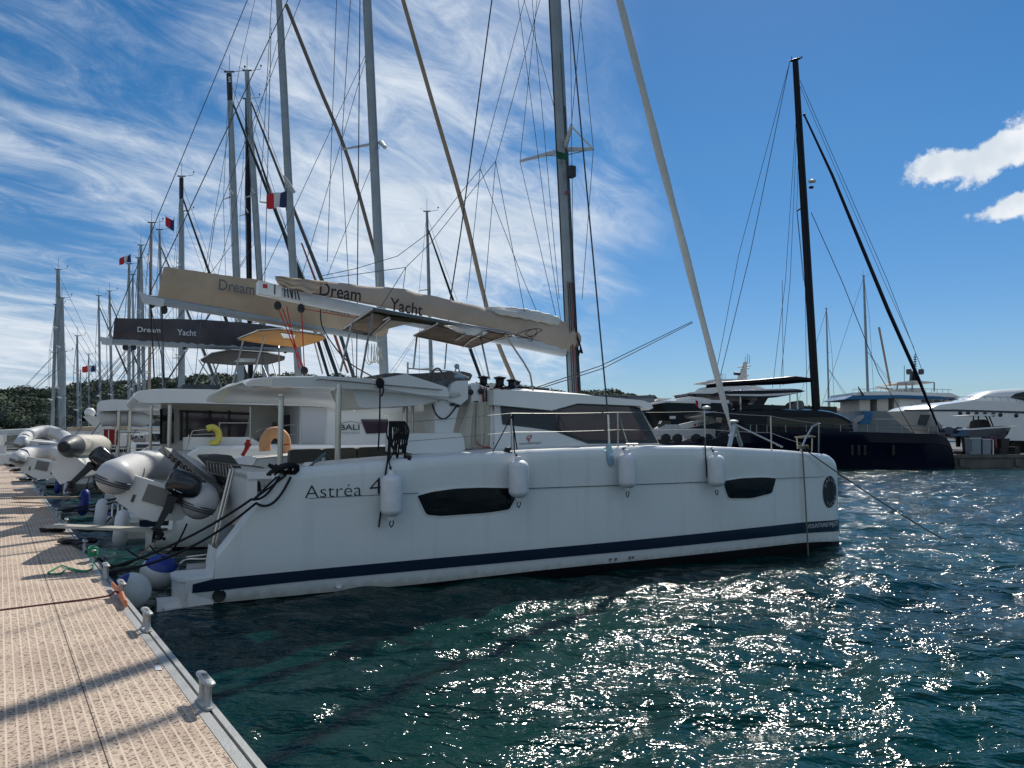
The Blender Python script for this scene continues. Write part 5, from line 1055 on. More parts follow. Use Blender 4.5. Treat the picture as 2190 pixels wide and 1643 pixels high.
B.part(MB().prism(Bp([(342, 874), (372, 875), (372, 948), (342, 950)], 11.3), (0, .04, 0)), 'saloon_door_glass', GLASS, CB)
for k in range(4): B.part(MB().prism(Bp([(555+k*16, 937-k*17), (606+0, 937-k*17), (606, 950-k*17), (555+k*16, 950-k*17)], 10.9), (0, .3, 0)), 'step', TEAK, CB)
B.part(MB().prism(Bp([(605, 888), (634, 888), (634, 950), (605, 950)], 10.85), (0, .05, 0)), 'dark_locker', BLACKM, CB)
B.part(MB().prism(Bp([(643, 870), (700, 872), (694, 948), (646, 948)], 9.66), (0, .03, 0)), 'recess_shade_panel', mat('recess_shade_grey', (.5, .51, .52), .5), CB)  # flat panel, the shade of a recess put into its grey
B.part(MB().prism(Bp([(772, 897), (832, 897), (826, 926), (784, 928)], 9.66), (0, .03, 0)), 'cabin_window', TINT, CB)
B.part(textmb('BALI', quad(*Bp([(727, 920), (769, 920), (769, 908), (727, 908)], 9.63)), .01), 'maker_lettering', INK, CB)
B.part(textmb('CATANA GROUP', quad(*Bp([(727, 928), (769, 928), (769, 924), (727, 924)], 9.63))), 'maker_lettering', INKG, CB)
B.part(MB().tube(cat(Bp([(727, 907), (748, 902), (772, 906)], 9.63)), .008, 5), 'maker_emblem', INKG, CB)
prof = [(286, 850), (288, 842), (300, 836), (345, 832), (500, 834), (700, 846), (905, 858), (960, 862), (960, 880), (860, 878), (640, 868), (400, 862), (300, 862)]
p_ = chaikin(Bp(prof, 9.5), 1, .15); mb = MB(); mb.loft([[Vec((p.x+ix, y, p.z+iz)) for p in p_] for y, ix, iz in ((9.5, 0, 0), (9.9, 0, .03), (14.2, 0, .03), (14.6, 0, 0))]); RB = B.part(mb, 'hardtop', GEL, smooth=30)
B.part(MB().prism(Bp([(388, 833), (470, 832), (472, 824), (392, 822)], 10.5), (0, 3, 0)), 'roof_cushion', CUSH2, RB)
for x, y0, y1, v, r in ((324, 868, 1040, 9.75, .035), (364, 866, 1035, 9.75, .05)): a_, b_ = M.V(x, y0, v), M.V(x, y1, v); b_.x = a_.x; b_.z = max(b_.z, 1.2); B.part(MB().tube([a_, b_], r, 10), 'hardtop_post', STEEL)
B.part(MB().prism(Bp([(400, 935), (535, 935), (560, 950), (860, 950), (860, 962), (400, 962)], 9.0), (0, 1.0, 0)), 'side_deck', GEL2)
mb = MB(); mb.prism(Bp([(405, 962), (520, 962), (520, 975), (405, 978)], 9.1), (0, .8, 0)); B.part(mb, 'cockpit_table', mat('pale_wood', (.42, .37, .3), .5))
mb = MB()
for a_ in ([(396, 965), (412, 922), (440, 919), (470, 917)], [(392, 975), (400, 955), (404, 930)], [(470, 948), (469, 903), (468, 905)], [(412, 930), (470, 928)], [(470, 905), (535, 905)], [(535, 870), (535, 960)], [(547, 925), (560, 917), (628, 908), (636, 914), (637, 950)], [(560, 935), (632, 929)]): mb.tube(Bp(a_, 9.0), .014, 6)
B.part(mb, 'rail', STEEL)
mb = MB(); 
for x, y, w in ((245, 1098, 0), (257, 1100, 0), (266, 1100, 1)): mb.tube(cat([M.Z(x-6, y+8, .6), M.Z(x-4, y-18, .75), M.Z(x+4, y-18, .75), M.Z(x+12, y+10, .5)]), .016, 6)
B.part(mb, 'boarding_ladder', STEEL)
a_, t_, mm = rigcat(B, M, 12, (822, 810), (785, 0), 1.42, .30)
q = M.V(815, 305, 12); B.part(MB().tube([q, M.V(730, 320, 13.5)], [.06, .03], 8), 'spreader', ALUW, mm); B.part(MB().tube([q, M.V(823, 315, 10.6)], [.08, .06], 8), 'spreader', ALUW, mm)
bag(B, M, 12, [(350, 571), (420, 580), (470, 588), (560, 600), (640, 628), (760, 655), (820, 672), (828, 690)], [(337, 636), (420, 650), (470, 658), (560, 676), (640, 692), (760, 712), (812, 722), (826, 715)], ((318, 640), (826, 727), .125), .17, SAILC2,
    [('Dream', [(467, 620), (544, 632), (545, 608), (469, 597)]), ('Yacht', [(690, 664), (748, 676), (748, 660), (690, 648)])])
B.part(MB().prism(Bp([(298, 622), (320, 634), (352, 640), (350, 655), (325, 652), (306, 645)], 11.9), (0, .25, 0)), 'boom_end_fitting', ALUW)
def ln(T, pts, r=.012, m_=WIRE, nm='stay', v=None): T.part(MB().tube(pts, r, 5), nm, m_, smooth=60)
for pts in ([M.V(1105, 828, 12.5), M.V(1050, 690, 12.5), M.V(990, 445, 12.4), M.V(925, 220, 12.3), M.V(862, 0, 12.2), M.V(840, -75, 12.2)],): B.part(MB().tube(cat(pts), [.05]+[.075]*12+[.07]*12+[.04], 10), 'furled_genoa', TANFURL, smooth=70)
ln(B, [M.V(730, 320, 13.5), t_], .012); ln(B, [M.V(730, 320, 13.5), M.V(757, 805, 14.5)], .012); ln(B, [M.V(770, 0, 10.5), M.V(762, 880, 9.2)], .016); ln(B, [M.V(720, 0, 14), M.V(700, 560, 14.6)], .012)
ln(B, [t_, M.V(315, 640, 12)], .014); ln(B, [M.V(790, 100, 12), M.V(555, 605, 12)], .009); ln(B, [M.V(790, 100, 12), M.V(640, 610, 12)], .009); ln(B, [M.V(815, 305, 12), M.V(700, 590, 12)], .009); ln(B, [t_, M.V(460, 470, 12), M.V(425, 720, 12), M.V(418, 800, 12)], .009); ln(B, [M.V(322, 640, 12), M.V(330, 810, 12)], .02, ROPEK); ln(B, [M.V(345, 640, 12), M.V(352, 820, 12)], .012, ROPEK); ln(B, [M.V(320, 560, 12), M.V(323, 660, 12), M.V(345, 760, 12), M.V(352, 830, 12)], .014, ROPEK)
for x, y in ((326, 650), (352, 663)): B.part(MB().ell(M.V(x, y, 12), (.08, .05, .12)), 'pulley_block', BLACKM)
ln(B, [M.V(808, 585, 11.7), M.V(805, 725, 11.7), M.V(818, 770, 11.7)], .02, ROPEW, 'halyard')
mb = MB()
for k in range(5): mb.tube(cat([M.V(783+k*6, 735, 11.6), M.V(780+k*7, 765+k*3, 11.6), M.V(792+k*5, 780-k*4, 11.6), M.V(796+k*5, 742, 11.6)]), .014, 5)
B.part(mb, 'halyard_coil', ROPEW, smooth=60)
def bim(T, z, px, hi, col, lining, legs, lv, clear=None):
    mb, P = canopy(px, z, .12, .012, 'c', None, .05); o = T.part(mb, 'bimini_canopy', col, smooth=50)
    mb = MB(); q = P; mb.tube(q+[q[0]], .02, 6); c = sum(P, Vec())/len(P)
    for k in range(0, len(P)//2): mb.tube([P[k], P[-1-k]], .015, 6)
    T.part(mb, 'bimini_frame', STEEL, o)
    T.part(MB().prism([p*.985+c*.015-Vec((0, 0, .03)) for p in P], (0, 0, -.01)), 'bimini_lining', lining, o)
    if clear: T.part(MB().prism([M.Z(x, y, z-.05) for x, y in clear], (0, 0, -.01)), 'clear_panel', CLEARV, o)
    for (x0, y0), (x1, y1) in legs: T.part(MB().tube([M.Z(x0, y0, z), M.V(x1, y1, lv)], .024, 6), 'bimini_leg', ALU, o)
def zfor(px, py, v): return M.V(px, py, v).z
zb2 = zfor(600, 722, 12)
bim(B, zb2, [(509, 724), (552, 706), (600, 703), (692, 716), (696, 722), (675, 730), (635, 741), (590, 736), (545, 730)], 0, mat('amber_canvas_top', (.48, .33, .16), .8), YELC, (((520, 727), (494, 835)), ((567, 715), (532, 838)), ((596, 738), (598, 815)), ((672, 730), (690, 800))), 12, [(600, 712), (632, 716), (630, 724), (606, 722)])
# third catamaran
C3 = Thing('catamaran', 'third catamaran along the pontoon, with a charcoal boom bag and dark bimini', 'catamaran', M, (-.8, 20.5, 0), GC)
cathull(C3, -.8, 17.2, 18.9, 12.2, 1.95, .5); cathull(C3, -.8, 22.4, 24, 12.2, 1.95, .5); C3.part(MB().box((.6, 18.8, .8), (9.5, 22.5, 1.9)), 'bridge_deck', GEL2)
v3 = 18.0
pr_ = chaikin(Bp([(206, 868), (212, 858), (240, 854), (290, 856), (520, 860), (700, 870), (700, 884), (300, 876), (212, 880)], v3), 1, .15); C3.part(MB().loft([[Vec((p.x, y, p.z)) for p in pr_] for y in (v3, 23.2)]), 'hardtop', GEL, smooth=30)
C3.part(MB().prism(Bp([(420, 872), (700, 876), (700, 950), (420, 950)], v3+.4), (0, 4.6, 0)), 'cabin', GEL, smooth=30)
C3.part(MB().prism(Bp([(430, 884), (690, 888), (690, 925), (430, 925)], v3+.38), (0, .02, 0)), 'cabin_window', GLASS)
for x in (254, 278): a_ = M.V(x, 875, v3+.2); C3.part(MB().tube([a_, Vec((a_.x, a_.y, 1.5))], .06, 8), 'hardtop_post', STEEL)
C3.part(MB().prism(Bp([(222, 918), (246, 918), (246, 952), (222, 952)], v3-.2), (0, .05, 0)), 'red_panel', REDP, label='red cloth panel on the stern rail')
mb = MB(); mb.tube(Bp([(216, 950), (216, 920), (232, 920), (232, 950)], v3-.3), .018, 6); mb.tube(Bp([(246, 950), (246, 925), (300, 925)], v3-.3), .018, 6); C3.part(mb, 'rail', STEEL)
C3.part(MB().tube(cat(Bp([(212, 899), (225, 896), (280, 896), (308, 900), (314, 910)], v3+.5)), [.25]*20+[.15], 12), 'upturned_tender', mat('white_tender_cover', (.6, .6, .58), .6, var=.1, vs=2), smooth=60)
a_, t_, mm = rigcat(C3, M, 20.5, (640, 830), (597, 0), 1.18, .32)
bag(C3, M, 20.5, [(245, 681), (350, 682), (430, 684), (520, 690), (600, 700), (622, 708)], [(241, 728), (350, 732), (430, 738), (520, 742), (600, 744), (622, 738)], ((226, 730), (632, 748), .13), .2, SAILG,
    [('Dream', [(294, 710), (343, 712), (343, 701), (294, 699)]), ('Yacht', [(379, 717), (420, 719), (420, 706), (379, 704)])], INKW)
C3.part(MB().prism(Bp([(213, 720), (240, 724), (240, 738), (218, 735)], 20.4), (0, .3, 0)), 'boom_end_fitting', ALUW)
C3.part(MB().tube([M.V(620, 440, 20.5), M.V(556, 432, 22.2)], [.06, .03], 8), 'spreader', ALUW, mm); C3.part(MB().tube([M.V(628, 410, 20.3), M.V(608, 378, 19)], [.08, .06], 8), 'spreader', ALUW, mm)
B3 = [M.V(807, 560, 21.3), M.V(745, 340, 21.3), M.V(680, 180, 21.1), M.V(612, 10, 20.8)]; C3.part(MB().tube(cat(B3), .085, 8), 'furled_genoa', mat('brown_sun_strip', (.16, .13, .11), .85), smooth=70)
ln(C3, [t_, M.V(228, 728, 20.5)], .016); ln(C3, [M.V(600, 60, 20.5), M.V(440, 690, 20.5)], .01); ln(C3, [M.V(545, 0, 21), M.V(515, 130, 21), M.V(420, 690, 21)], .01); ln(C3, [M.V(556, 432, 22.2), t_], .013); ln(C3, [M.V(580, 60, 18), M.V(560, 850, 17.5)], .014)
for x, y in ((268, 743), (286, 743), (395, 742), (610, 750)): C3.part(MB().ell(M.V(x, y, 20.5), (.10, .06, .12)), 'pulley_block', BLACKM)
bim(C3, zfor(520, 766, 20), [(429, 769), (452, 755), (495, 748), (575, 754), (609, 763), (608, 768), (575, 777), (500, 779), (436, 774)], 0, SAILG, mat('dark_lining', (.03, .03, .032), .9), (((440, 772), (410, 835)), ((470, 770), (445, 838)), ((582, 775), (600, 835)), ((560, 778), (585, 838)), ((455, 775), (478, 838)), ((425, 770), (470, 838))), 20, [(510, 766), (548, 767), (545, 774), (500, 774)])
# flags
flag(at(626, 438, 27.0)+Vec((-.05, -.6, 0)), -.68, .58, 0, -.1, 'largest tricolour flag, flying by the tall mast above the ochre boom bag', cols=FR[::-1])
flag(at(280, 553, 62), -.9, .62, 0, -.3, 'tricolour flag at the masthead left of the ochre boom bag', cols=FR[::-1])
flag(at(372, 482, 55)+Vec((0, 0, 0)), -.6, .8, 0, .6, 'small drooping tricolour flag beside the tan topped masts', cols=[FR[2], FR[0]])
flag(at(204, 788, 52), -.85, .45, 0, -.08, 'low tricolour flag streaming left in front of the pine hill', cols=FR[::-1])
flag(Mw(M.V(1213, 335, 3.2)), -.22, .17, 0, .25, 'small dark green courtesy flag under the foreground spreader', cols=[GREENF], name='courtesy_flag')
# ============================================================ YACHTS FARTHER ALONG THE PONTOON
GS = 'sailing yachts berthed farther along the pontoon'
def yacht(lab, mb_px, mt_px, dist, mw, L=13, sprd=2, mast_m=ALUD, boomc=None, stay=None, furl=None, black_top=False, hullm=GEL, hdg=28.4, rakes=1, wind=True, lean=None):
    a = at(mb_px[0], mb_px[1], dist); b = at(mt_px[0], mt_px[1], dist); hm = b.z
    fwd = Vec((math.cos(R(hdg)), math.sin(R(hdg)), 0)); lat = Vec((-fwd.y, fwd.x, 0)); base = Vec((a.x, a.y, 0))+(a-b).normalized()*0
    T = Thing('sailing_yacht', lab, 'sailing yacht', W0, base, GS); C_ = base
    f = lambda u, v, z: C_+fwd*u+lat*v+Vec((0, 0, z))
    mb = MB(); rr = []
    for k in range(13):
        t = k/12; u = -L*.52+L*t; w = 1.95*(1-max(0, (t-.35)/.65)**2.2)*(.82+.18*min(1, t*3))+.03; zt = 1.15+.35*t*t
        rr.append([f(u, -w, zt), f(u, -w*.98, .5), f(u, -w*.7, .0), f(u, 0, -.5), f(u, w*.7, 0), f(u, w*.98, .5), f(u, w, zt)])
    mb.loft(rr); h = T.part(mb, 'hull', hullm, smooth=40)
    mb = MB(); mb.loft([[f(u, -w, 1.2), f(u, -w*.8, z), f(u, w*.8, z), f(u, w, 1.2)] for u, w, z in ((-2.3, 1.0, 1.9), (-2.1, 1.15, 1.95), (0, 1.1, 1.85), (2.2, .7, 1.6), (3, .4, 1.35))]); cb = T.part(mb, 'cabin', GEL2, smooth=30)
    T.part(MB().prism([f(-1.8, -1.13, 1.45), f(1.6, -.95, 1.4), f(1.2, -.9, 1.62), f(-1.6, -1.05, 1.72)], lat*.02), 'cabin_window', GLASS, cb)
    mb = MB(); mb.sheet(lambda x, y: f(-2.4-.9*x, -1.2+2.4*y, 1.9+.55*math.sin(math.pi*y)**.5*(1-x*.5)), 6, 8, (0, 0, .02)); T.part(mb, 'sprayhood', SAILG)
    for s_ in (-1, 1):
        mb = MB(); mb.tube([f(-L*.5, s_*1.5, 1.2), f(-L*.5, s_*1.5, 1.8), f(-L*.35, s_*1.7, 1.85), f(-L*.35, s_*1.7, 1.2)], .018, 5); T.part(mb, 'pushpit', STEEL)
    top = b; foot = Vec((a.x, a.y, 0))+ (a-b)*(0)
    ft = a+(a-b).normalized()*max(0, (a.z-1.6)/((b.z-a.z)/(b-a).length) if b.z > a.z else 0)
    mm = T.part(MB().tube([ft, ft.lerp(b, .7), b], [mw/2, mw/2, mw*.36], 10, flat=.7, up=(1, 0, 0)), 'mast', mast_m, smooth=60)
    dm = (b-ft).normalized()
    if black_top: T.part(MB().tube([b-dm*.1, b-dm*1.45], mw*.40, 10), 'mast_band', BLACKM, mm)
    if wind:
        mb = MB(); mb.box(b+Vec((-.25, -.04, 0)), b+Vec((.25, .04, .06))); mb.tube([b, b+Vec((0, 0, .9))], .014, 5); mb.tube([b, b+Vec((.75, 0, .1)), b+Vec((.78, 0, .3))], .014, 5); mb.ell(b+Vec((.78, 0, .3)), .06, 6, 4); mb.tube([b, b+Vec((-.5, 0, .25))], .012, 5); T.part(mb, 'masthead_fittings', WIRE, mm)
    for k in range(sprd):
        z = ft.lerp(b, (k+1)/(sprd+1)); s_ = 1.25-.3*k
        for sg in (-1, 1): T.part(MB().tube([z, z+lat*sg*s_-fwd*.35+Vec((0, 0, .05))], [.05, .03], 6), 'spreader', ALUW, mm)
    mb = MB(); wr = max(.012, dist*.00022)
    for sg in (-1, 1):
        P = [f(-.2, sg*1.8, 1.2)]+[ft.lerp(b, (k+1)/(sprd+1))+lat*sg*(1.25-.3*k)-fwd*.35 for k in range(sprd)]+[b]; mb.tube(P, wr, 4)
        mb.tube([f(-.6, sg*1.7, 1.2), ft.lerp(b, 1/(sprd+1))], wr, 4); mb.tube([f(-L*.5, sg*1.2, 1.2), ft.lerp(b, .55), b], wr, 4)
    mb.tube([f(L*.47, 0, 1.5), b-Vec((0, 0, .3))], wr, 4); T.part(mb, 'standing_rigging', WIRE, smooth=60)
    if furl is not None: T.part(MB().tube([f(L*.44, 0, 1.7), f(L*.24, 0, hm*.45), b-dm*hm*.06], [.06, .12, .05], 8), 'furled_genoa', furl, smooth=60)
    if boomc is not None:
        g = ft+dm*1.1; e = g-fwd*4.8+Vec((0, 0, .1)); T.part(MB().tube([g, e], .09, 8), 'boom', ALUW, mm); T.part(MB().tube([g+Vec((0, 0, .30)), g.lerp(e, .3)+Vec((0, 0, .3)), e+Vec((0, 0, .15))], [.32, .26, .12], 10, flat=.6, up=(0, 0, 1)), 'sail_cover', boomc, smooth=60)
    return T
RUST = mat('orange_sun_strip', (.26, .065, .03), .8); TEAL = mat('dark_teal_sun_strip', (.01, .03, .035), .8)
TANM = mat('tan_painted_mast', (.33, .25, .20), .6, var=.1)
Y = [((514, 800), (490, 155), 37, .34, 'tall yacht whose grey mast carries a black band with a white letter', dict(black_top=True, furl=TEAL, L=14, boomc=SAILG)),
     ((568, 800), (528, 152), 41, .36, 'tall yacht with plain grey mast right of the black mast', dict(furl=RIBD, L=14)),
     ((536, 800), (528, 212), 46, .33, 'yacht with a slim black mast between two tall grey masts', dict(mast_m=BLACK, furl=BLACKM, L=14, boomc=SAILG)),
     ((386, 838), (388, 378), 48, .33, 'yacht with a dark topped grey mast standing alone over the ochre boom bag', dict(black_top=True, boomc=SAILC2, furl=TEAL)),
     ((392, 838), (391, 452), 55, .25, 'yacht whose mast hides close behind the dark topped one', dict()),
     ((350, 838), (341, 492), 58, .24, 'yacht with slim mast right of the tan mast', dict(furl=RIBD)),
     ((319, 838), (324, 477), 52, .22, 'yacht with a tan painted mast left of the ochre boom bag', dict(mast_m=TANM, boomc=SAILC2)),
     ((308, 840), (301, 525), 60, .30, 'yacht whose grey mast rises just left of the tan mast', dict(boomc=SAILG)),
     ((297, 840), (296, 552), 66, .30, 'yacht whose mast is the shorter of a close pair left of the tan mast', dict()),
     ((285, 842), (284, 588), 70, .22, 'yacht with slim mast just behind the flag topped one', dict()),
     ((276, 842), (276, 565), 62, .28, 'yacht whose masthead carries a tricolour flag', dict(boomc=SAILG)),
     ((239, 842), (234, 623), 74, .27, 'yacht with pale mast right of two distant slim masts', dict(boomc=SAILG, furl=RIBD)),
     ((214, 842), (211, 633), 80, .25, 'yacht with slim distant mast above the white boat covers', dict(furl=RIBD)),
     ((190, 845), (190, 758), 96, .18, 'small distant yacht behind the low flag', dict()),
     ((173, 860), (172, 792), 110, .17, 'smallest distant yacht in front of the pine hill', dict()),
     ((167, 890), (165, 719), 74, .24, 'yacht with a lone slim mast between mast cluster and flag', dict(boomc=SAILW)),
     ((139, 890), (139, 752), 78, .20, 'short masted yacht just right of the far left mast cluster', dict()),
     ((130, 905), (124, 577), 62, .42, 'tallest yacht of the far left mast cluster', dict(boomc=SAILW)),
     ((134, 905), (132, 638), 60, .42, 'thick masted yacht at the right of the far left cluster', dict()),
     ((112, 905), (120, 652), 66, .30, 'yacht with leaning mast at the left of the far left cluster', dict()),
     ((922, 800), (913, 453), 52, .24, 'single masted yacht seen between the two near boom bags', dict(boomc=SAILG, furl=TEAL))]
for i_, (p0, p1, d_, w_, l_, kw) in enumerate(Y):
    T = yacht(l_, p0, p1, d_, w_, **kw)
    if i_ == 0: T.off = Vec(); o_ = mkobj('mast_letter', textmb('S', quad(at(488, 176, 36.6), at(494, 176, 36.6), at(494, 164, 36.6), at(488, 164, 36.6)), .03), INKW, T.o.location); o_.parent = T.o
    if i_ == 1: o_ = mkobj('orange_sail_edge', MB().tube([at(645, 520, 38), at(690, 640, 38), at(722, 735, 38), at(744, 798, 38)], [.04, .07, .07, .05], 8), RUST, T.o.location); o_.parent = T.o
yacht('yacht with a pale mast behind the superyachts on the right', (1856, 838), (1847, 590), 120, .42, L=20, sprd=3, hdg=180); yacht('yacht with a thin mast just right of the black mast', (1773, 870), (1767, 660), 130, .30, L=16, hdg=180)
# small motor boats among the far berths
GMB = 'small motor boats at the far berths'
def motorboat(c, hdg, L, lab, hullm=GEL, top=True, s=1, arch=False):
    T = Thing('motor_boat', lab, 'motor boat', W0, c, GMB); fwd = Vec((math.cos(R(hdg)), math.sin(R(hdg)), 0)); lat = Vec((-fwd.y, fwd.x, 0)); f = lambda u, v, z: c+(fwd*u+lat*v+Vec((0, 0, z)))*s
    mb = MB(); rr = []
    for k in range(11):
        t = k/10; w = 1.6*(1-max(0, (t-.4)/.6)**2)+.03; rr.append([f(L*(t-.5), -w, 1.1+.5*t*t), f(L*(t-.5), -w*.85, .1), f(L*(t-.5), 0, -.3), f(L*(t-.5), w*.85, .1), f(L*(t-.5), w, 1.1+.5*t*t)])
    mb.loft(rr); h = T.part(mb, 'hull', hullm, smooth=40)
    cb = T.part(MB().loft([[f(u, -w, 1.1), f(u, -w*.8, z), f(u, w*.8, z), f(u, w, 1.1)] for u, w, z in ((-L*.15, 1.3, 2.1), (L*.1, 1.25, 2.1), (L*.2, 1.1, 1.5), (L*.32, .7, 1.4))]), 'cabin', GEL, smooth=30)
    T.part(MB().prism([f(-L*.12, -1.27, 1.5), f(L*.12, -1.2, 1.5), f(L*.08, -1.05, 2.0), f(-L*.12, -1.1, 2.0)], lat*-.02), 'cabin_window', GLASS, cb)
    if top: T.part(MB().prism([f(-L*.3, -1.2, 2.55), f(L*.05, -1.2, 2.6), f(L*.05, 1.2, 2.6), f(-L*.3, 1.2, 2.55)], (0, 0, .07)), 'hardtop', GEL2); 
    if top:
        for u, v in ((-L*.25, -1.1), (-L*.25, 1.1), (L*.02, -1.1), (L*.02, 1.1)): T.part(MB().tube([f(u, v, 1.1), f(u, v, 2.58)], .03, 6), 'hardtop_post', STEEL)
    if arch:
        T.part(MB().prism([f(-L*.22, -.9, 1.9), f(-L*.10, -.9, 1.9), f(-L*.30, -.7, 3.4), f(-L*.36, -.7, 3.4)], lat*1.7), 'radar_arch', CREAM); T.part(MB().ell(f(-L*.33, 0, 3.6), .25, 12, 8), 'radar_dome', GEL2)
    mb = MB()
    for sg in (-1, 1): mb.tube([f(L*.1, sg*1.4, 1.3), f(L*.1, sg*1.4, 1.75), f(L*.46, sg*.3, 2.0), f(L*.46, sg*.3, 1.5)], .02, 5)
    T.part(mb, 'bow_rail', STEEL); return T
def DX(d, o=6.2): return Vec((-1.27-.6675*(d-4.06)+o, d, 0))
motorboat(DX(84, 4.5), 30, 9, 'dark blue motor boat with white cabin at the far left berths', NAVY)
motorboat(DX(40, 7), 28, 10, 'white motor boat with a swept radar arch behind the dinghies', arch=True, top=False)
motorboat(DX(98, 5), 28, 9, 'white motor boat with flat hardtop nearest the left edge', GEL)
motorboat(DX(49, 6.5), 28, 9.5, 'white motor boat with steel posts beside the red panel', GEL, top=True)
motorboat(DX(56, 6.5), 28, 10, 'white motor boat with long roof in front of the mast cluster', GEL, top=True, s=1.1)
motorboat(DX(66, 6.5), 28, 10, 'white motor boat half hidden behind the third catamaran', GEL2, top=True)
for i, (dd, l_) in enumerate(((24.5, 'pale inflatable just behind the strapped dinghy'), (28, 'dark inflatable fifth from the outboard dinghy'), (32, 'grey inflatable above the white rag'), (37, 'dark inflatable tilted high above the far rope heaps'), (43, 'grey inflatable low by the far rope heaps'), (50, 'small dark inflatable near the blue motor boat'), (58, 'small pale inflatable near the left edge'), (68, 'farthest inflatable beside the white gate'))):
    X_ = -1.27-.6675*(dd-4.06)+1.3; dinghy(Vec((X_, dd, 1.25+.3*(i % 3))), (.84, .5, .25*(-1)**i), (-.54, .84, .06+.1*(i % 2)), .95, RIBD if i in (1, 3, 5) else RIBG, l_, motor=(i % 3 == 0))
for i, (dd, m_, l_) in enumerate(((14.6, FENDER, 'long white fender on the third stern below the dark nosed dinghy'), (17.5, FENDER, 'white fender low on the stern behind the strapped dinghy'), (21, BLUEV, 'blue fender among the far sterns'), (26, FENDER, 'white fender beside the far rope heaps'), (30, BLUEV, 'small blue fender past the white rag'))):
    X_ = -1.27-.6675*(dd-4.06)+.9; c = Vec((X_, dd, .15)); T = Thing('fender', l_, 'fender', W0, c, 'fenders at the far sterns'); T.part(MB().lathe([(.03, -.02), (.10, .03), (.13, .12), (.13, .55), (.10, .65), (.03, .70)], c, (0, .2, 1), 14), 'body', m_, smooth=50); T.part(MB().tube([c+Vec((0, .12, .68)), c+Vec((.1, .3, 1.3))], .012, 5), 'rope', ROPEK)
# white fence and gate at the far pontoon
mb = MB()
fz = D.world((60, 1.5, 0)); 
for k in range(7):
    p = at(0+k*3-6, 950, 70); mb.box((p.x-.04, p.y-.04, .5), (p.x+.04, p.y+.04, 3.2))
p = at(-6, 950, 70); q = at(14, 950, 70); mb.box((p.x, p.y-.03, 3.1), (q.x, p.y+.03, 3.25)); mb.box((p.x, p.y-.03, 1.8), (q.x, p.y+.03, 1.9)); mb.box((p.x, p.y-.02, .5), (q.x, p.y+.02, 1.7))
single('gate_fence', mb, GEL2, 'white barred gate at the far end of the pontoon', 'gate')
# ============================================================ RIGHT SIDE
RB_ = Frame(ground(2053, 1002), -2.0)      # black catamaran, its near side
def P_(fr, pts, v): return [fr.V(x, y, v) for x, y in pts]
BC = Thing('catamaran', 'huge glossy black catamaran with black mast and furled black headsail', 'catamaran', RB_, (-8, 4.5, 0))
def blackhull(v0, v1):
    tp = [(-20.5, 1.9), (-19, 2.15), (-14, 2.5), (-8, 2.62), (-3, 2.45), (-.8, 2.35), (-.25, 2.25)]
    TPX = [RB_.V(x, y, 0) for x, y in ((1460, 948), (1508, 945), (1560, 928), (1640, 925), (1790, 923), (1880, 925), (2030, 929), (2040, 936))]
    tp = [(p.x, p.z) for p in TPX]; mb = MB(); rr = []
    us = [TPX[0].x-1.5]+[TPX[0].x+i*(TPX[-1].x-TPX[0].x)/24 for i in range(25)]+[TPX[-1].x+.25]
    for u in us:
        t = lerp(tp, u); f = (u-us[0])/(us[-1]-us[0]); k = max(0, (f-.6)/.4)**2; a = v0+(v1-v0)*.46*k; b = v1-(v1-v0)*.46*k; e = .30*(f > .97)
        if u == us[-1]: t -= .35
        rr.append([Vec((u, a+.05, t)), Vec((u, a, t-.06)), Vec((u+e*.5, a-.0, t*.72)), Vec((u+e*.6, a+.03, t*.70)), Vec((u+e, a+.05, .3)), Vec((u+e, a+.2, -.4)), Vec((u+e, b-.2, -.4)), Vec((u+e, b-.05, .3)), Vec((u, b, t-.06)), Vec((u, b-.05, t))])
    return mb.loft(rr)
for a_, b_ in ((0, 2.2), (7.2, 9.4)): hb = BC.part(blackhull(a_, b_), 'hull', HBLACK, smooth=30)
mb = MB()
for x in (1820, 1834, 1847, 1908): mb.prism(P_(RB_, [(x, 952), (x+6, 952), (x+6, 974), (x, 974)], -.02), (0, .03, 0))
BC.part(mb, 'hull_window', GLASS, hb)
BC.part(MB().box((RB_.V(1500, 930, 2).x, 2, .9), (RB_.V(1960, 930, 2).x, 7.4, 2.2)), 'bridge_deck', HBLACK)
sp_ = [(1594, 925), (1594, 897), (1508, 886), (1503, 881), (1520, 879), (1604, 875), (1722, 874), (1760, 876), (1779, 879), (1802, 887), (1818, 896), (1822, 905), (1826, 923)]
c_ = P_(RB_, sp_, 1.0); mb = MB(); mb.loft([[Vec((p.x+dx*(i > 8), y, p.z-dz*(p.z > 3.0))) for i, p in enumerate(c_)] for y, dx, dz in ((1.0, 0, .12), (1.5, .1, 0), (7.9, .1, 0), (8.4, 0, .12))]); CBK = BC.part(mb, 'cabin', HBLACK, smooth=30)
BC.part(MB().prism(P_(RB_, [(1640, 893), (1790, 893), (1812, 902), (1818, 915), (1640, 912)], .97), (0, .02, 0)), 'cabin_window', GLASS, CBK)
lens = [(1510+30, 838), (1556, 834), (1574, 832), (1631, 830), (1700, 829), (1716, 831), (1723, 835), (1718, 839), (1700, 843), (1677, 845), (1631, 847), (1560, 846), (1545, 843)]
l_ = P_(RB_, lens, 1.8); cz_ = sum(p.z for p in l_)/len(l_)
mb = MB(); mb.loft([[Vec((p.x, y, cz_+(p.z-cz_)*k)) for p in l_] for y, k in ((1.8, .35), (2.2, .8), (3.2, 1.0), (6.2, 1.0), (7.2, .8), (7.6, .35))]); FB = BC.part(mb, 'flybridge_hardtop', HBLACK, smooth=50)
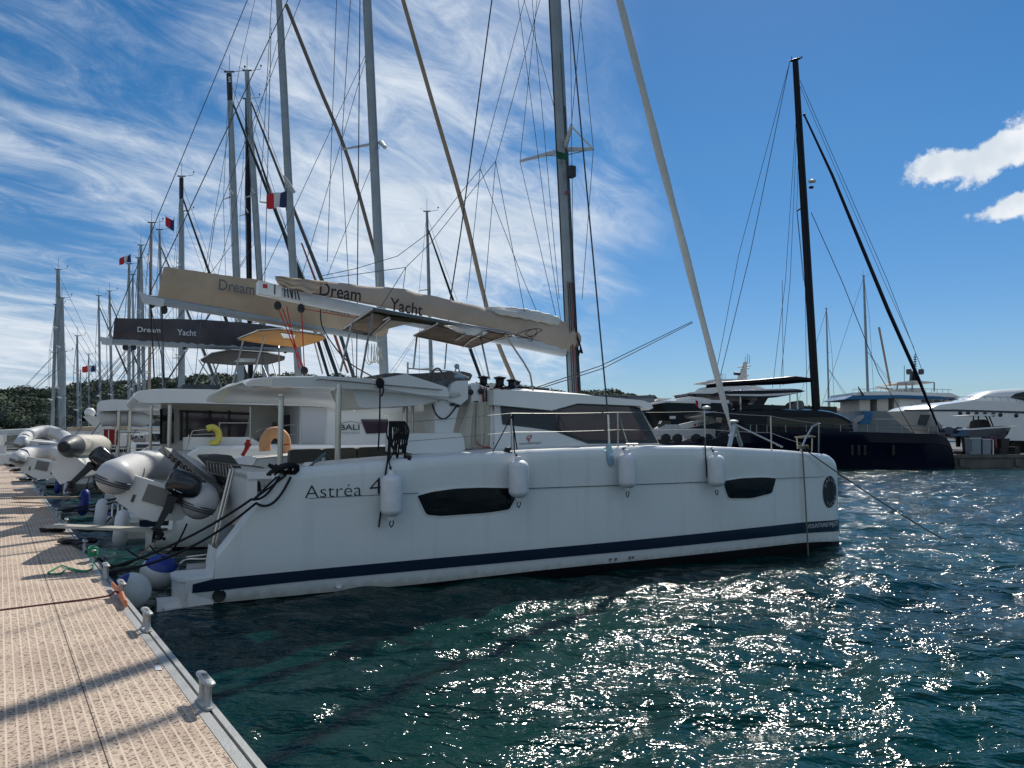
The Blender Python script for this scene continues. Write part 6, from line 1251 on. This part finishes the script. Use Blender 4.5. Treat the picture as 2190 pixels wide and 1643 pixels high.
l2 = P_(RB_, [(1548, 843), (1632, 843), (1714, 839), (1677, 845.5), (1631, 847.5), (1560, 846.5)], 1.75); BC.part(MB().prism(l2, (0, 5.9, 0)), 'hardtop_underside', GEL2, FB)
BC.part(MB().prism(P_(RB_, [(1638, 836), (1652, 836), (1640, 856), (1628, 876), (1596, 877), (1615, 862)], 2.0), (0, .3, 0)), 'hardtop_arch', HBLACK); BC.part(MB().prism([p+Vec((0, 5, 0)) for p in P_(RB_, [(1638, 836), (1652, 836), (1640, 856), (1628, 876), (1596, 877), (1615, 862)], 2.0)], (0, .3, 0)), 'hardtop_arch', HBLACK)
for x in (1583, 1705, 1689): BC.part(MB().tube(P_(RB_, [(x, 838), (x+1, 876)], 2.2), .05, 8), 'hardtop_post', STEEL)
BC.part(MB().prism(chaikin(P_(RB_, [(1690, 876), (1694, 862), (1708, 856), (1719, 858), (1721, 876)], 3.2), 1), (0, 1.6, 0)), 'covered_tender', mat('grey_cover', (.15, .17, .18), .8, var=.1)); BC.part(MB().lathe([(.02, 0), (.27, .02), (.27, .4), (.02, .42)], RB_.V(1574, 866, 1.6), (0, 1, 0), 20), 'round_locker', BLACK)
vm_ = 4.7; a_ = RB_.V(1746, 882, vm_); b_ = RB_.V(1701, 132, vm_)
BM = BC.part(MB().tube([a_, a_.lerp(b_, .6), b_], [.33, .30, .24], 16, flat=.6, up=(1, 0, 0)), 'mast', BLACK, smooth=60)
BC.part(MB().tube(P_(RB_, [(1689, 131), (1703, 128), (1716, 122)], vm_), [.07, .14, .05], 8), 'mast_crane', BLACK, BM); ln(BC, P_(RB_, [(1693, 131), (1693, 121)], vm_), .03)
BC.part(MB().tube(P_(RB_, [(1511, 826), (1540, 822), (1620, 818), (1680, 814), (1700, 812), (1735, 813)], vm_), [.16, .20, .24, .30, .30, .16], 12), 'boom', BLACK, BM, smooth=60)
for x0, y0, x1, y1, r in ((1720, 441, 1705, 451, .06), (1720, 436, 1713, 426, .05)): BC.part(MB().tube(P_(RB_, [(x0, y0), (x1, y1)], vm_), r, 6), 'spreader', BLACK, BM)
BC.part(MB().lathe([(.1, 0), (.3, .05), (.3, .18), (.1, .26)], RB_.V(1737, 391, vm_), (0, 0, 1), 14), 'radar_dome', GEL2, BM); BC.part(MB().ell(RB_.V(1735, 401, vm_), (.2, .15, .12)), 'mast_light', BLACKM, BM)
BC.part(MB().tube(P_(RB_, [(2011, 925), (1960, 800), (1900, 665), (1840, 520), (1780, 375), (1720, 246)], vm_-.2), [.07, .13, .15, .14, .11, .07], 10), 'furled_headsail', HBLACK, smooth=60)
BC.part(MB().ell(RB_.V(1720, 246, vm_), .12), 'furler_swivel', BLACKM)
for pts, r in (([(1689, 133), (1580, 545), (1535, 780)], .022), ([(1689, 133), (1605, 540), (1538, 815)], .028), ([(1711, 172), (1898, 600), (1960, 760), (1975, 800)], .022), ([(1709, 180), (1890, 600), (1955, 745)], .018), ([(1735, 455), (1800, 600), (1880, 800), (1960, 935)], .030), ([(1703, 250), (1680, 600), (1652, 830)], .020), ([(1704, 280), (1690, 600), (1668, 830)], .02), ([(1705, 452), (1722, 620), (1726, 870)], .02), ([(1708, 300), (1704, 450), (1718, 600)], .018), ([(1673, 600), (1675, 825)], .02)): ln(BC, P_(RB_, pts, vm_), r)
mb = MB(); hz = [RB_.V(x, y, .25) for x, y in ((1760, 908), (1790, 908), (1850, 908), (1960, 911), (2020, 918), (2026, 930))]; mb.tube(hz, .022, 5)
mb.tube([p-Vec((0, 0, .28)) for p in hz[:-1]], .016, 5)
for x in (1605, 1618, 1640, 1680, 1724, 1797, 1855, 1875, 1928, 1985, 2005): p = RB_.V(x, 909, .25); mb.tube([p, p-Vec((0, 0, .6))], .02, 5)
mb.tube(P_(RB_, [(1596, 908), (1760, 908)], .25), .016, 5); BC.part(mb, 'rail', STEEL)
# aft cockpit glimpses
BC.part(MB().prism(P_(RB_, [(1507, 884), (1590, 892), (1590, 895), (1507, 888)], 1.4), (0, 6, 0)), 'cockpit_ceiling', GEL2); mb = MB(); mb.ell(RB_.V(1511, 873, 4), (.35, .35, .18)); mb.tube(P_(RB_, [(1507, 890), (1507, 875)], 4), .05, 6); BC.part(mb, 'satellite_dome', GEL2)
flag(RB_.world(RB_.V(1500, 867, 4)), -.45, .5, 0, .55, 'red and white ensign at the stern of the black catamaran', cols=[FR[1], FR[0]], name='ensign_flag')
# dark green and white motor yacht behind it
MF = Frame(Vec((at(1392, 900, 78).x, 78, 0)), 8)
MY = Thing('motor_yacht', 'motor yacht with dark green hull and white superstructure behind the black catamaran', 'motor yacht', MF, (8, 3, 0))
def Q(pts, v): return P_(MF, pts, v)
mb = MB(); pr_ = [(1390, 865), (1396, 861), (1426, 858), (1520, 862), (1700, 868), (1790, 870), (1790, 930), (1436, 930), (1420, 912), (1405, 888)]
a_ = Q(pr_, 0); mb.loft([[Vec((p.x+max(0, 4-(p.x-a_[0].x))*.0+sx*max(0, 1-(p.x-a_[0].x)/14)*1.2, y, p.z)) for p in a_] for y, sx in ((0, 1), (1.2, .5), (3.4, 0), (5.6, .5), (6.8, 1))]); HM_ = MY.part(mb, 'hull', HGREEN, smooth=35)
MY.part(MB().prism(Q([(1392, 863), (1426, 857), (1520, 861), (1520, 864), (1426, 861), (1395, 866)], -.02), (0, 6.8, 0)), 'bulwark', GEL2)
sp_ = [(1440, 860), (1450, 853), (1472, 848), (1520, 852), (1600, 856), (1620, 866), (1620, 872), (1440, 864)]; SS = MY.part(MB().prism(Q(sp_, 1), (0, 5, 0)), 'superstructure', GEL, smooth=30)
MY.part(MB().prism(Q([(1560, 850), (1630, 852), (1626, 864), (1560, 862)], .96), (0, .04, 0)), 'saloon_window', GLASS, SS)
MY.part(MB().prism(Q([(1470, 842), (1560, 842), (1600, 852), (1600, 857), (1474, 852)], 1.4), (0, 4, 0)), 'wheelhouse', GLASS, SS)
MY.part(MB().prism(chaikin(Q([(1467, 842), (1475, 839), (1530, 834), (1640, 832), (1640, 838), (1560, 842)], 1.1), 1, .12), (0, 4.8, 0)), 'wheelhouse_roof', GEL, SS)
MY.part(MB().prism(Q([(1520, 826), (1625, 826), (1640, 834), (1505, 836)], 1.8), (0, 3.2, 0)), 'upper_deck', GEL2, SS)
MY.part(MB().prism(chaikin(Q([(1508, 815), (1530, 811), (1600, 810), (1625, 814), (1600, 818), (1520, 818)], 1.5), 1), (0, 4, 0)), 'sun_roof', GEL, SS)
for x in (1530, 1605): MY.part(MB().prism(Q([(x, 816), (x+8, 816), (x+14, 828), (x+2, 828)], 2), (0, .3, 0)), 'roof_arch', GEL2, SS)
MY.part(MB().prism(Q([(1580, 810), (1590, 788), (1594, 774), (1598, 774), (1597, 790), (1598, 810)], 3.2), (0, .5, 0)), 'radar_mast', CREAM)
mb = MB(); mb.tube(Q([(1578, 785), (1606, 782)], 3.4), .06, 6); mb.tube(Q([(1584, 790), (1602, 788)], 3.4), .05, 6); mb.tube(Q([(1570, 799), (1582, 800)], 3.4), .18, 8); mb.tube(Q([(1590, 803), (1602, 804)], 3.4), .05, 6)
for x, y in ((1594, 763), (1599, 757), (1603, 760)): mb.tube(Q([(x, 778), (x, y)], 3.4), .025, 5)
MY.part(mb, 'aerials', WIRE)
for x in (1543, 1551, 1546): ln(MY, Q([(x, 812), (x, 799)], 3), .02)
mb = MB()
for x in range(1400, 1520, 8): mb.tube(Q([(x, 862-(x-1400)*.03), (x, 854-(x-1400)*.02)], .4), .02, 5)
mb.tube(Q([(1400, 854), (1520, 852)], .4), .02, 5); MY.part(mb, 'rail', STEEL)
MY.part(MB().prism(Q([(1432, 890), (1445, 890), (1445, 896), (1432, 896)], 0), (0, .03, 0)), 'hull_port', GEL2)
# blue and grey yacht with awnings
FF = Frame(Vec((at(1800, 900, 84).x, 84, 0)), 0)
FY = Thing('motor_yacht', 'slate grey yacht with bright blue awnings and an open top deck', 'motor yacht', FF, (8, 3, 0))
def Q2(pts, v): return P_(FF, pts, v)
FY.part(MB().prism(Q2([(1845, 879), (1925, 880), (2080, 880), (2080, 930), (1830, 930)], 0), (0, 6.5, 0)), 'hull', HGREY, smooth=30)
FY.part(MB().prism(Q2([(1850, 880), (1868, 880), (1862, 906), (1840, 908), (1834, 895)], -.3), (0, .6, 0)), 'hanging_awning', BLUEC)
FY.part(MB().prism(Q2([(1870, 896), (1940, 896), (1940, 896.8), (1870, 896.8)], -.06), (0, .06, 0)), 'hull_line', GEL2)
FY.part(MB().prism(chaikin(Q2([(1823, 903), (1826, 895), (1848, 885), (1848, 895), (1830, 906)], -.8), 1), (0, 1, 0)), 'hanging_tender', mat('grey_tender', (.25, .27, .28), .6))
for x0, x1 in ((1838, 1861), (1876, 1900), (1912, 1923)): FY.part(MB().prism(Q2([(x0, 852), (x1, 852), (x1, 880), (x0, 880)], .8), (0, 5, 0)), 'deckhouse', CREAM)
FY.part(MB().prism(Q2([(1923, 852), (1970, 852), (2060, 858), (2060, 882), (1923, 882)], .8), (0, 5, 0)), 'deckhouse', GEL2)
FY.part(MB().prism(Q2([(1970, 855), (2022, 857), (2020, 860), (1972, 862)], .76), (0, .03, 0)), 'deckhouse_window', GLASS)
AW = FY.part(MB().prism(Q2([(1807, 854), (1823, 846), (1925, 845), (2010, 848), (2062, 854), (1960, 853), (1925, 851), (1860, 855)], 0), (0, 6.4, 0)), 'awning', BLUEC)
FY.part(MB().prism(Q2([(1824, 846), (1824, 840), (1870, 837), (1935, 838), (2035, 841), (2056, 850), (1960, 848)], .2), (0, 6, 0)), 'upper_deck', GEL2)
mb = MB(); 
for x in range(1824, 2036, 12): mb.tube(Q2([(x, 841), (x, 833)], .3), .025, 5)
mb.tube(Q2([(1824, 833), (1935, 830), (2036, 834)], .3), .025, 5); FY.part(mb, 'rail', STEEL)
FY.part(MB().prism(Q2([(1920, 820), (1923, 817), (1955, 814), (1998, 817), (1998, 819), (1955, 821)], 1), (0, 4, 0)), 'top_canopy', CREAM)
for x in (1918, 1938, 1951, 1998): FY.part(MB().tube(Q2([(x+(2 if x < 1930 else 0), 818), (x, 838)], 1), .08, 6), 'canopy_post', ALUD)
FY.part(MB().prism(Q2([(1922, 838), (1922, 832), (1975, 830), (1975, 840)], 1.3), (0, 2, 0)), 'top_deck_console', CREAM)
FY.part(MB().prism(Q2([(1950, 818), (1952, 795), (1960, 790), (1964, 818)], 2.6), (0, .6, 0)), 'radar_mast', BLACK)
for x in (1944, 1970): FY.part(MB().lathe([(.05, -.35), (.26, -.3), (.31, 0), (.26, .28), (.05, .32)], FF.V(x, 795, 2.6), (0, 0, 1), 16), 'radar_dome', mat('dark_dome', (.05, .06, .065), .4))
mb = MB(); mb.tube(Q2([(1957, 792), (1957, 757)], 2.8), .05, 6)
for k in range(6): mb.box(FF.V(1957, 764+k*5, 2.8)-Vec((.16, .05, .05)), FF.V(1957, 764+k*5, 2.8)+Vec((.16, .05, .05)))
FY.part(mb, 'light_mast', BLACKM); ln(FY, Q2([(1934, 782), (1934, 816)], 1), .03); ln(FY, Q2([(1880, 700), (1904, 826)], 2), .12, TANM, 'crane_jib'); FY.part(MB().prism(Q2([(1879, 826), (1879, 829), (1910, 835), (1912, 832)], 1.5), (0, .8, 0)), 'folded_crane', CREAM)
mb = MB(); mb.tube(Q2([(1835, 827), (1846, 846)], -.2), [.05, .14], 6); FY.part(mb, 'furled_ensign', mat('dark_ensign', (.03, .02, .04), .8))
# white motor yacht at the right edge
WF = Frame(Vec((at(1926, 900, 66).x, 66, 0)), -6)
WY = Thing('motor_yacht', 'sleek white motor yacht with navy stripe and domed coachroof at the right edge', 'motor yacht', WF, (8, 3, 0))
def Q3(pts, v): return P_(WF, pts, v)
a_ = Q3([(1926, 878), (1938, 872), (1963, 866), (2046, 857), (2100, 858), (2190, 861), (2360, 862), (2360, 945), (2100, 942), (2005, 932), (1975, 918), (1945, 896)], 0)
x0 = a_[0].x; mb = MB(); mb.loft([[Vec((p.x+sx*2.2*max(0, 1-(p.x-x0)/11), y, p.z)) for p in a_] for y, sx in ((0, 1), (1.4, .3), (3, 0), (4.6, .3), (6, 1))]); WH = WY.part(mb, 'hull', GEL, smooth=35)
def bow_strip(pts, off, th, name, m_):
    p = Q3(pts, 0); 
    return WY.part(MB().prism([Vec((q.x+2.2*max(0, 1-(q.x-x0)/11)*0, q.y-off, q.z)) for q in p], (0, th, 0)), name, m_, WH)
bow_strip([(1934, 876.5), (2046, 876), (2190, 880), (2360, 884), (2360, 888.5), (2190, 884.5), (2046, 880), (1934, 880)], .04, .06, 'stripe', NAVY)
bow_strip([(1968, 887), (1989, 887), (1981, 911), (1961, 909)], .05, .06, 'anchor_pocket', mat('anchor_pocket_steel', (.03, .04, .045), .2, .6))
for x in (2054, 2071, 2089, 2107, 2125, 2140, 2174): WY.part(MB().lathe([(.02, 0), (.17, .01), (.17, .05)], WF.V(x, 884+(x-2054)*.04, -.06), (0, 1, 0), 14), 'porthole', GLASS, WH)
dm_ = Q3([(2062, 858), (2085, 850), (2100, 842), (2120, 835), (2143, 832), (2190, 829), (2280, 829), (2360, 840), (2360, 866), (2060, 862)], 1.0); cz_ = dm_[0].z
mb = MB(); mb.loft([[Vec((p.x+ix*(p.x < dm_[5].x), y, cz_+(p.z-cz_)*k)) for p in dm_] for y, k, ix in ((.7, .5, .8), (1.1, .85, .2), (2.2, 1, 0), (3.8, 1, 0), (4.9, .85, .2), (5.3, .5, .8))]); WD = WY.part(mb, 'coachroof', GEL, smooth=50)
WY.part(MB().prism(Q3([(2160, 850), (2172, 842), (2190, 838), (2290, 838), (2330, 857), (2190, 857)], .66), (0, .2, 0)), 'side_window', GLASS, WD)
mb = MB(); r_ = Q3([(1940, 868), (2000, 856), (2060, 849), (2130, 849), (2190, 851), (2300, 853)], .2); mb.tube(r_, .022, 5)
for i in range(18): x = 1945+i*16; y0 = lerp([(1940, 868), (2000, 856), (2060, 849), (2130, 849), (2190, 851), (2300, 853)], x); mb.tube([WF.V(x, y0, .2), WF.V(x+7, lerp([(1938, 872), (1963, 866), (2046, 857), (2190, 861), (2360, 862)], x+7), .2)], .018, 5)
WY.part(mb, 'rail', STEEL)
mb = MB()
for x in (2110, 2160, 2210): mb.box((WF.V(x, 930, 1).x, 1, -1.2+2), (WF.V(x, 930, 1).x+.3, 5, 2.6))
WY.part(mb, 'cradle', BLACKM)
# centre console boat on the quay
SF = Frame(Vec((at(2068, 940, 58).x, 58, 0)), 4)
SB_ = Thing('speed_boat', 'navy centre console boat with T top and twin blue outboards on the quay', 'speed boat', SF, (2, 1, .9))
def Q4(pts, v): return P_(SF, pts, v)
a_ = Q4([(2074, 918), (2125, 914), (2155, 912), (2184, 911), (2186, 914), (2178, 928), (2167, 939), (2130, 941), (2090, 938), (2069, 933)], 0); x0_ = a_[3].x
mb = MB(); mb.loft([[Vec((min(p.x, x0_)-sx*1.6*max(0, (p.x-x0_+3)/3)+(p.x-min(p.x, x0_)), y, p.z+lift*(p.z < 1.6))) for p in a_] for y, sx, lift in ((0, 1, .45), (.5, .3, .1), (1.2, 0, 0), (1.9, .3, .1), (2.4, 1, .45))]); SH_ = SB_.part(mb, 'hull', mat('navy_speedboat_hull', (.012, .016, .04), .2, coat=.4), smooth=35)
SB_.part(MB().prism(Q4([(2072, 920), (2074, 917), (2125, 913.5), (2184, 910.5), (2184, 913), (2125, 916.5)], -.04), (0, 2.5, 0)), 'gunwale', GEL, SH_)
SB_.part(MB().prism(Q4([(2083, 917), (2095, 900), (2105, 897), (2113, 900), (2120, 914)], .7), (0, 1.0, 0)), 'covered_console', mat('maroon_black_cover', (.02, .01, .012), .8))
SB_.part(MB().prism(chaikin(Q4([(2061, 889), (2080, 887), (2100, 886), (2140, 887), (2120, 889.5), (2083, 890)], .3), 1), (0, 1.8, 0)), 't_top', GEL2)
for p in ([(2081, 917), (2082, 890)], [(2091, 916), (2093, 890)], [(2119, 914), (2108, 890)], [(2125, 914), (2115, 890)]): SB_.part(MB().tube(Q4(p, .5), .05, 6), 't_top_leg', BLACKM)
for x, y, h_, v in ((2028, 914, 15, .3), (2050, 914, 36, 1.4)):
    p = chaikin(Q4([(x-8, y+3), (x-4, y-1), (x+8, y), (x+11, y+6), (x+8, y+15), (x-6, y+14)], v), 1, .15); O_ = SB_.part(MB().prism(p, (0, .5, 0)), 'outboard_cowl', mat('blue_cowl', (.012, .025, .07), .3, coat=.3), smooth=45)
    SB_.part(MB().prism(Q4([(x-4, y+14), (x+6, y+14), (x+4, y+h_+6), (x-2, y+h_+6)], v+.15), (0, .2, 0)), 'outboard_leg', BLACKM, O_)
for x in (2085, 2140): SB_.part(MB().prism(Q4([(x, 938), (x+20, 938), (x+14, 972), (x+4, 972)], .4), (0, 1.6, 0)), 'boat_stand', BLACKM)
# quay furniture
def qthing(name, lab, cat_, v, px, build, grp=None):
    T = Thing(name, lab, cat_, QF, QF.V(px[0], px[1], v), grp); build(T); return T
def cab(px, v, slots):
    def f(T):
        a_ = P_(QF, px, v); b_ = T.part(MB().prism(a_, (0, .7, 0)), 'cabinet_body', mat('grey_cabinet', (.20, .24, .26), .5, var=.1), smooth=0)
        T.part(MB().prism([a_[3]+Vec((-.03, -.03, 0)), a_[2]+Vec((.03, -.03, 0)), a_[2]+Vec((.03, .73, 0)), a_[3]+Vec((-.03, .73, 0))], (0, 0, .05)), 'cabinet_top', GEL2)
        for k in range(slots): T.part(MB().box(a_[3]+Vec((.04, -.02, -.25-.22*k)), a_[3]+Vec((.12, 0, -.14-.22*k))), 'socket', BLACKM, b_)
    return f
qthing('service_cabinet', 'taller grey service cabinet with four sockets on the quay', 'cabinet', 1.3, (2088, 972), cab([(2076, 972), (2098, 972), (2098, 938), (2074, 938)], 1.3, 4)); qthing('service_cabinet', 'smaller grey service cabinet beside the red hose on the quay', 'cabinet', 1.3, (2110, 972), cab([(2102, 972), (2119, 972), (2119, 941), (2102, 940)], 1.3, 0))
def hose(T):
    T.part(MB().tube(P_(QF, [(2124, 972), (2124, 940)], 1.5), .05, 8), 'post', GEL2); mb = MB()
    for k in range(5): mb.tube(cat(P_(QF, [(2118+k, 950+k*4), (2119, 938), (2125, 935), (2130, 938), (2131-k*.6, 958-k*2)], 1.35)), .035, 6)
    T.part(mb, 'hose', mat('faded_red_hose', (.32, .05, .07), .6), smooth=60)
qthing('hose_stand', 'faded red hose hanging on a white post on the quay', 'hose', 1.5, (2124, 972), hose)
for k, (x, w_, h_, l_) in enumerate(((2062, 10, 8, 'low dark crate stack behind the black catamaran bow'), (2145, 14, 16, 'dark bin under the speed boat'), (2176, 12, 18, 'dark trestle block at the right end of the quay'))):
    q = QF.V(x, 972, 2.2); mb = MB(); hw_ = w_*.018
    for i in range(3): mb.box((q.x-hw_*(1-.1*i), q.y, q.z+i*h_*.011), (q.x+hw_*(1-.1*i), q.y+1.2, q.z+(i+.85)*h_*.011))
    single('crate_stack', mb, BLACKM, l_, 'crates', QF)
# crane truck
KF = Frame(Vec((at(1470, 940, 58).x, 58, 0)), 0)
def Q5(pts, v): return P_(KF, pts, v)
K = Thing('crane_truck', 'white mobile crane truck with lowered boom behind the foreground bow', 'crane', KF, (0, 1, .9))
K.part(MB().prism(Q5([(1410, 932), (1410, 916), (1424, 908), (1452, 908), (1456, 916), (1530, 918), (1530, 934)], 0), (0, 2.4, 0)), 'chassis', mat('crane_white', (.5, .51, .5), .5, var=.15), smooth=0)
K.part(MB().prism(Q5([(1412, 908), (1416, 900), (1434, 900), (1438, 914), (1412, 914)], .2), (0, 1, 0)), 'cab', GLASS); BO = K.part(MB().prism(Q5([(1436, 912), (1532, 890), (1532, 904), (1442, 922)], .6), (0, .8, 0)), 'crane_boom', mat('crane_cream', (.52, .52, .49), .5, var=.1), smooth=0)
K.part(textmb('TEREX', quad(*Q5([(1491, 912), (1517, 906), (1517, 900), (1491, 906)], .58)), .02), 'boom_lettering', INK, BO); K.part(MB().prism(Q5([(1484, 907), (1489, 906), (1489, 911), (1484, 912)], .58), (0, .01, 0)), 'boom_emblem', INKR, BO)
for x in (1425, 1450, 1490, 1515): K.part(MB().lathe([(.05, 0), (.36, .02), (.36, .4), (.05, .42)], KF.V(x, 938, -.1), (0, 1, 0), 18), 'wheel', BLACKM)
mb = MB()
for i in range(9): x = 1540+i*5; mb.tube(Q5([(x, 925-i*3.2), (x+5, 917-i*3.2)], .5), .04, 5); mb.tube(Q5([(x+5, 917-i*3.2), (x+5, 922-(i+1)*3.2)], .5), .04, 5)
mb.tube(Q5([(1535, 930), (1592, 892)], .5), .05, 5); mb.tube(Q5([(1535, 920), (1590, 884)], .5), .05, 5); K.part(mb, 'lattice_jib', ALU)
# warehouse and sheds
def corr():
    m = bpy.data.materials.new('ribbed_metal_wall'); m.use_nodes = True; nt = NT(m.node_tree); b = m.node_tree.nodes['Principled BSDF']; t = nt.n('ShaderNodeTexCoord'); w = nt.n('ShaderNodeTexWave', bands_direction='X'); w.inputs['Scale'].default_value = 1.6; nt.l(t.outputs['Object'], w.inputs['Vector'])
    nt.l(nt.ramp(w.outputs[1], [(.2, (.15, .17, .185)), (.6, (.24, .27, .29))]), b.inputs['Base Color']); b.inputs['Roughness'].default_value = .55; return m
CM = corr(); HF = Frame(Vec((at(1240, 900, 95).x, 95, 0)), 0)
WHS = Thing('warehouse', 'grey ribbed metal warehouse on the shore behind the foreground cabin', 'warehouse', HF, (5, 5, 1))
WHS.part(MB().prism(P_(HF, [(1130, 846), (1341, 847), (1341, 935), (1130, 935)], 0), (0, 14, 0)), 'wall', CM, smooth=0); WHS.part(MB().prism(P_(HF, [(1130, 843), (1345, 845), (1345, 848), (1130, 846)], -.2), (0, 14.5, 0)), 'roof', mat('roof_sheet', (.12, .14, .15), .6), smooth=0)
W2 = Thing('warehouse', 'pale ribbed hall with sloping gable right of the grey warehouse', 'warehouse', HF, (9, 3, 1))
W2.part(MB().prism(P_(HF, [(1342, 851), (1399, 849), (1401, 935), (1342, 935)], -.5), (0, 10, 0)), 'wall', CM, smooth=0); W2.part(MB().prism(P_(HF, [(1341, 847), (1400, 845), (1400, 849), (1341, 851)], -.6), (0, 10.4, 0)), 'roof', mat('roof_sheet', (.12, .14, .15), .6), smooth=0)
W2.part(MB().prism(P_(HF, [(1378, 872), (1386, 860), (1398, 878), (1402, 935), (1378, 935)], -2), (0, 1.4, 0)), 'gable_annex', mat('pale_cladding', (.42, .44, .45), .6), smooth=0)
for i, (x0, x1, y0, l_) in enumerate(((1405, 1440, 852, 'low white roofed building left of the motor yacht bow'), (1480, 1540, 858, 'distant pale building behind the motor yacht'), (1800, 1850, 872, 'distant red roofed building behind the blue awnings'))):
    ff = Frame(Vec((at(x0, 900, 150+i*20).x, 150+i*20, 0)), 0); T = Thing('building', l_, 'building', ff, (0, 2, 0)); T.part(MB().prism(P_(ff, [(x0, y0+6), (x1, y0+6), (x1, 940), (x0, 940)], 0), (0, 8, 0)), 'wall', CREAM, smooth=0)
    T.part(MB().prism(P_(ff, [(x0-2, y0+6), (x0+4, y0), (x1-4, y0), (x1+2, y0+6)], -.4), (0, 8.8, 0)), 'roof', mat('clay_roof', (.22, .07, .045), .8) if i == 2 else GEL2, smooth=0)
    T.part(MB().prism(P_(ff, [(x0+4, y0+10), (x1-4, y0+10), (x1-4, y0+14), (x0+4, y0+14)], -.05), (0, .1, 0)), 'window', GLASS)
